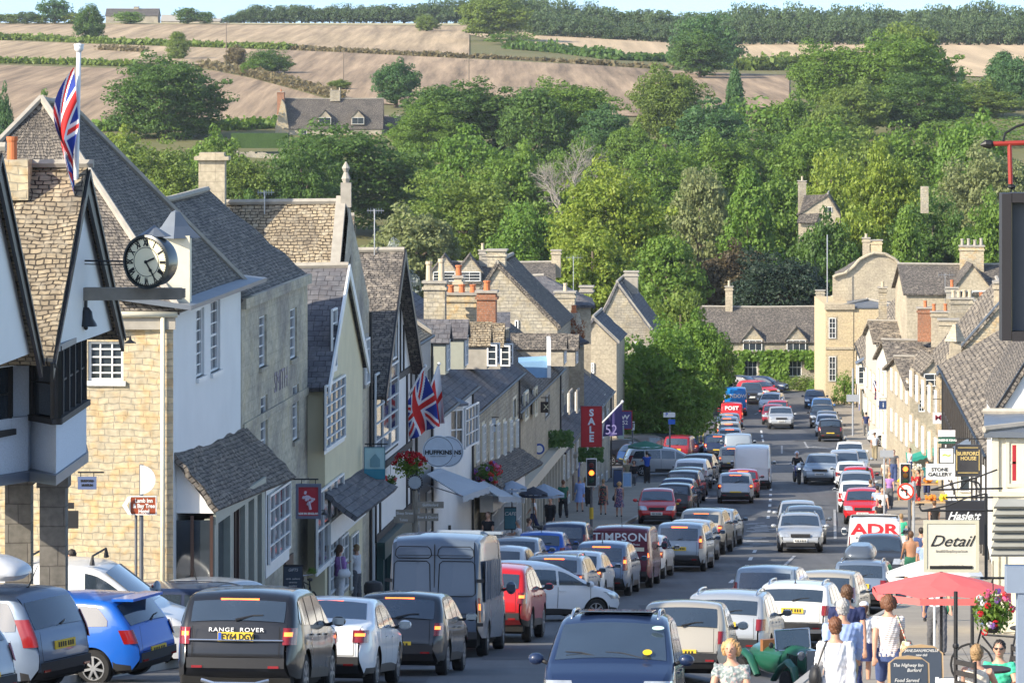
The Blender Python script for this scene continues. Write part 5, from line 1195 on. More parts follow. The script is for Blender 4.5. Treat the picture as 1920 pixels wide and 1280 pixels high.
vehicle('hatch','dred',1393,216.5,'red car peeping out beside the silver blue hatchback',3,group=Q)
wv,_=vehicle('bigvan','white',1410,226,'big plain white van in the middle of the lane, sun falling across its back',4,lights=0); wv.scale=(1,.95,.9)
vehicle('tiny','champ',1372,245,'small silver and peach car left of the big plain white van',3,group=Q)
vehicle('smallvan','pgrey',1384,257,'small pale grey van with plain square back doors',3)
vehicle('hatch','navy',1345,264,'dark blue car with an orange indicator at the left lane edge',3,group=Q)
vehicle('hatch','white',1368,275,'white hatchback with dark rear glass behind the pale grey van',3,group=Q)
vehicle('mpv','champ',1366,285,'pinkish silver car queuing third behind the red van',3,group=Q)
vehicle('mpv','white',1363,295,'white car queuing second behind the red van',3,group=Q)
vehicle('hatch','silver',1367,304,'silver car queuing directly behind the red van',3,group=Q)
rv,_=vehicle('smallvan','red',1372,317,'small red van with white lettering on its rear',3)
decal(rv,'POST',.36,(0,-2.12,1.45),lw,bold=.012,sx=1.2)
bl,_=vehicle('van','sky',1378,335,'bright blue van with white lettering, beyond the red van',3); bl.scale=(1,1,1.12)
decal(bl,'WINDOW',.34,(0,-2.43,1.4),lw,bold=.01,sx=1.1); 
# far end
vehicle('hatch','grey',1331,345,'grey car at the far left kerb beside the bright blue van',3,group=KLg); vehicle('mpv','steel',1352,347,'steel blue car between the far left kerb and the blue van',3,group=KLg)
vehicle('suv','dark',1410,352,'dark car coming up past the bright blue van',2,'toward',group=ON)
vehicle('hatch','white',1440,340,'white car turning with a red reflection, in the far oncoming lane',12,'toward',group=ON)
vehicle('hatch','red',1456,329,'red car just behind the silver off road car coming up the hill',6,'toward',group=ON)
vehicle('hatch','dred',1449,322.5,'dark red low car half hidden behind the silver off road car',4,'toward',group=ON)
vehicle('suv','silver',1465,315,'silver off road car with a black lower grille driving up the empty lane',2,'toward',group=ON,near=1)
vehicle('hatch','red',1450,360,'red car side on near the creeper cottages',-38,'toward',group=ON); vehicle('estate','dark',1438,368,'black car side on against the creeper cottages',-62,'toward',group=KRg)
vehicle('hatch','navy',1474,369,'navy car side on at the right end of the creeper cottages',-70,'toward',group=KRg)
for a in (('hatch','navy',1528,346,'navy car farthest along the right kerb','toward'),('hatch','mblue',1541,331,'blue car parked second from the far end of the right kerb','toward'),('suv','black',1542,317,'black car with bright headlamp parked on the right kerb','toward'),('hatch','grey',1551,308,'grey roofed car between the black car and the white car','toward'),('hatch','white',1551,301,'white car hidden behind the black open top car','toward'),('hatch','black',1557,292,'black open top car with pale rear window and yellow plate','away'),
   ('estate','white',1594,249,'white roofed car parked first below the stalls','toward'),('hatch','pgrey',1602,240,'blue grey car parked second below the stalls','toward'),('mpv','silver',1583,234,'silver car touching the dark oncoming off road car','toward'),('hatch','white',1596,226,'white and red car with bright tail lamps beside the dark off road car','away'),('hatch','red',1610,219,'red car parked fourth below the stalls','away'),
   ('hatch','silver',1606,210,'silver windscreen car parked above the white hatchback','toward'),('hatch','white',1606,200,'white hatchback with red tail lights parked above the bright red car','away')):
    vehicle(a[0],a[1],a[2],a[3],a[4],4,a[5],lights=0,group=KRg)
vehicle('hatch','red',1617,189,'bright red car facing up the hill on the right kerb',5,'toward',near=1,group=KRg)
vehicle('suv','pgrey',1537,231,'dark blue grey off road car coming up beside the motorcyclist',8,'toward',near=1,group=ON)
vehicle('estate','silver',1501,163,'silver blue estate car leading the two cars coming up the hill',3,'toward',near=1,group=ON,rails=1)
vehicle('hatch','grey',1511,170.5,'grey car following the silver blue estate up the hill',3,'toward',near=1,group=ON); vehicle('hatch','silver',1497,177,'pale silver car third in line coming up the hill',3,'toward',group=ON)
av,_=vehicle('van','white',1640,150.5,'white van with large red initials on its back',5,lights=0,near=1)
mb=MB(); mb.box((0,-2.42,1.35),(1.7,.012,.9)); mb.build('rear_door',PAINT['white'],av,local=True)
decal(av,'ADR',.55,(0,-2.435,1.5),lr_,sx=1.45,bold=.018); decal(av,'INSTALLATIONS LTD',.1,(0,-2.435,1.2),m_pt,sx=1.4)
mb=MB(); mb.tube([(-.8,-1.9,1.98),(.8,-1.9,1.98)],.035,6); mb.box((-.78,-1.9,1.94),(.06,.1,.1)); mb.box((.78,-1.9,1.94),(.06,.1,.1)); mb.build('roof_bar',m_blk,av,local=True)
vehicle('tiny','dark',1650,143,'small dark car facing up the hill in front of the white van with red initials',5,'toward',near=1,group=KRg,sx=1.03)
rb,_=vehicle('estate','steel',1612,125,'steel blue estate car carrying a dark roof box',8,lights=0,near=1,group=KRg,rails=1)
def roofbox(X,Z,zc,rz,label,m,w=.85,l=1.9,h=.4):
    mb=MB(); se=lambda c:math.copysign(abs(c)**.5,c); sc_=lambda v:(.86+.14*min(1,v*4))*(1-.42*max(0,(v-.35)/.65)**2); mb.grid(lambda u,v:(w/2*se(math.cos(u*2*math.pi))*sc_(v), l/2*se(math.sin(u*2*math.pi))*sc_(v), h*v*(1-.0)),32,8)
    mb.poly([(w/2*.581*se(math.cos(k*math.pi/8)),l/2*.581*se(math.sin(k*math.pi/8)),h-.001) for k in range(16)]); o=mb.build('roof_box',m,smooth=40); o.location=(X,Z,zc); o.rotation_euler=(0,0,rz); return tag(o,label,'roof box')
roofbox(10.42,127.6,rb.location.z+1.53,-R(8),'dark glossy roof box strapped on the steel blue estate car',PAINT['grey'],h=.42,w=.95)
vehicle('mpv','champ',1545,113,'pale gold car parked between the white off road car and the roof box estate',10,lights=0,near=1,group=KRg); vehicle('mpv','pgrey',1500,108.5,'large pale car roof seen just above the white off road car',10,lights=0,group=KRg,X=6.4)
vehicle('suv','white',1485,103,'white off road car with a round edged rear window and tall aerial',10,lights=0,near=1,group=KRg,rails=1,aer=1)
vehicle('suv','silver',1356,91,'silver off road car with tall curved red tail lights, nearest on the right kerb',9,lights=0,near=1,group=KRg,rails=1)
vehicle('hatch','champ',1278,80,'low pale car squeezed between the people carrier and the silver off road car',6,lights=0,near=1,group=KRg)
tq,_=vehicle('mpv','navy',1138,57.5,'dark blue people carrier facing us at the bottom edge, stickers on its windscreen',4.5,'toward',near=1,rails=1)
# roof glass, stickers on the near windscreen
pfm=prof('mpv')[5]
def onscreen(x,f,w,h,m,nm,round_=False):
    a,b=pfm[9],pfm[10]; y=lerp(a[0],b[0],f); z=lerp(a[1],b[1],f); n=Vector((0,-(b[1]-a[1]),(b[0]-a[0]))).normalized(); s=(Vector((0,b[0]-a[0],b[1]-a[1]))).normalized(); n=Vector((0,s.z*-1,s.y)) ; n=n if n.z>0 else -n
    c=Vector((x,y,z))+n*.075; mb=MB(); k=14
    mb.prism([c+Vector((1,0,0))*w/2*math.cos(2*math.pi*i/k)*(1 if round_ else abs(math.cos(2*math.pi*i/k))**-.5 if abs(math.cos(2*math.pi*i/k))>.1 else 0)+s*h/2*math.sin(2*math.pi*i/k) for i in range(k)],n*.004); mb.build(nm,m,tq,local=True)
onscreen(-.62,.22,.17,.1,mat('sticker_pale',(.5,.7,.6),.5),'oval_sticker',True); onscreen(-.5,.86,.13,.14,mat('sticker_yellow',(.75,.5,.02),.5),'square_sticker',True)
mb=MB(); mb.box((0,-.4,1.665),(1.0,1.5,.012)); mb.build('glass_roof',m_cgl,tq,local=True)
# left kerb, farther
vehicle('hatch','silver',964,138,'silver hatchback parked beside the cafe tables',5,lights=0,group=KLg); vehicle('hatch','blue',1012,144,'blue and silver hatchback parked between the silver hatchback and the dark box shaped car',5,lights=0,group=KLg,aer=1)
vehicle('mpv','navy',1056,150,'dark box shaped car parked behind the maroon van',5,lights=0,group=KLg)
vehicle('tiny','white',953,128,'small white car mostly hidden by the grey high roof van',8,lights=0,group=KLg,X=-.4)
vehicle('hatch','red',1231,189.5,'crimson car facing us at the left kerb with a white number plate',3,'toward',near=1,group=KLg,aer=0)
for a in (('hatch','black',1262,197,'black hatchback parked just beyond the crimson car'),('hatch','navy',1268,203,'navy car parked second beyond the crimson car'),('mpv','dark',1279,210,'dark car parked third beyond the crimson car'),('hatch','dark',1287,217,'dark roofed car parked fourth beyond the crimson car'),('suv','white',1293,224,'white roofed car parked fifth beyond the crimson car'),('mpv','dark',1308,231,'maroon edged car farthest of the left kerb row')):
    vehicle(a[0],a[1],a[2],a[3],a[4],7,lights=0,group=KLg)
vehicle('mpv','silver',1245,243,'pale silver people carrier standing side on across the car park mouth',82,centre=True,lights=0)
for i,(k,c,px,z,h,l) in enumerate((('hatch','mblue',1222,252,60,'blue estate in the small car park under the street tree'),('mpv','dark',1218,262,75,'dark car behind the green parasol in the car park'),('estate','dark',1252,268,110,'dark people carrier in the back of the car park'),('suv','black',1180,256,80,'black car at the left of the car park'),('mpv','dred',1277,262,10,'dark car with red lamps under the street tree'))):
    vehicle(k,c,px,z,l,h,centre=True,lights=0,group='cars in the small car park')
# near left corner, parked nose in
vehicle('mpv','steel',0,0,'grey blue people carrier parked nose in at the left edge, wide red lamps',-66,near=1,lights=0,X=-9.05,centre=True) if 0 else None
z1,_=vehicle('mpv','steel',118,66.6,'steel blue people carrier parked nose in at the left edge with wide red lamps',-62,near=1,lights=0,rails=0,aer=1)
z2,_=vehicle('hatch','blue',292,72.5,'bright blue hatchback with a roof spoiler parked nose in beside the black off road car',-68,near=1,lights=0)
mb=MB(); mb.prism([(-.62,-1.5,1.41),(.62,-1.5,1.41),(.55,-1.86,1.4),(-.55,-1.86,1.4)],(0,0,.045)); mb.build('spoiler',PAINT['blue'],z2,local=True)
v3,_=vehicle('smallvan','pgrey',150,80,'long white van side on behind the bright blue hatchback, black roof bars',96,centre=True,near=1,lights=0); slotmat(v3.children[0],0,PAINT['white']); v3.scale=(1,1.12,1.1)
for y in (-.7,.35):
    mb=MB(); mb.tube([(-.66,y,1.8),(-.62,y,1.95),(.62,y,1.95),(.66,y,1.8)],[.05,.02,.02,.05],6); mb.build('roof_bar',m_blk,v3,local=True)
vehicle('hatch','silver',335,89,'silver car with dark rear glass behind the long dark estate',24,near=1,lights=0,aer=1,rails=0)
vehicle('estate','navy',395,84.5,'long navy estate side on with a chrome window line, behind the black off road car',98,centre=True,near=1,lights=0)
vehicle('hatch','silver',-25,58,'pale car whose rear corner fills the bottom left edge',-60,near=1,lights=0)
roofbox(-8.3,66.2,P(0,1082,66.2).z,R(70),'pale grey roof box jutting in at the left edge above the people carrier',mat('pale_plastic',(.5,.52,.55),.35,coat=.5),w=.85,l=1.7,h=.35)
# number plate characters too small to read: dark marks only


for t,p,kind,back in VEH:
    if t==rr: continue
    L=prof(kind)[0]; mb=MB()
    for x in (-.19,-.13,-.07,-.01,.07,.13,.19): mb.box((x,-L/2-.039,0),(.035,.006,.075))
    if not back: mb.v=[(a,b+.077-.0,c) for a,b,c in mb.v]
    mb.build('plate_characters',m_pt,p,local=True)
# ================================================================ trees and countryside
T=tree
big=[ # px,Z,top,w,kind,fol,label,name
(312,842,103,208,'big','dark','very large dark green round tree alone in the brown field left of the farmhouse','broadleaf_tree'),
(168,1420,4,54,'C','dark','tall oval tree standing on the hedge line at the upper left','broadleaf_tree'),
(333,1240,62,40,'D','olive','small upright tree above the very large dark tree','broadleaf_tree'),
(441,1150,86,44,'B','tan','brownish grey bush beside the field pole at the upper left','bush'),
(506,1120,90,78,'C','dark','low dark spreading tree right of the field pole','broadleaf_tree'),
(478,1105,112,56,'B','mid','green bush touching the low dark spreading tree','bush'),
(742,935,110,80,'A','conif','round blue green tree alone in the brown field right of the farmhouse','broadleaf_tree'),
(635,1010,148,40,'A','olive','small thorn tree above the farmhouse roof','bush'),
(800,1560,26,42,'C','olive','small tree on the skyline field edge, left of the tall open tree','broadleaf_tree'),
(925,1440,-14,132,'A','olive','tall open tree breaking the skyline above the golden field','broadleaf_tree'),
(960,1400,58,88,'bush','mid','bushes at the foot of the tall open tree','bush'),
(1324,1180,20,122,'C','conif','large rounded tree in front of the golden field, centre right','broadleaf_tree'),
(1312,1150,60,104,'B','dark','lower dark half of the tree clump before the golden field','broadleaf_tree'),
(1250,815,124,138,'big','olive','large round olive green oak below the brown field, centre right','oak_tree'),
(1378,800,142,70,'E','conif','pointed dark conifer just right of the round olive green oak','conifer_tree'),
(1700,1000,36,138,'C','olive','highest brownish crown of the great oak group at the upper right','oak_tree'),
(1560,905,78,170,'big','mid','left hand crown of the great oak group at the upper right','oak_tree'),
(1690,900,62,200,'big','mid','broad central crown of the great oak group at the upper right','oak_tree'),
(1722,850,132,166,'big2','dark','low right crown of the great oak group at the upper right','oak_tree'),
(1600,840,150,130,'A','olive','lower middle crown under the great oak group','oak_tree'),
(1880,960,104,110,'E','conif','tall dark conifer at the right edge of the golden field','conifer_tree'),(1802,980,130,30,'E','conif','tiny lone conifer beside the great oak group','conifer_tree'),
(1838,930,140,100,'bush','olive','thicket of olive bushes below the right hand conifers','thicket'),(1912,930,100,90,'C','conif','dark tree cut by the right edge below the skyline','broadleaf_tree'),
(1850,900,168,150,'B','olive','wide brownish hedge tree above the pale wall at the right','broadleaf_tree'),
# dark avenue behind the village
(800,790,188,130,'big2','mid','leftmost tree of the dark row behind the village','lime_tree'),
(850,800,150,200,'big','dark','widest dome in the dark row behind the village','lime_tree'),
(945,800,170,150,'B','dark','flat topped dark tree between the two domes of the row','lime_tree'),
(1065,790,150,190,'big','mid','brighter right hand dome of the dark row','lime_tree'),
(1000,775,172,120,'D','dark','dark tree inside the row left of the bright dome','lime_tree'),
(1130,770,200,110,'B','conif','blue green shoulder at the right end of the dark row','lime_tree'),
(1180,760,232,100,'A','mid','small green tree in the dip between the row and the round oak','broadleaf_tree'),
(1400,780,175,150,'bush','bright','bright low thicket below the pointed conifer','thicket'),(1330,760,190,140,'B','conif','dark blue green tree beneath the pointed conifer','broadleaf_tree'),
(1480,780,176,110,'A','mid','medium green tree between the thicket and the great oak group','broadleaf_tree'),(1560,760,205,120,'D','olive','thin greyish tree with visible stems under the great oak group','broadleaf_tree'),
(1840,820,218,180,'box','mid','long green bank of shrubs below the pale wall at the right','thicket'),
# hillside belt
(215,700,238,120,'A','lime','yellow green tree at the foot of the brown field, far left','broadleaf_tree'),
(290,610,262,210,'big2','olive','olive and rust coloured crown behind the tall capped chimney','broadleaf_tree'),
(440,600,282,160,'big','olive','olive and bronze tree right of the tall capped chimney','broadleaf_tree'),
(250,560,330,190,'C','lime','low yellow green crown behind the corner building roof','broadleaf_tree'),
(400,640,240,120,'A','mid','green tree between the very large dark tree and the clipped hedge','broadleaf_tree'),
(640,640,232,270,'big','dark','wide dark green sycamore below the farmhouse','sycamore_tree'),
(565,600,262,150,'big2','dark','left shoulder of the wide dark sycamore','sycamore_tree'),
(775,660,262,110,'C','mid','tree squeezed between the wide dark sycamore and the bright green one','broadleaf_tree'),
(868,630,244,150,'B','bright','bright green round crown, centre left of the valley','broadleaf_tree'),
(960,610,268,150,'A','mid','mid green crown just right of the bright green round one','broadleaf_tree'),
(1085,640,258,160,'big2','mid','broad crown behind the bare grey branches','broadleaf_tree'),
(870,520,318,260,'big2','olive','huge olive willow above the slate roofs','willow_tree'),(780,490,385,190,'A','willow','grey green lower part of the willow mass','willow_tree'),
(985,500,372,150,'C','bright','green crown right of the huge olive willow','broadleaf_tree'),(720,460,452,110,'A','silver','silvery shrub behind the finial gabled house','shrub'),
(545,470,370,130,'C','yellow','golden yellow bush behind the rough stone roof','bush'),(470,480,370,120,'B','dark','dark bush left of the golden yellow one','bush'),(600,478,392,120,'A','silver','grey leaved bush right of the golden yellow one','bush'),
(1146,470,306,222,'big','lime','large sunlit yellow green tree in the centre of the valley','lime_tree'),
(1110,455,420,180,'C','lime','lower skirt of the large sunlit yellow green tree','lime_tree'),
(1235,600,262,190,'big2','mid','dark topped crown right of the large sunlit tree','broadleaf_tree'),
(1340,640,248,170,'big','mid','round crown in the middle of the hillside belt','broadleaf_tree'),
(1440,660,236,170,'big2','dark','wide dark crown above the pointed bright green tree','broadleaf_tree'),
(1530,640,226,190,'big','mid','broad green crown above the single cottage chimney','broadleaf_tree'),
(1625,620,250,150,'B','olive','olive crown right of the broad green one','broadleaf_tree'),
(1720,640,222,170,'C','mid','fresh green crown below the great oak group','broadleaf_tree'),(1820,620,212,170,'A','bright','bright green crown below the pale wall at the right','broadleaf_tree'),
(1312,500,330,130,'D','willow','feathery pale green poplar in the middle of the valley','poplar_tree'),
(1405,490,338,150,'E','bright','pointed bright green tree right of the feathery poplar','conifer_tree'),(1450,520,320,140,'A','mid','green crown filling in behind the pointed bright green tree','broadleaf_tree'),
(1250,440,452,140,'D','mid','dark green slender crown beside the grey gable','broadleaf_tree'),
(1378,445,452,140,'A','brown','bronze leaved tree behind the creeper cottages','beech_tree'),
(1460,425,470,200,'big','yew','very dark yew behind the creeper cottages','yew_tree'),(1545,450,395,120,'A','dark','dark green tree left of the curved gable','broadleaf_tree'),
(1560,560,270,130,'C','lime','olive green crown directly behind the lone cottage','broadleaf_tree'),
(1655,480,272,170,'big','lime','tall sunlit yellow green tree over the curved gable','lime_tree'),(1610,455,375,120,'C','lime','lower left branch mass of the tall sunlit tree','lime_tree'),
(1750,470,362,170,'big2','dark','dark green crown between the curved gable and the many potted chimney','broadleaf_tree'),
(1850,520,270,200,'big','willow','large grey green willow at the right edge','willow_tree'),(1880,460,360,160,'A','mid','green crown behind the black hanging frame','broadleaf_tree'),(1700,450,410,110,'E','mid','leafy spire beside the curved gable','broadleaf_tree'),
# mid-street
(1275,338,530,150,'C','olive','tall roadside tree behind the broad spreading tree','broadleaf_tree'),(1310,330,585,110,'A','bright','right shoulder of the tall roadside tree','broadleaf_tree'),(1305,345,600,130,'C','dark','dark round tree at the left end of the creeper cottages','broadleaf_tree'),
]
for a in big: T(a[0],a[1],a[2],a[3],a[4],a[5],a[6],'bush' if a[7] in('bush','thicket','shrub') else 'tree',name=a[7],low=-.1 if a[0]==312 else .02 if a[4] not in('bush','box') else 0)
T(1234,272,600,205,'big2','bright','broad spreading tree overhanging the street beside the car park','tree',name='spreading_tree',low=.04)
T(1215,279,640,190,'C','bright','fuller crown just behind the broad spreading tree','tree',name='broadleaf_tree')
T(1290,300,660,110,'B','mid','leafy bush at the kerb right of the broad spreading tree','bush',name='bush')
T(1175,470,520,90,'C','mid','dark crown between the two grey gables','tree',name='broadleaf_tree')
# distant woods on the ridge: single crowns
random.seed(5); k=0
def topof(px): return interp([(430,24),(470,11),(700,10),(760,6),(850,-6),(1000,-6),(1120,6),(1160,20),(1240,16),(1290,26),(1340,14),(1420,7),(1600,10),(1680,12),(1760,8),(1850,4),(1960,14)],px)
px=432
while px<1960:
    near=random.random()<.5; Z=1735 if px<880 else random.choice([1560,1610,1660]); w_=random.uniform(34,56); tp=topof(px)+random.uniform(-5,7)
    if px<700: w_=random.uniform(22,34)
    T(px,Z,tp,w_,'far' if random.random()<.5 else 'far2','wood','tree in the long wood along the skyline',group='trees of the skyline wood',name='woodland_tree')
    px+=w_*.42
px=1000
while px<1960:
    T(px,1520,topof(px)+random.uniform(18,34),random.uniform(30,52),'far2','wood','tree in the front rank of the skyline wood',group='front rank of the skyline wood',name='woodland_tree'); px+=random.uniform(16,24)
for px,tp,w_,f in ((50,20,40,'wood'),(20,24,34,'olive'),(103,-4,60,'conif'),(72,26,36,'olive'),(138,22,40,'lime'),(243,20,52,'bright'),(352,12,44,'dark'),(384,20,34,'dark'),(-5,24,30,'olive')):
    T(px,1690,tp,w_,'far',f,{50:'small round bush on the skyline near the left edge',20:'leftmost whole bush on the skyline',103:'dark tree reaching above the skyline at the upper left',72:'olive skyline bush left of the dark tree',138:'yellow green skyline bush right of the dark tree',243:'bright bush hiding the skyline farmhouse',352:'dark skyline tree right of the farm barns',384:'low dark skyline tree tailing off right',-5:'olive skyline bush cut by the left edge'}[px],'tree' if px in(103,352) else 'bush',name='skyline_tree')
T(3,700,160,52,'A','conif','dark tree cut by the left edge beside the big gable','tree',name='broadleaf_tree'); T(85,760,176,50,'B','bright','small bright tree peeping over the big hipped roof','tree',name='broadleaf_tree')
# hedges: strips of leaves along a line
def hedge(name,pts,h,w_,fol,label,n=2200,leaf=.5,rag=.5):
    r=random.Random(len(label)); P_=[TP(*p) for p in pts]; mb=MB(); seg=[(b-a).length for a,b in zip(P_,P_[1:])]; tot=sum(seg)
    o=P_[0].copy(); hb=[r.uniform(.4,1.3) for _ in range(60)]
    for i in range(n):
        d=r.uniform(0,tot); j=0
        while d>seg[j]: d-=seg[j]; j+=1
        c=P_[j].lerp(P_[j+1],d/seg[j]); dn=(c-P_[0]).length/tot*59; hh=h*(1-rag+rag*hb[int(dn)%60]*hb[int(dn*7.3)%60])
        p=c+Vector((r.uniform(-.5,.5)*w_,r.uniform(-.5,.5)*w_,r.uniform(0,1)**.8*hh)); s=leaf*r.uniform(.6,1.4)
        a=Vector((r.gauss(0,1),r.gauss(0,1),r.gauss(0,1))).normalized(); b=a.cross(Vector((r.gauss(0,1),r.gauss(0,1),r.gauss(0,1)))).normalized()
        mb.f.append(tuple(range(len(mb.v),len(mb.v)+4))); mb.v+= [tuple(p-a*s-o),tuple(p-b*s*.7-o),tuple(p+a*s-o),tuple(p+b*s*.7-o)]; mb.m.append(0); mb.uv.append([(0,0)]*4)
    ob=mb.build(name,FOL[fol]); ob.location=o; return tag(ob,label,'hedge')
hedge('hedge',[(-60,74),(60,76),(170,81),(330,87),(550,94)],1.9,4,'olive','ragged hedge across the upper brown field at the left',3200,.8)
hedge('hedge',[(550,94),(640,98),(860,109),(1100,121),(1260,131)],1.2,3,'tan','thin brown hedge line running on to the right below the golden field',2600,.7)
hedge('hedge',[(-60,118),(60,120),(180,123),(250,125)],1.5,4,'olive','low hedge at the left edge between the brown fields',1600,.7)
hedge('hedge',[(380,126),(470,143),(560,166),(640,188)],2,4,'tan','rough dry hedge slanting down towards the farmhouse',2200,.6)
hedge('hedge',[(960,92),(1060,100),(1150,112),(1260,116),(1330,126)],2.4,8,'dark','bushy hedge along the lower edge of the golden field',4200,.9,.7)
hedge('hedge',[(1380,132),(1440,132),(1500,130)],4,8,'olive','clump of thorn bushes left of the great oak group',1800,.9,.6)
hedge('hedge',[(190,95),(230,97),(270,99)],1.8,5,'tan','weedy strip crossing the upper left field',500,.6)
hedge('hedge',[(640,236),(560,236),(440,244),(160,246)],2.2,5,'mid','green hedge at the foot of the lowest brown field',2200,.6)
# bare grey tree
random.seed(3)
bt=thing('bare_tree','leafless grey tree between the olive willow and the sunlit yellow green tree','tree',P(1080,0,540)*1); bt.location=(P(1080,0,540).x,540,terr(8,540))
mb=MB()
def br(p,d,l,r,dep):
    q=p+d*l; mb.tube([p,(p+q)/2+Vector((random.uniform(-.1,.1),0,0))*l,q],[r,r*.8,r*.6],5,cap=False)
    if dep>0:
        for _ in range(4 if dep>1 else 5): br(p.lerp(q,random.uniform(.5,1)),(d+Vector((random.gauss(0,.55),random.gauss(0,.55),random.gauss(.1,.4)))).normalized(),l*.68,r*.55,dep-1)
br(Vector((P(1080,0,540).x,540,terr(8,540))),Vector((0,0,1)),7.5,.28,5); mb.build('branches',mat('grey_bark',(.3,.27,.23),.9),bt)
# poles
def pole(px,py0,Z,label):
    a=P(px,py0,Z); zb=terr(a.x,Z); t=thing('utility_pole',label,'pole',(a.x,Z,zb)); mb=MB(); mb.tube([(a.x,Z,zb-.2),(a.x,Z,a.z)],[.17,.12],8); mb.build('post',mat('weathered_pole',(.2,.16,.12),.9),t)
    mb=MB(); mb.box((a.x,Z-.15,a.z-.5),(2.0,.1,.12)); 
    for d in (-.9,-.45,.45,.9): mb.lathe([(.05,0),(.08,.1),(.04,.2)],(a.x+d,Z-.15,a.z-.44),6)
    mb.build('cross_arm',mat('weathered_pole',(.2,.16,.12),.9),t)
pole(424,42,1200,'wooden pole standing in the upper left field'); pole(879,110,900,'wooden pole above the dark row of trees'); pole(644,95,1050,'thin wooden pole above the farmhouse'); pole(1729,300,650,'pole rising out of the trees below the great oak group')
# ---- farm buildings on the hill
fh,_=slope_house('hill_farmhouse','stone farmhouse on the hillside with two gabled dormers and brick end chimney',534,716,186,240,850,9,stone_grey,slate_stone,yb=262,chim=[(527,215,173,1.4,1.2,red_brick,1,terracotta,3.5),(629,190,170,2,1.4,stone_grey,2,buff,4.5)],dorm=[(609,234,2.6,1.5,dict(rh=1.4,nx=2,ny=1)),(671,234,2.6,1.5,dict(rh=1.4,nx=2,ny=1))],wins=[(560,575,244,252,3,1)])
mb=MB(); mb.prism([P(516,262,849.8),P(541,262,849.8),P(541,238,849.8),P(534,196,849.8),P(528,186,849.8),P(516,240,849.8)],(0,3,0)); mb.build('end_gable',stone_gold,fh)
slope_house('farm_outbuilding','low dark roofed outbuilding attached right of the hillside farmhouse',714,752,218,250,855,7,stone_grey,slate_stone,yb=268)
mb=MB(); mb.prism([P(433,278,800),P(540,278,800),P(540,250,800),P(433,250,800)],(0,4,0)); solo(mb,'clipped_hedge',[foliage('clipped_hedge_green',(.045,.09,.02),(.07,.13,.03))],'neatly clipped dark green hedge left of the hillside farmhouse','hedge',P(486,278,800))
mb=MB(); 
for i in range(22): x=410+i*5.2; mb.prism([P(x,292+i*.3,740),P(x+5.2,292+i*.3,740),P(x+5.2,281+i*.4+random.uniform(-2,2),740),P(x,281+i*.4+random.uniform(-2,2),740)],(0,1,0))
solo(mb,'garden_wall',[stone_grey],'broken pale stone garden wall below the clipped hedge','wall',P(470,296,740))
slope_house('skyline_farmhouse','long stone farmhouse on the skyline at the upper left',198,296,17,30,1720,12,stone_grey,slate_stone,yb=48,chim=[(256,18,13,2,2,stone_grey,0,buff,6)]); slope_house('skyline_barn','pale low barn roofs on the skyline right of the farmhouse',302,336,29,40,1715,12,ashlar_pale,mortar,yb=48); slope_house('long_barn','very long low pale barn on the skyline',336,412,36,40,1718,14,ashlar_pale,mortar,yb=48)
lc,_=gable_back('lone_cottage','lone stone cottage among the trees with one tall chimney',1497,1575,1552,402,366,470,9,ashlar_pale,slate_stone,yb=470,chim=[(1504,400,340,.9,.9,stone_grey,1,buff,2)],wins=[(1545,1560,388,398,2,1)])
mb=MB(); wavy(mb,P(1494,418,469.5),P(1530,418,469.5),P(1552,364,471),P(1508,366,471),nu=5); mb.build('roof',slate_stone,lc)
mb=MB(); mb.prism([P(1728,400,440),P(1741,400,440),P(1741,350,440),P(1728,350,440)],(0,1.2,0)); solo(mb,'cottage_chimney',[stone_grey],'stone chimney stack poking out of the right hand trees','chimney',P(1735,400,540))
mb=MB(); mb.prism([P(1790,230,900),P(1960,232,900),P(1960,222,900),P(1790,221,900)],(0,.6,0)); solo(mb,'field_wall',[mortar],'long pale dry stone wall at the right below the golden field','wall',P(1860,231,900))
# creeper on the cottages, bushes at the street end
def leaves_box(name,x0,x1,y0,y1,Z,dep,fol,label,cat='creeper',par=None,n=900,leaf=.22):
    a,b=P(x0,y1,Z),P(x1,y0,Z); r=random.Random(int(x0)); mb=MB()
    for i in range(n):
        p=Vector((r.uniform(a.x,b.x),Z-r.uniform(0,dep),r.uniform(a.z,b.z))); s=leaf*r.uniform(.5,1.2); u=Vector((r.gauss(0,1),r.gauss(0,.5),r.gauss(0,1))).normalized(); v=u.cross(Vector((r.gauss(0,.4),1,r.gauss(0,.4)))).normalized()
        mb.poly([p-u*s,p-v*s*.7,p+u*s,p+v*s*.7],0,[(0,0)]*4)
    if par: return mb.build(name,FOL[fol],par)
    return solo(mb,name,[FOL[fol]],label,cat,Vector(((a.x+b.x)/2,Z,a.z)))
for x0,x1,y0,y1 in ((1376,1548,657,676),(1425,1478,676,712),(1376,1394,676,728),(1510,1542,660,690)): leaves_box('creeper',x0,x1,y0,y1,381.8,.5,'bright','',par=ivyh,n=700)
for px,z,w_,tp,f,l in ((1500,372,70,700,'olive','olive shrub at the street end left of the golden house'),(1540,368,50,704,'bright','bright shrub against the golden house wall'),(1583,350,36,690,'bright','small green bush at the foot of the golden house'),(1640,340,22,700,'mid','narrow bush against the far right house')):
    T(px,z,tp,w_,'bush',f,l,'bush',name='shrub',base=g0(z)-.1)
# hanging greenery on shop fronts
FLW={'redf':foliage('red_petals',(.45,.01,.012),(.6,.03,.03),trans=.2),'pinkf':foliage('pink_petals',(.6,.06,.2),(.7,.2,.35),trans=.2)}; FOL.update(FLW)
leaves_box('window_box_flowers',1005,1075,806,835,197,.9,'conif','dark green planting along the parapet shop fascia','plants',n=500,leaf=.1)
leaves_box('fascia_plants',1070,1130,838,862,215,.9,'conif','hanging greenery under the red banner','plants',n=400,leaf=.12)
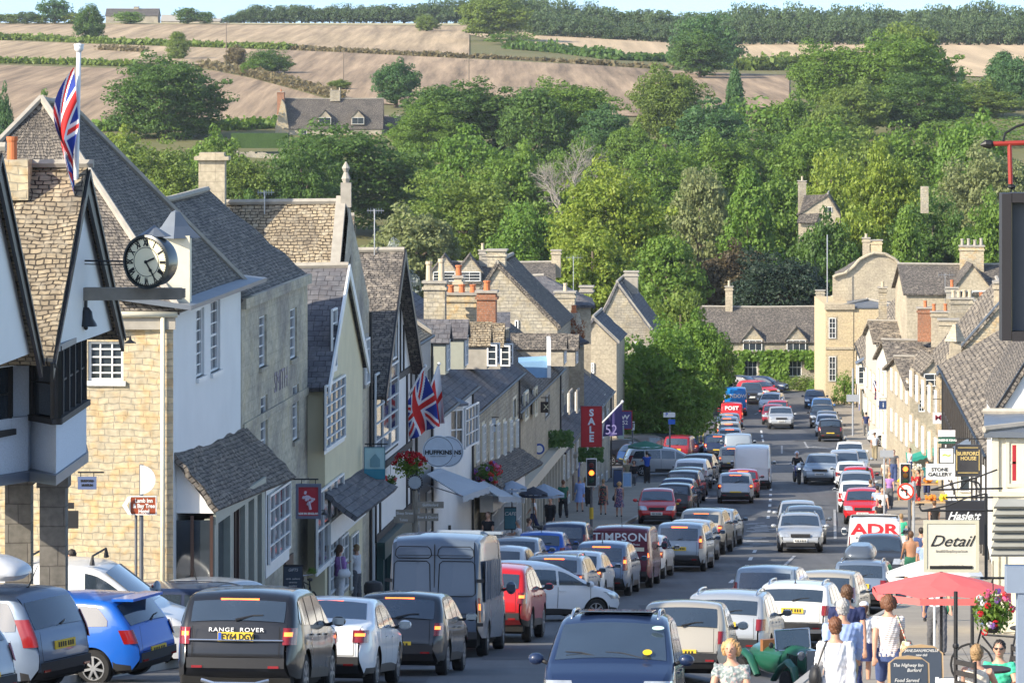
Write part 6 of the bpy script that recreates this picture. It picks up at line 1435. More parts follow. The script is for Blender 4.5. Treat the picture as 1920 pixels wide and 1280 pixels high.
# ================================================================ jettied timber building at the left edge
ts=thing('jettied_building','jettied white roughcast building with black timber bays and gables over open stone pillars','building',(-8.5,74,-11.5))
def fp(pts,z0,z1,nm,m,par=ts):
    mb=MB(); b=[Vector(((px-960)/FPX*Z,Z,z0)) for px,Z in pts]; mb.prism(b,(0,0,z1-z0)); return mb.build(nm,m,par)
F1=[(-140,70.5),(52,73.2),(57,73.6),(105,72.6),(162,76.6),(150,84),(-140,84)]
fp(F1,-7.15,-6.22,'lower_wall',pebble); fp([(-140,70.2),(55,73.0),(105,72.3),(166,76.5),(150,84),(-140,84)],-7.32,-7.15,'sill_beam',lead)
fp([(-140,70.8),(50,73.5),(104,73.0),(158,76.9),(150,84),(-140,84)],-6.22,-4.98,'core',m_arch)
mb=MB(); 
for px0,px1 in ((20,54),): mb.prism([P(px0,662,73.1),P(px1,650,73.3),P(px1,812,73.3),P(px0,812,73.1)],(0,.4,0))
mb.build('wall_panel',pebble,ts)
def band(A,B,z0,z1,n,par=ts,gap=.3):
    pl=Pl(A,B); pl.n=Vector((pl.d.y,-pl.d.x,0)); 
    if pl.n.y>0: pl.n=-pl.n
    mb=MB(); pbox(mb,pl,0,pl.L,z0,z1,-.1,-.03); g=mb.build('leaded_glass',glass,par)
    mb=MB(); pbox(mb,pl,-.04,pl.L+.04,z0-.1,z0,-.1,.09); pbox(mb,pl,-.02,pl.L+.02,z1-.02,z1+.08,-.1,.07)
    for i in range(n+1): u=pl.L*i/n; pbox(mb,pl,max(0,u-.045),min(pl.L,u+.045),z0,z1-.02,-.1,.03)
    pbox(mb,pl,0,pl.L,(z0+z1)/2-.015,(z0+z1)/2+.015,-.03,-.01); mb.build('frame',wood_dark,g); return pl
X_=lambda px,Z:(P(px,0,Z).x,Z)
band(X_(57,73.4),X_(105,72.45),-6.2,-5.05,1); band(X_(105,72.45),X_(160,76.5),-6.2,-5.05,5); band(X_(-60,71.2),X_(20,72.8),-6.4,-5.2,3)
fp([(85,73.0),(108,72.1),(172,76.4),(165,80),(85,80)],-5.05,-4.95,'bay_lead_top',lead)
# gable over the bay, plane facing the street
g0_,g1_=Vector((*X_(85,71.6),0)),Vector((*X_(215,78.2),0)); gp=Pl((g0_.x,g0_.y),(g1_.x,g1_.y)); gp.n=Vector((gp.d.y,-gp.d.x,0))
def gable(gp,z0,z1,par,seed):
    L=gp.L; U=Vector((0,0,1))
    mb=MB(); mb.prism([gp.q(.2,z0),gp.q(L-.2,z0),gp.q(L*.47,z1-.1)],-gp.n*3.2); mb.build('gable_wall',render_white,par)
    mb=MB(); wavy(mb,gp.q(-.1,z0-.1,-4),gp.q(-.1,z0-.1,.14),gp.q(L*.47,z1+.1,.14),gp.q(L*.47,z1+.1,-4),nu=8,nv=9,amp=.05,seed=seed); wavy(mb,gp.q(L+.1,z0-.1,-4),gp.q(L+.1,z0-.1,.14),gp.q(L*.47,z1+.1,.14),gp.q(L*.47,z1+.1,-4),nu=8,nv=9,amp=.05,seed=seed+1); rf=mb.build('roof',slate_warm,par)
    mb=MB()
    for e in (-.1,L+.1):
        a=gp.q(e,z0-.12,.1); b=gp.q(L*.47,z1+.04,.1); mb.prism([a-U*.02,b-U*.02,b-U*.46,a-U*.3],gp.n*.06)
        a2=a+gp.n*.07; b2=b+gp.n*.07; mb.prism([a2-U*.02,b2-U*.02,b2-U*.12,a2-U*.1],gp.n*.03)
    mb.build('barge_board',black,rf)
    mb=MB(); mb.tube([gp.q(L*.47,z1+.12,.25),gp.q(L*.47,z1+.12,-4)],.08,6); mb.build('ridge_tiles',mortar,rf)
gable(gp,-5.05,-2.05,ts,3)
h0,h1=Vector((*X_(-95,64.5),0)),Vector((*X_(60,71.3),0)); hp=Pl((h0.x,h0.y),(h1.x,h1.y)); hp.n=Vector((hp.d.y,-hp.d.x,0)); gable(hp,-5.0,-1.6,ts,7)
fp([(-140,69.5),(20,72.3),(85,72.9),(85,80),(-140,80)],-5.3,-4.95,'eaves_wall',render_white)
mb=MB(); a=P(6,300,73); mb.box((a.x-.1,74.5,-2.2),(.8,.8,.7)); c=mb.build('chimney',stone_gold,ts); mb=MB(); mb.lathe([(.09,0),(.085,.3),(.1,.34),(.1,.4)],(a.x,74.3,-1.85),12); mb.build('chimney_pot',terracotta,c)
for px,Z in ((36,76.5),(101,76.0)):
    mb=MB(); x=P(px,0,Z).x; mb.box((x,Z,-9.6),(.46,.46,4.4)); mb.box((x,Z,-7.6),(.56,.56,.22)); mb.build('pillar',brickmat('grey_pillar_stone',(.2,.185,.16),(.16,.15,.13),(.1,.09,.08),.6,.35,.01,distort=.02),ts)
# beam, clock, bell
cl=thing('street_clock','round cream faced street clock with black roman numerals on a weathered beam','clock',(P(275,548,75).x,75,-4.3))
wbeam=mat('weathered_oak',(.24,.21,.17),.85,var=.5,scale=4,bump=.4)
a,b=P(110,550,75),P(340,550,75.3)
mb=MB(); mb.prism([a+Vector((0,0,-.13)),b+Vector((0,0,-.11)),b+Vector((0,0,.09)),a+Vector((0,0,.1))],(0,.24,0)); mb.box((b.x+.0,75.4,b.z),(.12,.2,.16)); bm_=mb.build('beam',wbeam,cl)
mb=MB(); p,q=P(112,488,75.2),P(240,490,75.2); mb.tube([p,q],.018,6); mb.tube([P(112,494,75.2),P(240,497,75.2)],.01,6); mb.build('stay_rod',iron,cl)
cc=P(275,491,74.9); al=R(28); ax_=Vector((-math.sin(al),-math.cos(al),-.03)).normalized()   # face direction
Mc=ax_.to_track_quat('Z','Y').to_matrix().to_4x4(); up=Vector((0,0,1)); y_=(up-ax_*up.dot(ax_)).normalized(); x_=y_.cross(ax_).normalized(); Mc=Matrix((x_,y_,ax_)).transposed().to_4x4(); Mc.translation=cc
rC=.455; mb=MB(); mb.lathe([(rC*.5,-.4),(rC*.9,-.38),(rC*.97,-.3),(rC*.97,-.04),(rC*1.05,-.03),(rC*1.05,.03),(rC*.96,.045),(rC*.95,.0),(.0,.0)],n=40,M=Mc); mb.build('case',mat('dark_green_iron',(.02,.028,.03),.35,coat=.5),cl,smooth=30)
mb=MB(); mb.lathe([(0,.004),(rC*.93,.004),(rC*.93,.012),(0,.012)],n=40,M=Mc); dl=mb.build('dial',mat('cream_enamel',(.88,.82,.58),.4,var=.04),cl)
mb=MB()
for i in range(60):
    a_=2*math.pi*i/60; T=Mc@Matrix.Rotation(a_,4,'Z')@Matrix.Translation((0,rC*.89,.016)); mb.box(None,(.014 if i%5 else .03,.03,.006),M=T)
ring=lambda r0,r1:[mb.poly([Mc@Vector((r*math.cos(2*math.pi*(k+d)/48),r*math.sin(2*math.pi*(k+d)/48),.017)) for r,d in((r0,0),(r1,0),(r1,1),(r0,1))]) for k in range(48)]
ring(rC*.9,rC*.93); ring(rC*.55,rC*.575)
mb.build('minute_ring',m_pt,dl)
for i,s in enumerate(('XII','I','II','III','IIII','V','VI','VII','VIII','IX','X','XI')):
    T=Mc@Matrix.Rotation(-2*math.pi*i/12,4,'Z')@Matrix.Translation((0,rC*.73,.016)); text_mb(s,.155,T,sx=.62,extr=.003,bold=.007,space=.85).build('numeral',m_pt,dl)
mb=MB()
for ang,l,w_ in ((R(-68),.22,.03),(R(-148),.33,.026)):
    T=Mc@Matrix.Rotation(ang,4,'Z')@Matrix.Translation((0,l/2-.03,.03)); mb.box(None,(w_,l,.008),M=T)
T=Mc@Matrix.Translation((0,0,.03)); mb.lathe([(.03,-.01),(.03,.01)],n=12,M=T); T=Mc@Matrix.Rotation(R(-148),4,'Z')@Matrix.Translation((0,.17,.03)); mb.lathe([(.03,-.006),(.03,.006)],n=10,M=T)
mb.build('hands',m_pt,dl)
mb=MB(); t_=cc-ax_*.25; mb.lathe([(.22,rC*.93),(.3,rC*.96),(.04,rC*1.32),(.01,rC*1.38)],(t_.x,t_.y,t_.z),8); mb.build('roof',lead,cl)
bell=thing('hanging_bell','dark bronze bell hanging under the clock beam','bell',(P(160,590,75).x,75,P(0,610,75).z)); pz=P(160,610,75)
mb=MB(); mb.lathe([(.2,-.02),(.19,.02),(.13,.12),(.11,.24),(.05,.31),(.0,.32)],(pz.x,75.1,pz.z),18); mb.tube([(pz.x,75.1,pz.z+.3),(pz.x,75.1,pz.z+.46)],.03,6); mb.build('body',mat('dark_bronze',(.03,.032,.035),.4,metal=.4),bell,smooth=40)
mb=MB(); mb.blob((pz.x,75.1,pz.z-.05),.04,8,5); mb.tube([(pz.x,75.1,pz.z),(pz.x,75.1,pz.z-.05)],.015,5); mb.tube([(pz.x-.1,75.1,pz.z+.05),(pz.x-.36,75.05,pz.z+.02)],.018,5); mb.build('clapper',iron,bell)
# ---------------------------------------------------------------- flags
fr_=mat('flag_red',(.62,.02,.02),.8,var=.06); fw_=mat('flag_white',(.74,.75,.78),.8,var=.06); fb_=mat('flag_blue',(.015,.04,.28),.8,var=.06); fp_=mat('flag_purple',(.07,.06,.22),.8,var=.06); pole_m=mat('pole_white',(.7,.71,.72),.4)
def uj(u,v):
    x,y=(u*2-1),(v*2-1)
    if abs(y)<.2 or abs(x)<.1: return 0
    if abs(y)<.34 or abs(x)<.17: return 1
    d=abs(abs(x)-abs(y))
    if d<.075 : return 0
    return 1 if d<.2 else 2
def sg(u,v): return 0 if abs(v-.5)<.1 or abs(u-.5)<.06 else 1
def flag(label,fn,pat,pole,Z,r=.03,mats=None,name='flag',nu=96,nv=64,extra=None):
    b=Vector(pole[0]); t=thing(name,label,'flag',b); mb=MB(); mb.tube([Vector(p) for p in pole],[r,r*.8],8); mb.blob(Vector(pole[-1]),r*1.7,8,5); mb.build('pole',pole_m,t,smooth=True)
    mb=MB(); mb.grid(fn,nu,nv,pat); mb.build('cloth',mats or [fr_,fw_,fb_],t,smooth=True)
    if extra: extra(t)
    return t
def fdrape(u,v):
    ty=lerp(235,126,v); y=ty+u*(150+6*v); px=149-(38*v+4)*math.sin(math.pi*min(1,u*.85+.08))-14*(1-v)*math.sin(math.pi*u)*.6-10*u+22*u*(.6-v)*.6+3*math.sin(v*7+u*3)*u
    return P(px,y,74.2+.12*math.sin(v*9+u*2)*(.3+u))
flag('union flag hanging limp from the tall white pole on the jettied gable',fdrape,uj,[P(139,505,74.6),P(148,90,74.3)],74,.05)
mb=MB(); p=P(148,86,74.3); mb.lathe([(.09,0),(.09,.03)],p,12); mb.build('pole_cap',pole_m,[o for o in C.objects if o.name=='flag'][0])
def f2(u,v): 
    a=P(lerp(752,796,v),lerp(768,690,v),136); q=P(lerp(757,826,v*1.0)+4*math.sin(v*7),lerp(826,798,v),136.5); p=a.lerp(q,u); return p+Vector((.06*math.sin(u*6+v*5),.22*math.sin(v*10+u*2)*u,-.15*math.sin(math.pi*u)*0))
flag('union flag hanging from a slanting pole above the two round shop signs',f2,uj,[P(744,780,136),P(797,686,136)],136,.035)
def f3(u,v):
    a=P(lerp(800,824,v),lerp(752,684,v),138.4); q=P(lerp(812,834,v),lerp(800,792,v),138.8); p=a.lerp(q,u); return p+Vector((0,.2*math.sin(v*9+u*2)*u,0))
flag('white flag with a red cross hanging just right of the union flag',f3,sg,[P(794,762,138.4),P(823,682,138.4)],138,.035)
def f4(u,v):
    a=P(lerp(1134,1166,v),lerp(788,756,v),215); q=P(lerp(1130,1168,v),lerp(818,816,v),215.5); return a.lerp(q,u)+Vector((0,.1*math.sin(v*8),0))
flag('dull purple flag numbered 52 on a slanting pole',f4,0,[P(1126,796,215),P(1167,753,215)],215,.05,[fp_],extra=lambda t:text_mb('52',.7,frame_M(P(1146,806,214.6),(1,0,0)),sx=.9).build('lettering',mat('pale_violet',(.22,.2,.4),.8),t))
def f5(u,v): return P(lerp(1639,1651,u)+2*math.sin(v*5),lerp(748,712,v)+6*u,292+.2*math.sin(u*5))
flag('small union flag leaning out from the cream fronts at the far right',f5,uj,[P(1652,752,292),P(1636,708,292)],292,.04,nu=24,nv=16)
# ---------------------------------------------------------------- signs
def board(label,x0,x1,y0,y1,Z,m,lines=(),frame=None,fw=.04,post=None,bracket=None,cat='sign',name='hanging_sign',tm=None,deco=None,th=.05):
    a,b=P(x0,y1,Z),P(x1,y0,Z); w_,h_=b.x-a.x,b.z-a.z; c=(a+b)/2; t=thing(name,label,cat,(c.x,Z,a.z))
    mb=MB(); mb.box((c.x,Z,c.z),(w_,th,h_)); bd=mb.build('board',m,t)
    if frame:
        mb=MB()
        for s in (-1,1): mb.box((c.x+s*(w_/2+fw/2),Z,c.z),(fw,th*1.5,h_+2*fw)); mb.box((c.x,Z,c.z+s*(h_/2+fw/2)),(w_,th*1.5,fw))
        mb.build('frame',frame,t)
    for ln in lines:
        s,py,size=ln[:3]; sx=ln[3] if len(ln)>3 else 1; sh=ln[4] if len(ln)>4 else 0; mm=ln[5] if len(ln)>5 else (tm or m_pt); px=ln[6] if len(ln)>6 else (x0+x1)/2
        text_mb(s,size,frame_M(P(px,py,Z)+Vector((0,-th/2-.006,0)),(1,0,0)),sh,sx=sx,bold=ln[7] if len(ln)>7 else .004).build('lettering',mm,bd)
    if bracket:
        mb=MB(); bx,by=bracket; q=P(bx,by,Z); mb.tube([(q.x,Z,q.z),((b.x if bx<x0 else a.x),Z,P(0,by,Z).z)],.02,6)
        for xx in (lerp(a.x,b.x,.15),lerp(a.x,b.x,.85)): mb.tube([(xx,Z,P(0,by,Z).z),(xx,Z,b.z)],.01,5)
        mb.build('bracket',iron,t)
    if post:
        for (px,py0,py1,r) in post: mb=MB(); mb.tube([P(px,py0,Z+.05),P(px,py1,Z+.05)],r,8); mb.build('post',m_post,t)
    if deco: deco(t,bd)
    return t
m_post=mat('galvanised_post',(.12,.13,.15),.5,metal=.3); wl=mat('sign_white',(.76,.76,.74),.5); gold=mat('gold_lettering',(.55,.42,.16),.4); brn=mat('tourist_sign_brown',(.3,.06,.02),.5)
def dec_arrow(t,bd):
    mb=MB(); Z=90.9; mb.prism([P(229,947,Z),P(240,930,Z),P(247,930,Z),P(238,947,Z),P(247,964,Z),P(240,964,Z)],(0,-.02,0)); mb.build('arrow',wl,bd)
board('brown arrow signpost reading Lamb Inn and Bay Tree Hotel before the golden stone wall',245,292,931,963,91,brn,[('Lamb Inn',938,.12,.85,0,wl,270),('& Bay Tree',948,.12,.85,0,wl,270),('Hotel',958,.12,.85,0,wl,270)],frame=wl,fw=.02,post=[(265,870,1150,.045),(255,960,1150,.03)],name='direction_sign',deco=dec_arrow)
mb=MB(); c=P(263,899,90.7); mb.prism([c+Vector((.34*math.cos(a)*.95,0,.31*math.sin(a))) for a in [R(x) for x in range(-90,91,15)]],(0,.04,0)); solo(mb,'half_round_sign',[wl],'white half round sign back on top of the brown signpost pole','sign',c-Vector((0,0,.3)))
sb_=mat('slate_blue_board',(.1,.14,.27),.6); 
board('small slate blue sign hanging on the golden wall above the black notice box',146,181,893,917,90,sb_,[('BURFORD',901,.06),('MUSEUM',909,.06)],bracket=(195,885),th=.03)
board('black notice box fixed beside the stone pillar',126,147,957,990,88,m_blk,[],name='notice_box'); board('smaller black box above the notice box',126,139,942,953,88,m_blk,[],name='notice_box')
def cross(t,bd):
    mb=MB(); c=P(434,983,97.9); mb.box((c.x,97.9,c.z),(.09,.03,.3)); mb.box((c.x,97.895,c.z),(.24,.03,.08)); mb.build('green_cross',mat('pharmacy_green',(.02,.22,.09),.5),bd)
board('white chemist sign with a green cross on the grey green shop front',422,448,962,1007,98,wl,[],deco=cross,frame=m_chr,fw=.012)
def bloom(t,bd):
    mb=MB(); r=random.Random(2); c=P(579,932,105.9)
    for i in range(26): a=r.uniform(0,6.28); d=r.uniform(0,.17); mb.blob(c+Vector((math.cos(a)*d*.8,-.02,math.sin(a)*d)),(.035,.008,.03),6,4)
    mb.tube([c+Vector((0,-.02,-.1)),c+Vector((.04,-.02,-.3))],.035,5); mb.build('bouquet_emblem',mat('pale_mauve',(.6,.5,.58),.6),bd)
board('square red sign with a pale bouquet in a grey frame outside the gift shop',560,597,912,966,106,mat('sign_crimson',(.42,.015,.03),.5),[('MADE IN ENGLAND',962,.07,1,0,wl)],frame=mat('sign_grey',(.13,.14,.2),.5),fw=.07,bracket=(540,898),deco=bloom,th=.12)
board('small navy sign with a red foot hanging before the white sash window',648,678,931,959,118,sb_,[('~',942,.4,1,0,mat('dull_gold',(.3,.28,.2),.6))],frame=wl,fw=.02,bracket=(640,924)); mb=MB(); c=P(663,963,118); mb.box((c.x,118,c.z),(.44,.05,.1)); solo(mb,'sign_foot',[mat('sign_crimson',(.42,.015,.03),.5)],'red strip hung under the small navy sign','sign',c)
def housepic(t,bd):
    mb=MB(); c=P(702,862,120.96)
    mb.prism([c+Vector(v) for v in ((-.12,0,-.2),(.16,0,-.2),(.16,0,.02),(.02,0,.18),(-.12,0,.02))],(0,-.01,0)); mb.build('house_emblem',mat('teal_grey',(.16,.3,.34),.6),bd)
    mb=MB(); c=P(702,888,120.96); mb.box((c.x,120.95,c.z),(.58,.02,.28)); mb.build('teal_band',mat('teal_band',(.03,.22,.3),.6),bd)
board('pale teal sign with a small house drawing and a deeper teal band',684,721,839,897,121,mat('pale_teal',(.38,.56,.58),.6),[],deco=housepic,frame=mat('teal_frame',(.05,.16,.2),.5),fw=.02,bracket=(727,832)); 
for k,(px,z,lab) in enumerate(((822,134,'front of two overlapping round white signs with black capitals'),(840,137,'rear of two overlapping round white signs'))):
    c=P(px,846,z); t=thing('round_sign',lab,'sign',c); mb=MB(); mb.lathe([(0,0),(.5,0),(.5,.04),(0,.04)],n=36,M=Matrix.Translation(c)@Matrix.Rotation(R(90),4,'X')); mb.build('disc',mat('pale_blue_white',(.55,.62,.7),.5),t,smooth=30)
    mb=MB(); 
    for i in range(36): a=R(10*i); b=R(10*i+10); mb.tube([c+Vector((.46*math.cos(a),-.045,.46*math.sin(a))),c+Vector((.46*math.cos(b),-.045,.46*math.sin(b)))],.007,4)
    mb.build('rim_line',m_pt,t); text_mb('HUFFKINS',.185,frame_M(c+Vector((0,-.05,-.03)),(1,0,0)),bold=.007,sx=1.02).build('lettering',m_pt,t); text_mb('BAKERY & TEA ROOM',.05,frame_M(c+Vector((0,-.05,-.15)),(1,0,0))).build('small_lettering',m_pt,t)
board('white rectangular shop sign hung above the white fascia',894,929,784,809,166,mat('pale_blue_white',(.55,.62,.7),.5),[('Oxfordshire',797,.16,1,0,m_pt)],bracket=(935,782)); 
board('dark hanging sign with a pair of pale crossed marks',998,1028,753,773,192,mat('sign_dark_brown',(.03,.022,.02),.5),[('X   X',763,.34,1,0,mat('marks_cream',(.6,.58,.4),.6))],bracket=(990,745),th=.1)
c=P(1011,841,190); t=thing('round_clock_sign','small round white sign with a thick blue rim over the parapet shop','sign',c); M_=Matrix.Translation(c)@Matrix.Rotation(R(90),4,'X'); mb=MB(); mb.lathe([(0,0),(.24,0),(.24,.1),(0,.1)],n=24,M=M_); mb.build('rim',mat('rim_blue',(.02,.07,.35),.5),t); mb=MB(); mb.lathe([(0,.1),(.16,.1),(.16,.12),(0,.12)],n=24,M=M_); mb.build('face',wl,t)
board('tall red vertical banner spelling SALE on the shop wall',1091,1127,763,836,208,mat('banner_red',(.42,.012,.02),.6),[('S',774,.46,1,0,mat('banner_letter',(.62,.68,.75),.6),1109,.02),('A',790,.46,1,0,mat('banner_letter',(.6,.66,.72),.6),1109,.02),('L',806,.46,1,0,None or mat('banner_letter',(.6,.66,.72),.6),1109,.02),('E',822,.46,1,0,mat('banner_letter',(.6,.66,.72),.6),1109,.02)],frame=mat('banner_edge',(.3,.01,.015),.6),fw=.05,name='banner')
board('purple and red banner with a white crown beside the numbered flag',1160,1184,771,803,222,fp_,[('w',780,.5,1.3,0,wl),('52',792,.3,1,0,wl)],frame=mat('banner_edge',(.3,.01,.015),.6),fw=.05,name='banner')
board('pale green panel hung under the purple banner',1159,1170,797,822,218,mat('pale_green_board',(.35,.45,.42),.6),[])
board('blue parking finger sign under the street tree',1244,1266,773,782,252,wl,[('P',777,.28,1,0,mat('sign_blue',(.02,.12,.55),.5),1250)],post=[(1256,770,872,.05)],name='direction_sign'); board('small blue sign under the parking finger sign',1253,1266,786,795,251.9,mat('sign_blue',(.02,.12,.55),.5),[],name='direction_sign')
board('white upright sign on a thin white pole beside the car park',1184,1190,790,806,245,wl,[('T',797,.4)],post=[(1186,806,880,.05)],name='post_sign')
# finger post with round mirror
fpz=112; t=thing('finger_post','weathered wooden finger post carrying four carved boards and a round studded mirror','signpost',P(778,1180,fpz)); mb=MB(); mb.tube([P(778,905,fpz),P(778,1180,fpz)],.07,8); mb.build('post',wbeam,t)
for x0,x1,y0,y1,s in ((742,776,955,968,'Sheep Street'),(738,776,968,980,'Tolsey'),(782,832,940,952,'Guildenford'),(782,822,962,976,'River & Church')):
    a,b=P(x0,y1,fpz-.1),P(x1,y0,fpz-.1); mb=MB(); mb.box(((a+b)/2),(b.x-a.x,.04,b.z-a.z)); bd=mb.build('finger_board',wbeam,t); text_mb(s,.1,frame_M((a+b)/2+Vector((0,-.025,0)),(1,0,0)),sx=.85).build('lettering',wl,bd)
c=P(778,904,fpz-.15); M_=Matrix.Translation(c)@Matrix.Rotation(R(90),4,'X'); mb=MB(); mb.lathe([(0,0),(.17,0),(.17,.03),(0,.03)],n=24,M=M_); mb.build('mirror_disc',mat('mirror_pale',(.5,.6,.68),.15,metal=.6),t)
mb=MB(); [mb.box((c+Vector((.19*math.cos(a),-.02,.19*math.sin(a)))),(.045,.04,.045)) for a in [R(18*i) for i in range(20)]]; mb.build('studded_rim',m_blk,t)
# traffic lights
def tlight(px,y0,y1,Z,lab,base,lit,post_px=None,band=True):
    a,b=P(px-10,y1,Z),P(px+10,y0,Z); c=(a+b)/2; w_,h_=b.x-a.x,b.z-a.z; pxp=post_px or px; xb=P(pxp,0,Z).x; t=thing('traffic_light',lab,'traffic light',(xb,Z,gH(xb,Z)))
    mb=MB(); mb.tube([(xb,Z+.1,gH(xb,Z)),(xb,Z+.1,b.z)],.06,8); mb.build('post',m_post,t)
    mb=MB(); mb.box((c.x,Z,c.z),(w_,.06,h_)); mb.build('backing_board',wl,t); mb=MB(); mb.box((c.x,Z-.05,c.z),(w_*.84,.05,h_*.93)); mb.box((c.x,Z-.1,c.z),(w_*.62,.12,h_*.82)); h=mb.build('housing',m_blk,t)
    for i,col in enumerate(((.25,.02,.01),(.3,.12,.01),(.01,.12,.05))):
        mb=MB(); M_=Matrix.Translation((c.x,Z-.165,c.z+h_*(.27-.27*i)))@Matrix.Rotation(R(90),4,'X'); mb.lathe([(0,0),(w_*.24,0),(w_*.22,.02),(0,.03)],n=16,M=M_); mb.build('lamp',mat('lit_lamp_%d'%i,col,.3,emit=(1,.16,.02),es=2.5) if i==lit else mat('unlit_lamp_%d'%i,[x*.4 for x in col],.3),h)
    if band:
        mb=MB(); mb.tube([(xb,Z+.1,gH(xb,Z)+.35),(xb,Z+.1,gH(xb,Z)+.85)],.09,10); mb.build('yellow_band',mat('band_yellow',(.6,.4,.03),.5),t)
tlight(1109,859,912,184,'traffic light with a white border and a glowing lamp beside the red banner',0,1); tlight(1697,868,912,151,'traffic light above the no left turn sign on the right pavement',0,0,1706,False)
c=P(1698,921,150.4); xb=P(1713,0,150.5).x; t=thing('no_turn_sign','round white no left turn sign with a red rim on a grey pole','road sign',(xb,150.5,gH(xb,150.5))); M_=Matrix.Translation(c)@Matrix.Rotation(R(90),4,'X')
mb=MB(); mb.lathe([(0,0),(.3,0),(.3,.02),(0,.02)],n=32,M=M_); mb.build('disc',wl,t); mb=MB(); 
for k in range(32): mb.poly([M_@Vector((r*math.cos(2*math.pi*(k+d)/32),r*math.sin(2*math.pi*(k+d)/32),.026)) for r,d in((.24,0),(.3,0),(.3,1),(.24,1))])
for T in (M_@Matrix.Rotation(R(-45),4,'Z'),): mb.box(None,(.5,.05,.006),M=T@Matrix.Translation((0,0,.03)))
mb.build('red_ring',mat('road_sign_red',(.65,.04,.01),.5),t); mb=MB(); mb.box((c.x+.03,150.37,c.z-.05),(.045,.01,.2)); mb.box((c.x-.04,150.37,c.z+.06),(.17,.01,.045)); mb.prism([(c.x-.19,150.37,c.z+.06),(c.x-.1,150.37,c.z+.13),(c.x-.1,150.37,c.z-.01)],(0,.01,0)); mb.build('arrow',m_pt,t)
mb=MB(); mb.tube([(xb,150.5,gH(xb,150.5)),(xb,150.5,c.z+.35)],.05,8); mb.box((xb-.05,150.5,c.z),(.25,.02,.62)); mb.build('post',mat('grey_post',(.35,.37,.4),.5),t)
mb=MB(); q=P(1658,0,172); mb.tube([(q.x,172,gH(q.x,172)),(q.x,172,P(0,840,172).z)],.04,8); mb.box((q.x+.1,171.95,P(0,850,172).z),(.55,.03,.28)); solo(mb,'parking_sign_pole',[mat('grey_post',(.35,.37,.4),.5)],'thin grey pole with a small plate on the right pavement','sign',(q.x,172,gH(q.x,172)))
mb=MB(); q=P(1599,0,300); mb.tube([(q.x,300,gH(q.x,300)),(q.x,300,P(0,690,300).z)],.06,8); mb.box((q.x,299.9,P(0,746,300).z),(.9,.05,.5)); solo(mb,'grey_sign_post',[mat('grey_post',(.35,.37,.4),.5)],'tall grey pole with a square plate by the far right kerb','sign',(q.x,300,gH(q.x,300)))
# right hand hanging signs
sk_=mat('signboard_black',(.025,.025,.03),.4,coat=.3)
def gline(t,bd):
    mb=MB(); Z=129.96; 
    for p,q in (((1796,839),(1834,839)),((1796,886),(1834,886)),((1794,843),(1794,882)),((1836,843),(1836,882))): mb.tube([P(*p,Z),P(*q,Z)],.012,4)
    mb.build('gold_line',gold,bd)
board('black board with gold lettering Burford House on an iron bracket',1791,1840,833,893,130,sk_,[('BURFORD',850,.15,1,0,gold),('HOUSE',859,.15,1,0,gold)],bracket=(1858,822),deco=gline)
board('white Stone Gallery board left of the black board',1736,1788,869,899,128,wl,[('STONE',880,.14,1.15),('GALLERY',889,.15,1.15)],th=.04)
board('green and white public house sign above the pale green screen',1759,1791,806,818,150,mat('pale_pink_white',(.7,.66,.68),.5),[]); board('dark green strip with white capitals under the public house sign',1759,1791,819,831,150,mat('pub_green',(.01,.09,.06),.5),[('GREENE KING',825,.11,1,0,wl)],th=.04)
board('white board with a yellow green splash, beneath the dark green strip',1762,1787,840,867,146,wl,[('~',852,.5,1,0,mat('lime_splash',(.4,.5,.05),.5))],frame=m_blk,fw=.03)
board('small white square sign with a dark red emblem',1749,1769,773,794,200,wl,[('M',783,.35,1.2,0,mat('emblem_red',(.25,.02,.05),.5))],bracket=(1780,748))
board('navy hanging sign with a white figure on the white house',1648,1664,751,767,262,mat('sign_navy',(.03,.06,.16),.5),[('i',759,.45,1,0,wl)],bracket=(1672,747))
board('black script lettered board half hidden behind the cream framed sign',1773,1850,938,1020,78,sk_,[('Haslett',967,.2,1.0,.4,wl,1806)],bracket=(1862,932))
dcream=mat('sign_cream',(.62,.58,.47),.6)
board('cream framed hanging sign with the word Detail in flowing script',1738,1829,981,1066,64,dcream,[('Detail',1014,.24,1.1,.45,m_pt,1782,.0),('beautiful things for your home',1032,.038,1,0,mat('faded_grey',(.35,.33,.28),.7)),('www.detail-burford.co.uk',1060,.034,1,0,mat('faded_grey',(.35,.33,.28),.7))],frame=mat('sign_frame_cream',(.5,.48,.36),.6),fw=.05,th=.05,
 deco=lambda t,bd:(lambda mb:(mb.box((P(1783,0,64).x,63.965,P(0,1066.5,64).z+.03),(.64,.01,.05)),mb.build('dark_strip',m_pt,bd)))(MB()))
mb=MB(); Z=64.1; mb.tube([P(1849,925,Z),P(1849,1086,Z)],.025,6); mb.tube([P(1838,1083,Z),P(1898,1083,Z)],.02,6); mb.tube([P(1728,957,Z),P(1862,957,Z)],.018,6); mb.tube([P(1745,918,Z),P(1880,915,Z)],.016,6)
for pts in ([(1728,957),(1724,950),(1727,944),(1733,945)],[(1730,957),(1775,948),(1815,932),(1850,925)],[(1745,918),(1790,905),(1830,895),(1870,880)],[(1862,1083),(1858,1100),(1840,1105),(1838,1092)],[(1898,1083),(1890,1100),(1870,1100)],[(1800,915),(1815,900),(1835,905),(1840,918)]): mb.tube([P(x,y,Z) for x,y in pts],.014,6)
mb.tube([P(1740,957,Z),P(1740,976,Z)],.008,4); mb.tube([P(1827,957,Z),P(1827,976,Z)],.008,4)
solo(mb,'scroll_bracket',[iron],'scrolling wrought iron bracket that holds the cream framed sign','bracket',P(1849,1086,Z))
mb=MB(); Z=20; fm_=mat('frame_black',(.03,.026,.028),.5); a,b=P(1877,637,Z),P(1985,362,Z); 
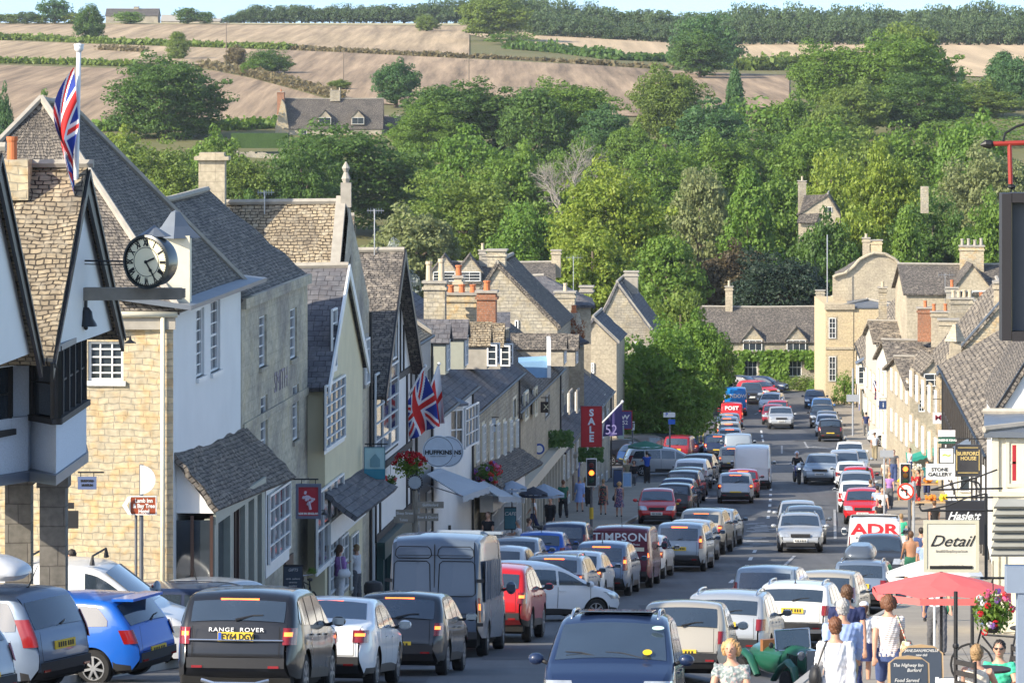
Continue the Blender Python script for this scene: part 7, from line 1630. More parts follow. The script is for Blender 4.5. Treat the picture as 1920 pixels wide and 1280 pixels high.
for s in (a.x+.02,b.x-.02): mb.box((s,Z,(a.z+b.z)/2),(.045,.12,b.z-a.z))
mb.box(((a.x+b.x)/2,Z,a.z+.02),(b.x-a.x-.09,.12,.045)); mb.box(((a.x+b.x)/2,Z,b.z-.02),(b.x-a.x-.09,.12,.045))
t=thing('framed_sign','large black framed hanging sign close to the camera at the right edge','sign',a); mb.build('frame',fm_,t); mb=MB(); mb.box(((a.x+b.x)/2,Z+.02,(a.z+b.z)/2),(b.x-a.x-.09,.05,b.z-a.z-.09)); mb.build('board',mat('board_grey',(.09,.09,.1),.6),t)
mb=MB(); mb.tube([P(1897,640,Z-.05),P(1897,380,Z-.05)],.0015,4); mb.build('gold_line',gold,t)
mb=MB(); ri=mat('red_iron',(.3,.03,.02),.5); mb.tube([P(1860,270,Z),P(1985,266,Z)],.012,8); mb.tube([P(1893,270,Z),P(1895,345,Z)],.011,8); br_=mb.build('bracket',ri,t); mb=MB(); mb.tube([P(1838,272,Z),P(1848,270,Z),P(1858,271,Z),P(1864,271,Z)],[.006,.02,.022,.008],10); mb.tube([P(1880,268,Z),P(1885,250,Z),P(1905,238,Z),P(1930,230,Z)],.006,6); mb.blob(P(1897,350,Z),(.02,.02,.012)); mb.build('finial',iron,br_)
# louvred grey box and door post at the right edge
Z=46; t=thing('louvred_canopy','grey louvred canopy with a blue grey frame at the right edge','canopy',P(1890,1290,Z)); mb=MB()
for i in range(7): y=935+i*15; mb.prism([P(1872-i*1.3,y,Z),P(1990,y,Z),P(1990,y+14,Z-.12),P(1864-i*1.0,y+14,Z-.12)],(0,.06,-.03))
mb.build('slats',mat('slat_grey',(.3,.3,.27),.6),t); mb=MB(); a=P(1903,1300,Z); mb.box((a.x+.12,Z,-7.2),(.2,.2,2.9)); mb.box((a.x+.3,Z,-5.66),(.8,.24,.28)); mb.build('frame',mat('blue_grey_paint',(.22,.27,.35),.5),t)
# ---------------------------------------------------------------- parasols, awnings
def parasol(label,px,py_rim,wpx,Z,h,m,n=8,pole_m_=wl,gz=None,lean=0,tip=1):
    c=P(px,py_rim,Z); r=wpx/2/FPX*Z; zg=gH(c.x,Z) if gz is None else gz; t=thing('parasol',label,'parasol',(c.x,Z,zg)); mb=MB(); mb.tube([(c.x,Z,zg),(c.x+lean,Z,c.z+h)],.022,8); mb.build('pole',pole_m_,t)
    mb=MB(); 
    for k in range(n):
        a,b=2*math.pi*(k+.5)/n,2*math.pi*(k+1.5)/n; top=Vector((c.x+lean,Z,c.z+h)); p=Vector((c.x+r*math.cos(a),Z+r*math.sin(a),c.z)); q=Vector((c.x+r*math.cos(b),Z+r*math.sin(b),c.z)); mid=(p+q)/2+Vector((0,0,.04)); m1=(top*.45+p*.55)+Vector((0,0,.02)); m2=(top*.45+q*.55)+Vector((0,0,.02))
        mb.poly([p,mid,q,m2,m1]); mb.poly([m1,m2,top]); mb.poly([p,q,q-Vector((0,0,.09)),p-Vector((0,0,.09))])
    mb.build('canopy',m,t); mb=MB(); [mb.tube([(c.x+lean,Z,c.z+h-.02),(c.x+r*math.cos(2*math.pi*(k+.5)/n),Z+r*math.sin(2*math.pi*(k+.5)/n),c.z-.01)],.008,4) for k in range(n)]; mb.build('ribs',pole_m_,t); return t
redc=mat('parasol_red',(.72,.13,.12),.7); whc=mat('parasol_white',(.74,.73,.7),.7); blc=mat('canvas_blue_grey',(.3,.36,.44),.8); dkc=mat('canvas_dark',(.03,.035,.05),.8)
parasol('wide faded red parasol over the right pavement, its pole behind the chalkboards',1765,1106,270,60,.26,redc,pole_m_=iron); parasol('white parasol with a red stripe behind the red one',1752,1076,190,74,.3,whc)
parasol('pale parasol over the cafe tables with a small peak',1020,926,82,168,.42,blc,pole_m_=wood_dark); parasol('nearly black parasol in front of the pale one',1000,926,58,163,.3,dkc,pole_m_=wood_dark); parasol('green parasol beside the car park wall',1210,836,70,240,.3,mat('canvas_green',(.02,.16,.1),.8)); parasol('second pale parasol beside the long awning',960,915,60,160,.3,blc,pole_m_=wood_dark)
def awning(label,pts,m,val=.22,arm=True):
    P4=[P(*p) for p in pts]; t=thing('awning',label,'awning',(P4[0]+P4[2])/2); mb=MB(); slab(mb,P4,.03); cv=mb.build('canvas',m,t); mb=MB(); a,b=P4[0],P4[1]; 
    n=10
    for k in range(n): p,q=a.lerp(b,k/n),a.lerp(b,(k+1)/n); mb.poly([p,q,q-Vector((0,0,val*(1 if k%2 else .85))),p-Vector((0,0,val*(1 if k%2 else .85)))])
    mb.build('valance',m,t); mb=MB(); mb.tube([P4[0],P4[3]+Vector((0,0,-.35))],.02,5); mb.tube([P4[1],P4[2]+Vector((0,0,-.35))],.02,5); mb.build('arm',m_chr,t); return t
aw=mat('awning_canvas',(.36,.41,.46),.8)
awning('long pale awning over the tea room front',[(868,930,137),(918,912,146),(826,877,146.5),(800,888,138)],aw); awning('second pale awning behind the long one',[(935,930,152),(984,932,164),(918,897,162),(896,905,153)],aw)
awning('teal market awning with a blue end on the right pavement',[(1700,862,238),(1756,846,238),(1750,826,243),(1698,845,243)],mat('market_teal',(.02,.3,.22),.8)); awning('white market awning next to the teal one',[(1655,826,262),(1728,824,262),(1722,812,268),(1660,815,268)],whc)
# ================================================================ smaller street things
def aboard(label,x0,x1,y0,y1,Z,fm_,face,lines,arch=False,tm=None,rz=0):
    a,b=P(x0,y1,Z),P(x1,y0,Z); w_=b.x-a.x; h_=b.z-a.z; c=Vector(((a.x+b.x)/2,Z,a.z)); t=thing('chalkboard',label,'chalkboard',c); sl=h_*.22; U=Vector((0,0,1))
    for s in (1,-1):
        prof_=[(-w_/2,0),(w_/2,0),(w_/2,h_*.86),(w_*.3,h_*.97 if arch else h_),(0,h_),(-w_*.3,h_*.97 if arch else h_),(-w_/2,h_*.86)] if arch else [(-w_/2,0),(w_/2,0),(w_/2,h_),(-w_/2,h_)]
        pts=[c+Vector((x,-s*sl*(1-z/h_),z)) for x,z in prof_]; mb=MB(); mb.prism(pts,(0,s*.03,0)); mb.build('panel',fm_,t)
        if s==1:
            k=.9; pts=[c+Vector((x*k,-sl*(1-(z*.94+.04)/h_)-.012,z*.94+.04)) for x,z in prof_]; mb=MB(); mb.prism(pts,(0,.008,0)); fc=mb.build('face',face,t)
    for s,f,size,dx in lines: 
        q=c+Vector((dx,-sl*(1-f)-.02,h_*f)); text_mb(s,size,frame_M(q,(1,0,0)),.25,sx=.95).build('chalk_writing',tm or wl,fc)
    return t
chalk=mat('chalkboard_slate',(.035,.05,.075),.7); pine=mat('pine_frame',(.5,.34,.18),.6)
aboard('front chalkboard with an arched top and white handwriting about food served all day',1665,1742,1228,1330,51,pine,chalk,[('The Highway Inn',.83,.056,-.01),('Burford',.74,.056,.06),('Food Served',.56,.06,-.03),('All Day',.47,.06,.06),('Teas Coffees',.2,.07,0)],arch=True)
aboard('rear chalkboard with curved white capitals behind the front one',1686,1768,1207,1320,54,pine,chalk,[('JANE,DAN,MICHELLE',.9,.048,0),('new deli',.83,.045,0)],arch=True)
aboard('black street board with a pink corner outside the gift shop',531,568,1058,1122,106,m_blk,chalk,[('GIFTS',.85,.1,0),('cards  cushions',.6,.06,0),('ceramics',.5,.06,0),('jewellery',.4,.06,0)])
aboard('grey blue street board in front of the cafe tables',945,968,950,992,160,m_blk,mat('board_green_blue',(.05,.16,.2),.7),[('CAFE',.7,.2,0)]); aboard('small white and blue street board near the seated people',1168,1184,885,912,224,wl,mat('board_sky',(.25,.42,.65),.7),[]); aboard('dark blue street board left of the seated people',1150,1166,880,912,226,m_blk,mat('board_navy',(.04,.07,.16),.7),[])
def bin_(px,Z,lab):
    x=P(px,0,Z).x; z=gH(x,Z); t=thing('litter_bin',lab,'bin',(x,Z,z)); mb=MB(); mb.lathe([(.2,0),(.22,.05),(.22,.72),(.24,.74),(.24,.92),(.2,1.0),(.05,1.04),(0,1.04)],(x,Z,z),18); mb.build('body',m_blk,t,smooth=30); mb=MB(); mb.lathe([(.225,.62),(.232,.62),(.232,.66),(.225,.66)],(x,Z,z),18); mb.build('gold_band',gold,t)
bin_(700,107,'round black litter bin with a gold band left of the grey high roof van'); bin_(1700,148,'dark bin behind the pole of the no left turn sign')
for px,Z,w_,top,f,l in ((492,104,52,1086,'mid','leafy shrub in a tub outside the chemist shop'),(508,101,16,1112,'conif','small potted plant beside the leafy tub'),(585,110,18,1062,'bright','round basket plant above the leaning bicycle')):
    X=P(px,0,Z).x; t=thing('potted_shrub',l,'plant',(X,Z,g0(Z)+.12)); cr=link('foliage',crown_mesh('bush'),t,True); h_=P(0,top,Z).z*-1; hh=P(0,top,Z).z-(g0(Z)+.12); ws_=w_/FPX*Z; cr.location=(0,0,hh-ws_*.8 if px==585 else .25); cr.scale=(ws_,ws_,min(hh-.25,ws_) if px!=585 else ws_*.8); slotmat(cr,0,FOL[f])
    mb=MB(); mb.lathe([(.14,0),(.2,.3),(.17,.3),(.15,.25)],(X,Z,g0(Z)+.12),12); mb.build('tub',terracotta if px!=585 else iron,t)
def bicycle(px,Z,lab,rz,X=None,col=m_blk,zg=None):
    x=P(px,0,Z).x; t=thing('bicycle',lab,'bicycle',(x,Z,gH(x,Z) if zg is None else zg),rz)
    for y in (-.5,.52):
        mb=MB(); [mb.tube([(0,y+.33*math.cos(R(a)),.34+.33*math.sin(R(a))),(0,y+.33*math.cos(R(a+20)),.34+.33*math.sin(R(a+20)))],.018,5,cap=False) for a in range(0,360,20)]; [mb.tube([(0,y,.34),(0,y+.32*math.cos(R(a)),.34+.32*math.sin(R(a)))],.003,3,cap=False) for a in range(0,360,30)]; mb.build('wheel',m_tyre,t,local=True)
    mb=MB()
    for a,b in (((0,-.5,.34),(0,-.15,.85)),((0,-.5,.34),(0,-.05,.3)),((0,-.05,.3),(0,-.17,.9)),((0,-.05,.3),(0,.36,.8)),((0,-.15,.8),(0,.36,.82)),((0,.36,.95),(0,.52,.34))): mb.tube([a,b],.017,6)
    mb.build('frame',col,t,local=True); mb=MB(); mb.tube([(-.25,.3,1.0),(0,.38,.98),(.25,.3,1.0)],.013,6); mb.build('handlebar',m_chr,t,local=True); mb=MB(); mb.blob((0,-.19,.94),(.07,.13,.04)); mb.build('saddle',m_blk,t,local=True)
bicycle(577,108,'bicycle leaning on the house wall beside the black street board',R(20)); bicycle(1885,66,'bicycle standing behind the flower basket',R(75),zg=None)
# flowers
def flowers(label,px,py,Z,rx,rz_,ry,fol,petals,n=500,m=240,name='hanging_basket',leaf=.045,cat='flower basket',bowl=True,topf=False):
    c=P(px,py,Z); t=thing(name,label,cat,c-Vector((0,0,rz_))); r=random.Random(int(px)); mb=MB()
    def q(mb,k,s,rr):
        d=Vector((r.gauss(0,1),r.gauss(0,1),r.gauss(0,1))).normalized(); p=c+Vector((d.x*rx,d.y*ry,d.z*rz_))*r.uniform(*rr); s*=r.uniform(.6,1.3); u=Vector((r.gauss(0,1),r.gauss(0,1),r.gauss(0,1))).normalized(); v=u.cross(d+Vector((.01,.3,.1))).normalized(); mb.poly([p-u*s,p-v*s*.7,p+u*s,p+v*s*.7],k,[(0,0)]*4); return p
    for i in range(n): q(mb,0,leaf,(.3,1))
    mb.build('foliage',FOL[fol],t)
    for pm,cnt in petals:
        mb=MB()
        for i in range(max(3,cnt//9)):
            d=Vector((r.gauss(0,1),-abs(r.gauss(0,1)),r.gauss(.3,1) if not topf else abs(r.gauss(1,.4)))).normalized(); cc_=c+Vector((d.x*rx,d.y*ry,d.z*rz_))*r.uniform(.85,1.02)
            for j in range(14):
                e=Vector((r.gauss(0,1),r.gauss(0,1),r.gauss(0,1))).normalized(); p=cc_+e*leaf*1.3; u=e.orthogonal().normalized(); v=e.cross(u); s=leaf*.7; mb.poly([p-u*s,p-v*s,p+u*s,p+v*s],0,[(0,0)]*4)
        mb.build('flowers',FOL[pm],t)
    if bowl: mb=MB(); mb.tube([c+Vector((0,0,rz_)),c+Vector((0,0,rz_+.35))],.006,4); mb.lathe([(.05,-rz_*.9),(rx*.5,-rz_*.35),(rx*.55,-rz_*.3)],c,12); mb.build('basket',iron,t)
    return t
FOL['white']=foliage('white_petals',(.6,.58,.62),(.7,.68,.7)); FOL['violet']=foliage('violet_petals',(.2,.08,.35),(.35,.2,.5))
flowers('large hanging basket of red and pink geraniums in front of the right hand bicycle',1862,1148,50,.26,.26,.24,'mid',[('redf',60),('pinkf',50),('white',22),('violet',16)],n=900,leaf=.028)
flowers('long window trough with bright red flowers along its top, above the round mirror',768,872,130,.55,.42,.4,'mid',[('redf',400)],n=700,name='flower_trough',leaf=.05,bowl=False,topf=True)
flowers('small basket of red flowers under the teal banded sign',732,902,126,.2,.2,.2,'dark',[('redf',60)],n=150,leaf=.045); flowers('round basket of mixed red and violet flowers before the white fascia',916,886,158,.5,.42,.45,'dark',[('redf',130),('violet',60),('pinkf',50)],n=450,leaf=.06)
flowers('pink flowers over the market stall doorway',1732,812,255,1.3,.5,.5,'mid',[('pinkf',160),('redf',80)],n=400,leaf=.1,bowl=False,name='wall_flowers',cat='plants')
# posts and railing at lower right
for px,y0,Z,l in ((1792,1108,57,'black iron post left of the flower basket'),(1823,1096,66,'thin black post behind the seated women')):
    x=P(px,0,Z).x; z=g0(Z)+.12; mb=MB(); mb.tube([(x,Z,z),(x,Z,P(0,y0,Z).z)],.028,8); mb.blob((x,Z,P(0,1210,Z).z),.045,8,5); solo(mb,'iron_post',[iron],l,'post',(x,Z,z))
t=thing('white_bench','white slatted bench end beside the chalkboards','bench',(P(1775,0,53).x,53,g0(53)+.12)); x0,x1=P(1757,0,53).x,P(1795,0,53).x; zt_=g0(53)+.12
mb=MB(); [mb.box(((x0+x1)/2,53,zt_+h_),(x1-x0,.03,.05)) for h_ in (.62,.5)]; mb.build('backrest',white,t); mb=MB(); mb.box(((x0+x1)/2,52.75,zt_+.45),(x1-x0,.5,.04)); mb.build('seat',white,t); 
for x in (x0,x1): mb=MB(); mb.box((x,53,zt_+.33),(.04,.04,.66)); mb.build('leg',white,t); mb=MB(); mb.box((x,52.5,zt_+.22),(.05,.05,.44)); mb.build('leg',white,t)
def table(px,Z,lab,r=.38,m=wood_dark,h=.72):
    x=P(px,0,Z).x; z=gH(x,Z); t=thing('cafe_table',lab,'table',(x,Z,z)); mb=MB(); mb.lathe([(0,h-.03),(r,h-.03),(r,h),(0,h)],(x,Z,z),18); mb.build('table_top',m,t); mb=MB(); mb.tube([(x,Z,z),(x,Z,z+h-.03)],.03,6); mb.lathe([(.2,0),(.18,.03),(.02,.05)],(x,Z,z),12); mb.build('leg',iron,t)
def chair(px,Z,lab,rz=0,m=wood_dark):
    x=P(px,0,Z).x; z=gH(x,Z); t=thing('cafe_chair',lab,'chair',(x,Z,z),rz); mb=MB(); mb.box((0,0,.45),(.42,.42,.04)); mb.build('seat',m,t,local=True); mb=MB(); [mb.box((0,-.2,.6+.13*i),(.42,.03,.06)) for i in range(3)]; mb.box((-.2,-.2,.68),(.03,.03,.46)); mb.box((.2,-.2,.68),(.03,.03,.46)); mb.build('backrest',m,t,local=True)
    for sx_ in (-.18,.18):
        for sy in (-.18,.18): mb=MB(); mb.box((sx_,sy,.22),(.03,.03,.44)); mb.build('leg',m,t,local=True)
table(985,158,'round cafe table with bottles where the two diners sit'); table(930,154,'cafe table under the long awning'); table(1015,168,'cafe table under the pale parasol')
chair(1002,161,'dark cafe chair right of the two diners',R(100)); chair(1030,166,'dark cafe chair below the pale parasol',R(150))
table(1852,55,'small table between the two seated women at the lower right',.3,wood_dark,.7); chair(1835,52.5,'white chair carrying the woman in the cream vest',R(-60)); chair(1885,57,'white chair carrying the woman in the green top',R(110))
# market stalls
def stall(px,Z,lab,cols,w_=2.4):
    x=P(px,0,Z).x; z=g0(Z)+.12; t=thing('market_stall',lab,'stall',(x,Z,z)); mb=MB(); mb.box((x,Z,z+.8),(w_,.9,.06)); mb.build('table_top',pine,t); 
    for dx in (-w_/2+.1,w_/2-.1): mb=MB(); mb.box((x+dx,Z,z+.38),(.06,.7,.76)); mb.build('leg',pine,t)
    r=random.Random(int(px))
    for i,cn in enumerate(cols):
        mb=MB(); xc=x-w_/2+.3+i*(w_-.5)/max(1,len(cols)-1)
        for j in range(22): mb.blob((xc+r.uniform(-.2,.2),Z+r.uniform(-.35,.3),z+.88+r.uniform(0,.22)),.07,6,4)
        mb.build('produce',mat('produce_%s'%cn[0],cn[1],.6),t)
pc=[('red',(.5,.03,.02)),('yellow',(.65,.5,.03)),('orange',(.6,.2,.02)),('green',(.08,.25,.03)),('white',(.6,.58,.5))]
stall(1726,212,'market table heaped with yellow and red goods under the teal awning',[pc[1],pc[0],pc[2],pc[1]]); stall(1752,228,'second market table with pale and green goods',[pc[4],pc[3],pc[0]]); stall(1742,192,'near market table with red and orange goods',[pc[0],pc[2],pc[1]],1.8)
vehicle('suv','white',1690,282,'white off road car standing side on at the market, large dark wheel',-88,centre=True,lights=0,z=g0(282)+.12)
# blue doors of the white house
t=thing('blue_shutters','bright blue doors at the foot of the white house','doors',(P(1670,0,289).x,289,g0(289))); mb=MB(); 
for i in range(4): a=P(1658+i*6,822,289); mb.box((a.x+.1,289,g0(289)+1.2),(.19,.06,2.1))
mb.build('door_leaf',mat('door_blue',(.01,.08,.42),.45),t); mb=MB(); mb.box((P(1670,0,288.8).x,288.9,g0(289)+2.45),(1.3,.4,.25)); mb.build('lintel',m_blk,t)
# lamps, aerials, dishes
def aerial(px,y0,y1,Z,lab,arms=True,r=.02):
    mb=MB(); mb.tube([P(px,y1,Z),P(px,y0,Z)],r,5); k=Z/FPX
    if arms: 
        a=P(px,y0+3,Z); mb.tube([a+Vector((-14*k,0,0)),a+Vector((18*k,0,0))],r*.6,4)
        for i in range(6): q=a+Vector(((-12+5*i)*k,0,0)); mb.tube([q-Vector((0,.0,5*k)),q+Vector((0,0,5*k))],r*.4,3)
    solo(mb,'tv_aerial',[mat('aerial_metal',(.4,.42,.44),.4,metal=.5)],lab,'aerial',P(px,y1,Z))
aerial(702,392,482,132,'tall television aerial behind the half timbered gable'); aerial(496,358,420,122,'television aerial on the rough stone roof'); aerial(1772,512,580,300,'television aerial above the right hand chimneys'); aerial(1551,440,570,356,'tall thin mast left of the curved gable',False,.05); aerial(1075,480,560,238,'thin aerial over the hipped slate roof'); aerial(763,525,560,150,'short aerial above the small grey house')
for px,py,Z,l in ((244,637,80,'black iron lantern arm on the golden wall beside the barge board'),(608,960,110,'grey lamp head reaching over the pavement near the red sign')):
    mb=MB(); a=P(px,py,Z); mb.tube([a+Vector((-.25,0,.05)),a+Vector((0,0,.05))],.012,5); mb.lathe([(.12,-.06),(.03,0),(.01,.08)],a,10); solo(mb,'wall_lamp',[iron],l,'lamp',a)
t=thing('stone_bollard','dark rounded bollard in front of the golden wall','bollard',(P(255,0,90).x,90,g0(90))); mb=MB(); mb.lathe([(.16,0),(.16,.9),(.12,1.05),(0,1.1)],(P(255,0,90).x,90,g0(90)+.1),14); mb.build('shaft',m_blk,t,smooth=40)
# vintage green car
def vintage():
    Z=85.5; x=P(1474,0,Z).x; z=groad(x,Z); t=thing('vintage_car','open green vintage car with separate wings and an upright framed windscreen','car',(x,Z,z+.02),R(204)); t.scale=(.78,.78,.88); gm=PAINT['green']
    def part(n,f,m,sm=40,par=t): mb=MB(); f(mb); return mb.build(n,m,par,smooth=sm,local=True)
    part('body',lambda mb:(mb.tube([(0,-1.5,.62),(0,-1.2,.68),(0,-.4,.7),(0,.5,.72)],[.3,.5,.55,.5],14,ry=[.25,.34,.36,.34]),mb.tube([(0,.5,.78),(0,1.0,.8),(0,1.55,.8)],[.42,.36,.3],14,ry=[.34,.33,.32])),gm)
    part('bonnet_louvres',lambda mb:[mb.box((s*.36,.75+.1*i,.85),(.02,.03,.25)) for s in (-1,1) for i in range(6)],m_blk)
    part('radiator',lambda mb:mb.box((0,1.58,.82),(.5,.08,.6)),m_chr)
    for s in (-1,1):
        part('mudguard',lambda mb:mb.tube([(s*.62,1.75,.42),(s*.62,1.6,.74),(s*.62,1.3,.84),(s*.62,.9,.68),(s*.62,.5,.36)],[.1,.12,.13,.12,.1],12,ry=[.05,.07,.09,.07,.04]),gm); part('mudguard',lambda mb:mb.tube([(s*.62,-.4,.36),(s*.62,-.8,.72),(s*.62,-1.15,.82),(s*.62,-1.6,.6)],[.1,.12,.13,.1],12,ry=[.05,.07,.08,.04]),gm)
        hl_=part('headlight',lambda mb:mb.lathe([(.0,-.14),(.08,-.1),(.11,0),(.1,.02),(0,.03)],n=14,M=Matrix.Translation((s*.36,1.5,1.0))@Matrix.Rotation(R(-90),4,'X')),m_chr); part('side_mirror',lambda mb:(mb.blob((s*.72,.55,1.15),(.07,.03,.07)),mb.tube([(s*.45,.45,1.0),(s*.72,.55,1.12)],.012,4)),m_blk)
        for y in (1.3,-1.15):
            w=part('wheel',lambda mb:mb.lathe([(.2,-.06),(.3,-.07),(.33,-.04),(.33,.04),(.3,.07),(.2,.06)],n=20,M=Matrix.Translation((s*.66,y,.33))@Matrix.Rotation(R(90),4,'Y')),m_tyre); part('rim',lambda mb:mb.lathe([(0,0),(.21,.02),(.21,-.02)],n=16,M=Matrix.Translation((s*.66,y,.33))@Matrix.Rotation(R(90),4,'Y')),m_rim,par=t)
    def wf(mb):
        for a,b in (((-.5,.4,.98),(-.5,.3,1.45)),((.5,.4,.98),(.5,.3,1.45)),((-.5,.3,1.45),(.5,.3,1.45)),((-.5,.4,1.0),(.5,.4,1.0))): mb.tube([a,b],.018,6)
    part('windscreen_frame',wf,m_chr); part('windscreen',lambda mb:mb.prism([(-.49,.39,1.0),(.49,.39,1.0),(.49,.3,1.44),(-.49,.3,1.44)],(0,.005,0)),m_cgl); part('seat',lambda mb:mb.box((0,-.5,.95),(.9,.15,.4)),mat('tan_leather',(.3,.13,.05),.5))
vintage()
# ================================================================ people
skin=mat('skin',(.55,.3,.2),.55,var=.08,scale=8); skin2=mat('skin_tanned',(.42,.21,.12),.55,var=.08)
def cloth(n,c,v=.1,s=6): return mat('cloth_'+n,c,.85,var=v,scale=s,bump=.15)
CL={'white':cloth('white',(.74,.73,.74),.05),'ltblue':cloth('light_blue',(.32,.42,.68)),'navy':cloth('navy',(.02,.03,.1)),'denim':cloth('denim',(.05,.08,.2),.3,20),'black':cloth('black',(.015,.015,.018)),'green':cloth('green',(.02,.13,.08)),'mint':cloth('mint',(.06,.5,.3)),
'purple':cloth('lilac',(.38,.2,.48)),'royal':cloth('royal_blue',(.02,.08,.4)),'grey':cloth('grey',(.12,.12,.13)),'khaki':cloth('khaki',(.3,.25,.16)),'red':cloth('red',(.4,.02,.03)),'cream':cloth('cream',(.65,.58,.48)),'sky':cloth('tunic_blue',(.3,.42,.75)),'teal':cloth('teal',(.02,.15,.16))}
def patmat(name,cols,scale):
    if name in MATS: return MATS[name]
    m,nt,b=newmat(name); L=nt.links; tc=N(nt,'ShaderNodeTexCoord'); v=N(nt,'ShaderNodeTexVoronoi'); v.inputs['Scale'].default_value=scale; L.new(tc.outputs['Object'],v.inputs['Vector'])
    sx=N(nt,'ShaderNodeSeparateColor'); L.new(v.outputs['Color'],sx.inputs[0]); r=N(nt,'ShaderNodeValToRGB'); r.color_ramp.interpolation='CONSTANT'; e=r.color_ramp.elements
    while len(e)<len(cols): e.new(.5)
    for i,c in enumerate(cols): e[i].position=i/len(cols); e[i].color=c4(c)
    L.new(sx.outputs[0],r.inputs[0]); L.new(r.outputs[0],b.inputs['Base Color']); b.inputs['Roughness'].default_value=.85; MATS[name]=m; return m
CL['floral']=patmat('cloth_floral_grey',[(.16,.2,.2),(.42,.45,.42),(.3,.33,.34),(.5,.38,.36),(.22,.27,.26)],38); CL['bright']=patmat('cloth_floral_dark',[(.03,.03,.04),(.03,.03,.04),(.35,.08,.06),(.08,.18,.1),(.05,.05,.08)],22); CL['plaid']=patmat('cloth_floral_navy',[(.05,.06,.13),(.3,.28,.34),(.08,.09,.2),(.32,.1,.16)],26); CL['rose']=patmat('cloth_rose_bag',[(.7,.66,.55),(.6,.15,.1),(.66,.62,.5),(.3,.35,.2)],30)
_m,_nt,_b=newmat('cloth_striped'); _w=N(_nt,'ShaderNodeTexWave'); _w.bands_direction='Z'; _w.inputs['Scale'].default_value=11; _tc=N(_nt,'ShaderNodeTexCoord'); _nt.links.new(_tc.outputs['Object'],_w.inputs['Vector']); _r=N(_nt,'ShaderNodeValToRGB'); _r.color_ramp.elements[0].position=.3; _r.color_ramp.elements[0].color=(.5,.42,.4,1); _r.color_ramp.elements[1].position=.4; _r.color_ramp.elements[1].color=(.72,.7,.68,1); _nt.links.new(_w.outputs['Fac'],_r.inputs[0]); _nt.links.new(_r.outputs[0],_b.inputs['Base Color']); _b.inputs['Roughness'].default_value=.85; CL['stripe']=_m
HC={'blonde':mat('hair_blonde',(.5,.3,.13),.6,var=.35,scale=30),'brown':mat('hair_brown',(.1,.05,.025),.6,var=.3,scale=30),'auburn':mat('hair_auburn',(.15,.06,.028),.6,var=.35,scale=30),'grey':mat('hair_grey',(.38,.37,.36),.6,var=.3,scale=30),'dark':mat('hair_dark',(.025,.018,.015),.6,var=.3,scale=30),'sandy':mat('hair_sandy',(.3,.19,.09),.6,var=.35,scale=30)}
RC={}
def remesh(mb,vox,name,mats,par):
    key=(name,round(vox,4),hash(tuple(mb.v)))
    if key not in RC: RC[key]=remesh_(mb,vox,name)
    o=link(name,RC[key],par,True); slotmat(o,0,mats); return o
def remesh_(mb,vox,name):
    me=mb.mesh(name,[]); o=bpy.data.objects.new('r',me); md=o.modifiers.new('r','REMESH'); md.mode='VOXEL'; md.voxel_size=vox; md.use_smooth_shade=True
    sm=o.modifiers.new('s','SMOOTH'); sm.iterations=3; sm.factor=.5
    m2=evald(o); m2.name=name;
    if name=='hair':
        rr_=random.Random(3)
        for v in m2.vertices: v.co+=v.normal*(rr_.uniform(-.007,.007)+.004*math.sin(v.co.x*190+v.co.z*90))
    elif name in('shirt','bodice','trousers'):
        for v in m2.vertices: v.co+=v.normal*(.004*math.sin(v.co.z*70+v.co.x*55+3*math.sin(v.co.y*30))+.003*math.sin(v.co.z*31-v.co.x*90))
    bpy.data.meshes.remove(me)
    m2.materials.clear(); m2.materials.append(None); m2.polygons.foreach_set('use_smooth',[True]*len(m2.polygons)); return m2
V3=Vector
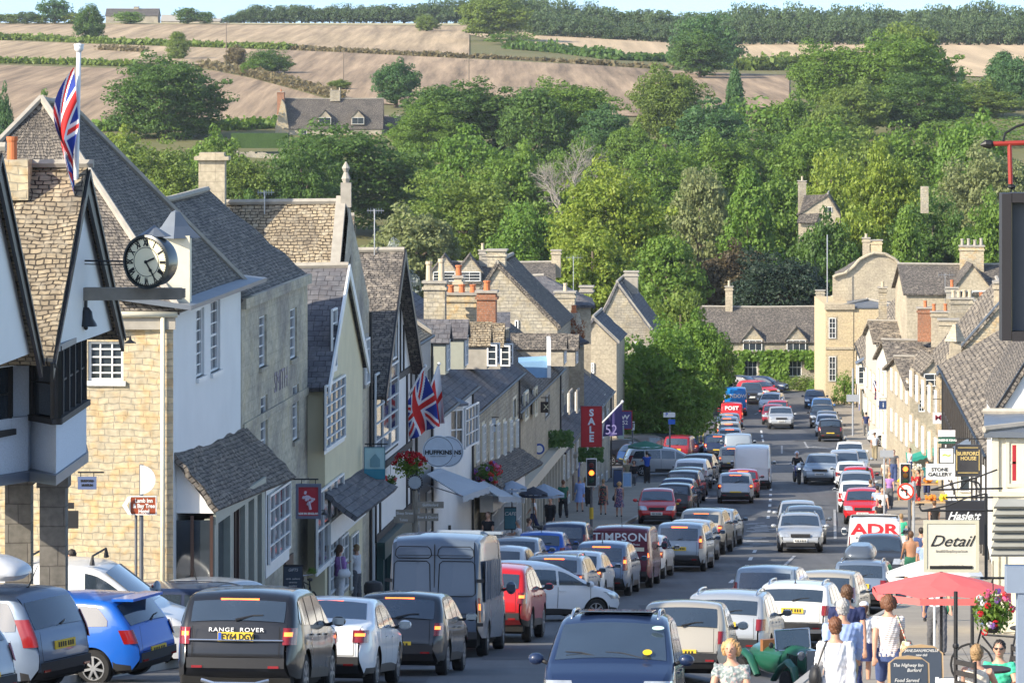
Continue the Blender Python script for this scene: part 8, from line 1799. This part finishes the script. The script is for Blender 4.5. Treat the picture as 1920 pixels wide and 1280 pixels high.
def person(label,px,Z,H=1.7,rot=0,pose='stand',top='white',sleeve='short',bottom='trousers',bcol='navy',hair='brown',hs='short',arms=None,sk=skin,z=None,X=None,shoe=m_blk,bag=None,cap=None,fem=0,ph=1,stoop=0,vox=None,group=None,glasses=0,toprow=None):
    x=(px-960)/FPX*Z if X is None else X; zf=gH(x,Z) if z is None else z
    if toprow is not None: zf=P(px,toprow,Z).z-H*(1 if pose!='sit' else .79)
    s=H/1.72; t=thing('person',label,'person',(x,Z,zf),R(rot)); t.scale=(s,s,s); vox=vox or (.014 if Z<75 else .022 if Z<130 else .036); near=Z<125
    sw=.165 if fem else .19; hw=.165 if fem else .15
    # legs
    if pose=='sit': pz=.5; A=[(88,2),(84,6)]
    elif pose=='walk': pz=.88; A=[(24*ph,6*ph-2 if ph>0 else -28),(-20*ph,-34 if ph>0 else 2)]
    else: pz=.9; A=[(2,-1),(-3,-4)]
    legs=[]
    for sd_,(a,b) in zip((-1,1),A):
        h=V3((sd_*.085,0,pz)); k=h+V3((sd_*.015,math.sin(R(a))*.41,-math.cos(R(a))*.41)); an=k+V3((0,math.sin(R(b))*.41,-math.cos(R(b))*.41)); legs.append([h,k,an])
    if pose!='sit':
        dz=min(l[2].z for l in legs)-.075
        pz-=dz; legs=[[p-V3((0,0,dz)) for p in l] for l in legs]
    off=pz-.9; ln=math.tan(R(stoop))
    def tp(zz,yy=0): return V3((0,yy+(zz-.9)*ln,zz+off))
    def torso(mb,e=0,z0=.84,z1=1.46,neck=True):
        rows=[(.8,hw*.9,.1),(.88,hw,.118),(.98,hw*.93,.11),(1.08,.128 if fem else .138,.098),(1.2,.145 if fem else .155,.11 if not fem else .125),(1.3,.15 if fem else .17,.115),(1.38,.155 if fem else .175,.1),(1.43,.11,.075)]
        if neck: rows+=[(1.47,.06,.06),(1.54,.052,.056),(1.6,.05,.055)]
        rows=[r for r in rows if z0<=r[0]<=z1 or neck]; mb.tube([tp(r[0],-.01) for r in rows],[r[1]+e for r in rows],16,ry=[r[2]+e for r in rows],up=(1,0,0))
    arms=arms or ((8,6,14),(-8,6,8)); AR=[]
    for sd_,(f,o,g) in zip((-1,1),arms):
        sh=tp(1.395)+V3((sd_*sw,0,0)); d=V3((sd_*math.sin(R(o)),math.sin(R(f))*math.cos(R(o)),-math.cos(R(f))*math.cos(R(o)))); el=sh+d*.28; d2=V3((sd_*math.sin(R(o*.3)),math.sin(R(f+g)),-math.cos(R(f+g)))); wr_=el+d2*.245; AR.append((sh,el,wr_,d2))
    def arm(mb,i,e=0,l=1.0,hand=False):
        sh,el,w,d2=AR[i]; sd_=(-1,1)[i]; c0=tp(1.37)+V3((sd_*sw*.55,0,0))
        pts=[c0,sh,sh.lerp(el,.5),el,el.lerp(w,.5),w]; r=[.055,.058,.047,.041,.036,.026]
        if l<1: k=max(3,int(l*6)); pts=pts[:k]; r=r[:k]
        mb.tube(pts,[q+e for q in r],10)
        if hand:
            sx=V3((1,0,0)); p=w+d2*.045; mb.tube([w-d2*.01,p,w+d2*.085],[.024,.038,.034],8,ry=[.02,.018,.014])
            n_=d2.cross(sx).normalized()*-1
            for j,(ox,l_) in enumerate(((-.027,.065),(-.009,.075),(.009,.07),(.026,.055))):
                b=w+d2*.08+sx*ox; mb.tube([b,b+d2*l_*.5+n_*.006,b+d2*l_*.85+n_*.028],[.0095,.009,.0075],6)
            b=w+d2*.03-sx*sd_*.028; mb.tube([b,b+d2*.03-sx*sd_*.022,b+d2*.062-sx*sd_*.022+n_*.01],[.013,.011,.009],6)
    def leg(mb,i,e=0,l=2.0,w=0):
        h,k,a=legs[i]; pts=[h+V3((0,0,.03)),h.lerp(k,.3),h.lerp(k,.75),k,k.lerp(a,.35),k.lerp(a,.75),a]; r=[.095,.088,.066,.056,.056,.042,.036]
        n_=7 if l>=2 else int(l*3.4)+1; mb.tube(pts[:n_],[q+e+w*(j/6) for j,q in enumerate(r[:n_])],10)
    hc=tp(1.625,.012)
    mb=MB(); torso(mb); [arm(mb,i,hand=True) for i in(0,1)]; [leg(mb,i) for i in(0,1)]
    mb.blob(hc,(.076,.094,.108),14,10); mb.blob(hc+V3((0,.03,-.055)),(.052,.058,.058),10,8); mb.tube([hc+V3((0,.085,.02)),hc+V3((0,.115,-.018)),hc+V3((0,.09,-.025))],[.01,.017,.012],6)
    for sd_ in(-1,1): mb.blob(hc+V3((sd_*.078,-.005,-.01)),(.012,.02,.032),6,5)
    for i in(0,1):
        a=legs[i][2]; mb.tube([a+V3((0,-.05,-.035)),a+V3((0,.05,-.04)),a+V3((0,.15,-.05))],[.034,.038,.03],8,ry=[.03,.03,.018])
    body=remesh(mb,vox*.72,'body',sk,t)
    if near:
        mb=MB(); [mb.blob(hc+V3((sd_*.03,.088,.012)),(.012,.006,.007),8,5) for sd_ in(-1,1)]; mb.build('eyes',m_pt,t,local=True); mb=MB(); mb.blob(hc+V3((0,.088,-.06)),(.024,.007,.007),8,5); mb.build('mouth',mat('lips',(.4,.09,.08),.5),t,local=True)
    if top:
        mb=MB(); torso(mb,.014 if not fem else .012,.84 if bottom!='none' else .8,1.43,neck=False)
        if sleeve!='none': [arm(mb,i,.014,.99 if sleeve=='long' else .62) for i in(0,1)]
        if sleeve=='long': [mb.tube([AR[i][0],AR[i][1],AR[i][1].lerp(AR[i][2],.92)],[.072,.058,.044],9) for i in(0,1)]
        remesh(mb,vox,'shirt' if bottom not in('dress',) else 'bodice',CL[top],t)
    if bottom in('trousers','shorts'):
        mb=MB(); mb.tube([tp(1.0),tp(.9),tp(.8)],[hw+.016,hw+.02,hw*.9],14,ry=[.122,.135,.12],up=(1,0,0)); [leg(mb,i,.018,2 if bottom=='trousers' else .95,.022 if bottom=='trousers' else .01) for i in(0,1)]; remesh(mb,vox,bottom,CL[bcol],t)
    elif bottom in('skirt','dress'):
        l=.44 if bottom=='skirt' else .5; mb=MB(); z0=tp(1.03)
        def fn(u,v): a=u*2*math.pi; r_=lerp(.13,.235,v**.8)*(1+.05*math.sin(a*9)*v); return (z0.x+r_*math.cos(a)*1.05,z0.y+r_*.85*math.sin(a)+(.2*v if pose=='sit' else 0),z0.z-v*l)
        mb.grid(fn,36,8); mb.build('skirt',CL[bcol],t,smooth=True,local=True)
    mb=MB()
    for i in(0,1):
        a=legs[i][2]; mb.tube([a+V3((0,-.06,-.03)),a+V3((0,.06,-.04)),a+V3((0,.17,-.05))],[.04,.045,.035],8,ry=[.042,.035,.022])
    mb.build('shoes',shoe,t,smooth=True,local=True)
    if hair:
        mb=MB(); h0=hc+V3((0,-.022,.03)); mb.blob(h0,(.088,.098,.098),14,10); mb.blob(hc+V3((0,-.045,-.03)),(.078,.06,.07),10,8)
        if hs in('bob','long'): 
            for sd_ in(-1,1): mb.tube([hc+V3((sd_*.06,-.0,.07)),hc+V3((sd_*.088,-.015,0)),hc+V3((sd_*.08,-.02,-.085))],[.04,.042,.025],8)
            mb.tube([hc+V3((0,-.06,.05)),hc+V3((0,-.08,-.05)),hc+V3((0,-.07,-.11 if hs=='bob' else -.28))],[.08,.085,.05],10,ry=[.05,.045,.03])
        if hs=='pony': mb.tube([hc+V3((0,-.09,.03)),hc+V3((0,-.14,-.03)),hc+V3((0,-.12,-.15)),hc+V3((.01,-.11,-.27))],[.03,.04,.035,.012],8)
        remesh(mb,vox*.8,'hair',HC[hair],t)
    if cap: mb=MB(); mb.blob(hc+V3((0,-.01,.07)),(.095,.108,.065),14,8); mb.tube([hc+V3((0,.07,.055)),hc+V3((0,.16,.04))],[.075,.06],10,ry=[.012,.006],up=(1,0,0)); mb.build('cap',CL[cap],t,smooth=True,local=True)
    if glasses: mb=MB(); [mb.blob(hc+V3((sd_*.033,.096,.014)),(.026,.008,.018),10,6) for sd_ in(-1,1)]; mb.tube([hc+V3((-.08,.05,.02)),hc+V3((0,.103,.02)),hc+V3((.08,.05,.02))],.005,5); mb.build('sunglasses',m_blk,t,smooth=True,local=True)
    if bag:
        m_,side,zb_,w_=bag; mb=MB(); c=tp(zb_)+V3((side*(hw+.09),-.02,0)); mb.tube([c+V3((0,0,.11)),c+V3((0,0,0)),c+V3((0,0,-.11))],[w_*.22,w_*.34,w_*.3],10,ry=[w_*.45,w_*.6,w_*.5]); bb_=mb.build('bag',m_,t,smooth=True,local=True)
        mb=MB(); sh=tp(1.43)+V3((side*.1,0,0)); mb.tube([c+V3((0,.08,.08)),sh+V3((side*.03,.06,0)),sh+V3((0,0,.015)),sh+V3((side*.03,-.07,0)),c+V3((0,-.09,.08))],.011,5); mb.build('strap',m_,bb_,local=True)
    return t
pp=person
swing=((22,6,12),(-18,6,10)); swing2=((-18,6,10),(22,6,14)); fold=((38,4,58),(38,4,58))
pp('fair haired woman in a grey floral blouse looking at the camera at the bottom edge',1372,48,1.6,165,'stand','floral','short','trousers','navy','blonde','bob',((10,10,30),(30,8,40)),fem=1,toprow=1199,stoop=2)
pp('woman in a white top and white trousers with a black shoulder bag, seen from behind',1566,50,1.62,4,'walk','white','long','trousers','white','auburn','short',swing,fem=1,bag=(m_blk,-1,1.02,.24),toprow=1153)
pp('grey haired man in a pale blue shirt walking behind the woman in white',1580,55,1.76,2,'walk','ltblue','long','trousers','khaki','grey','short',swing2,ph=-1,toprow=1120)
pp('tall dark haired man in a navy shirt beyond the grey haired man',1588,62,1.83,3,'walk','navy','short','trousers','navy','brown','short',swing,toprow=1093)
pp('girl in a white cap and navy skirt with a long pony tail',1620,70,1.42,0,'walk','white','short','skirt','navy','auburn','pony',((12,14,40),(-10,8,8)),fem=1,cap='white',toprow=1127,ph=-1)
pp('woman in a striped top and dark knee length trousers with a rose patterned bag',1666,58,1.66,-3,'walk','stripe','short','shorts','denim','auburn','bob',swing2,fem=1,bag=(CL['rose'],1,.98,.3),toprow=1111)
pp('man in a white shirt and dark trousers striding towards us beneath the red parasol',1757,84,1.74,178,'walk','white','short','trousers','grey','brown','short',((14,10,26),(-14,10,8)),ph=1,bag=(CL['green'],-1,.95,.2))
pp('short haired woman in a cream vest seated with her back to us',1832,52.6,1.62,-20,'sit','cream','none','trousers','white','sandy','short',((42,10,38),(42,10,38)),fem=1,toprow=1205)
pp('laughing woman in a mint green top and sunglasses seated facing us',1874,56.5,1.66,168,'sit','mint','short','trousers','navy','dark','short',((38,16,62),(38,16,62)),fem=1,glasses=1,toprow=1197)
pp('bare chested man in green shorts walking on the right pavement by the signpost',1708,132,1.78,10,'walk',None,'none','shorts','green','brown','short',swing,sk=skin2); pp('dark haired person in a blue shirt behind the bare chested man',1727,137,1.74,10,'walk','denim','short','trousers','navy','dark','short',swing2)
for a in ((1632,196,1.74,5,'navy','grey','brown','man in a navy shirt on the right pavement beside the parked cars',0),(1645,190,1.7,5,'ltblue','denim','dark','person in a pale blue shirt left of the thin grey pole',0),(1654,186,1.76,185,'white','navy','dark','man in a white shirt and navy trousers facing us by the thin grey pole',0),(1626,214,1.66,0,'red','black','dark','person in red stooping by the market side cars',0),(1676,232,1.75,180,'grey','denim','brown','man in a grey shirt and jeans standing before the market vehicle',0),(1660,222,1.7,0,'cream','khaki','sandy','person in cream near the parking sign pole',1),(1706,236,1.68,120,'white','denim','auburn','woman in white by the teal awning',1),(1722,206,1.7,90,'red','black','dark','stallholder in red behind the near market table',0),(1738,218,1.7,200,'teal','navy','brown','stallholder in teal under the market awning',0),(1650,176,1.6,0,'black','black','dark','person in black half hidden by the red parked car',1)):
    pp(a[7],a[0],a[1],a[2],a[3],'walk' if a[1]%2 else 'stand',a[4],'short','trousers',a[5],a[6],'short',swing,fem=a[8])
# left pavement
pp('woman in a lilac cardigan and white trousers carrying a large white bag',637,115,1.68,-55,'stand','purple','long','trousers','white','brown','long',((30,5,70),(8,5,20)),fem=1,bag=(CL['white'],1,.98,.34)); pp('person in white in the doorway right of the lilac cardigan woman',668,119,1.62,60,'stand','white','short','trousers','grey','sandy','short',fold,fem=1)
pp('woman in a long blue tunic and white leggings left of the traffic light',1087,199,1.68,5,'walk','sky','long','dress','sky','grey','short',swing,fem=1); pp('ginger haired man in a green shirt with crossed back straps',1056,193,1.76,10,'walk','green','short','trousers','black','auburn','short',swing2)
pp('woman in a short dark floral dress right of the traffic light',1131,196,1.68,0,'walk','bright','none','dress','bright','sandy','short',swing,fem=1); pp('woman in a navy patterned dress and black boots with a handbag',1161,194,1.64,0,'walk','plaid','none','dress','plaid','blonde','bob',swing2,fem=1,bag=(m_blk,-1,.95,.22))
pp('person in a royal blue shirt standing beside the side on silver car',1213,231,1.72,20,'stand','royal','short','trousers','black','dark','short',fold); pp('person in black with a pale scarf seated outside the car park',1189,229,1.7,170,'sit','black','long','trousers','grey','dark','long',((30,8,50),(30,8,50)),fem=1); pp('man in khaki seated at the left of the pale scarf person',1177,231,1.7,190,'sit','khaki','short','trousers','khaki','grey','short')
pp('man in a dark shirt standing under the long awning',915,152,1.8,150,'stand','black','short','trousers','black','brown','short'); pp('diner in a white shirt and jeans at the round cafe table',972,158,1.7,80,'sit','white','short','trousers','denim','grey','short',fold); pp('diner in a striped shirt opposite the one in jeans',992,160,1.7,-80,'sit','stripe','short','trousers','grey','brown','short',fold)
pp('seated person with white hair and a black jacket near the parked silver hatchback',942,147,1.7,0,'sit','black','long','trousers','black','grey','bob'); pp('seated person in a white blouse left of the white haired one',918,146,1.66,0,'sit','white','short','trousers','grey','brown','short'); pp('waiter in dark clothes beyond the tables under the pale parasol',1032,172,1.74,150,'stand','black','long','trousers','black','dark','short')
pp('man bending forward in front of the golden wall at the left',163,85.5,1.7,60,'stand','ltblue','short','trousers','grey','dark','short',stoop=28,toprow=1033); pp('second dark haired head beyond the white van roof',218,86.5,1.6,90,'stand','black','short','trousers','grey','dark','short',toprow=1058)
# motorcyclist
mz=233; mx=(1494-960)/FPX*mz; t=thing('motorcycle','purple and white motorcycle coming up the middle of the road','motorcycle',(mx,mz,groad(mx,mz)),R(186))
for y in(-.68,.7):
    mb=MB(); M_=Matrix.Translation((0,y,.32))@Matrix.Rotation(R(90),4,'Y'); mb.lathe([(.2,-.05),(.29,-.06),(.32,0),(.29,.06),(.2,.05)],n=20,M=M_); mb.build('wheel',m_tyre,t,local=True,smooth=30)
mb=MB(); mb.tube([(0,-.75,.8),(0,-.3,.72),(0,.2,.85),(0,.55,.85)],[.08,.14,.17,.12],10); mb.build('body',mat('motorcycle_purple',(.1,.05,.45),.3,coat=1),t,smooth=True,local=True); mb=MB(); mb.tube([(0,.5,.8),(0,.72,.98),(0,.6,1.12)],[.15,.16,.1],10); mb.build('fairing',PAINT['white'],t,smooth=True,local=True)
mb=MB(); [mb.tube([(s*.07,.45,.85),(s*.07,.7,.32)],.03,6) for s in(-1,1)]; mb.box((0,0,.45),(.3,.45,.3)); mb.build('engine',m_blk,t,local=True); mb=MB(); mb.tube([(-.36,.38,1.02),(0,.5,1.0),(.36,.38,1.02)],.016,6); [mb.blob((s*.42,.48,1.12),(.06,.02,.04)) for s in(-1,1)]; mb.build('handlebar',m_chr,t,local=True); mb=MB(); mb.blob((0,.8,.92),(.08,.03,.07)); mb.build('headlight',mat('headlamp_lit',(.8,.85,.9),.2,emit=(.8,.9,1),es=1.5),t,local=True)
q=pp('motorcycle rider in a black jacket, blue trousers and a pale helmet',1494,mz+.15,1.75,186,'sit','black','long','trousers','navy',None,'short',((45,18,15),(45,18,15)),z=groad(mx,mz)+.36,stoop=8); mb=MB(); mb.blob((0,.01,1.625-.39),(.125,.14,.14),14,10); mb.build('helmet',mat('helmet_pale',(.5,.55,.65),.2,coat=1),q,smooth=True,local=True); mb=MB(); mb.blob((0,.075,1.63-.39),(.1,.085,.055),12,8); mb.build('visor',m_cgl,q,smooth=True,local=True)
for i,(px,Z,rot,tc,bc,hc_,lab,fm) in enumerate(((1742,104,175,'red','denim','dark','person in red beside the cream framed sign pole',0),(1690,160,0,'mint','white','sandy','woman in mint green by the traffic light',1),(1734,126,185,'ltblue','khaki','grey','older man in light blue coming up the right pavement',0),(1752,170,5,'black','denim','brown','person in black among the market tables',0),(1668,203,175,'purple','grey','blonde','woman in purple on the right pavement',1),(1683,252,180,'stripe','navy','dark','person in stripes before the white market awning',0),(1640,260,0,'white','khaki','brown','man in white far down the right pavement',0),(1624,300,0,'navy','grey','dark','distant walker in navy near the grey sign pole',0),(1104,205,10,'khaki','black','dark','person in khaki just beyond the traffic light',0),(1000,176,90,'white','navy','blonde','woman in white at the far cafe tables',1))):
    pp(lab,px,Z,1.7,rot,'walk' if i%2 else 'stand',tc,'short','trousers',bc,hc_,'short',swing if i%3 else swing2,fem=fm)
# ---------------------------------------------------------------- camera, light
cam=bpy.data.cameras.new('camera'); co=bpy.data.objects.new('camera',cam); C.objects.link(co)
co.location=(0,0,0); co.rotation_euler=(R(90),0,0); cam.sensor_width=36; cam.lens=FPX/1920*36; cam.shift_y=-(640-HY)/1920
cam.clip_start=1; cam.clip_end=20000
sc=bpy.context.scene; sc.camera=co
SUN_AZ=R(SUNAZ if 'SUNAZ' in globals() else 235); SUN_EL=R(30)   # clockwise from +Y
sd=Vector((math.sin(SUN_AZ)*math.cos(SUN_EL),math.cos(SUN_AZ)*math.cos(SUN_EL),math.sin(SUN_EL)))
sl=bpy.data.lights.new('sun','SUN'); sl.energy=3.7; sl.angle=R(.53); sl.color=(1,.9,.73)
so=bpy.data.objects.new('sun',sl); C.objects.link(so); so.rotation_euler=sd.to_track_quat('Z','Y').to_euler(); so.location=(-60,-40,60)
w=bpy.data.worlds.new('World'); sc.world=w; w.use_nodes=True; nt=w.node_tree
sk=nt.nodes.new('ShaderNodeTexSky'); sk.sky_type='NISHITA'; sk.sun_disc=False; sk.sun_elevation=SUN_EL; sk.sun_rotation=SUN_AZ; sk.air_density=1.0; sk.dust_density=1; sk.ozone_density=1.5
bg=nt.nodes['Background']; bg.inputs['Strength'].default_value=.15; tc=nt.nodes.new('ShaderNodeTexCoord'); va=nt.nodes.new('ShaderNodeVectorMath'); va.operation='ADD'; va.inputs[1].default_value=(0,0,.16); vn=nt.nodes.new('ShaderNodeVectorMath'); vn.operation='NORMALIZE'; nt.links.new(tc.outputs['Generated'],va.inputs[0]); nt.links.new(va.outputs[0],vn.inputs[0]); nt.links.new(vn.outputs[0],sk.inputs['Vector']); tn=nt.nodes.new('ShaderNodeMix'); tn.data_type='RGBA'; tn.blend_type='MULTIPLY'; tn.inputs[0].default_value=1; tn.inputs[7].default_value=(1,1,1,1); nt.links.new(sk.outputs[0],tn.inputs[6]); nt.links.new(tn.outputs[2],bg.inputs['Color']); bpy.data.scenes.remove(TS)
sc.view_settings.view_transform='Standard'; sc.view_settings.look='None'; sc.view_settings.gamma=1; sc.view_settings.exposure=EXPO if 'EXPO' in globals() else 1.03
sc.cycles.volume_bounces=0; sc.cycles.max_bounces=6; sc.cycles.diffuse_bounces=3; sc.cycles.glossy_bounces=3; sc.cycles.transparent_max_bounces=6

# the summer air that softens the far hillside
hz=MB(); hz.box((0,4525,-2),(6800,9350,76)); hm=bpy.data.materials.new('haze_air'); hm.use_nodes=True; hn=hm.node_tree; hn.nodes.remove(hn.nodes['Principled BSDF']); pv=hn.nodes.new('ShaderNodeVolumePrincipled'); pv.inputs['Color'].default_value=(.78,.87,1,1); pv.inputs['Density'].default_value=.00005; pv.inputs['Anisotropy'].default_value=0; hn.links.new(pv.outputs[0],hn.nodes['Material Output'].inputs['Volume'])
tag(hz.build('haze',hm),kind='stuff')
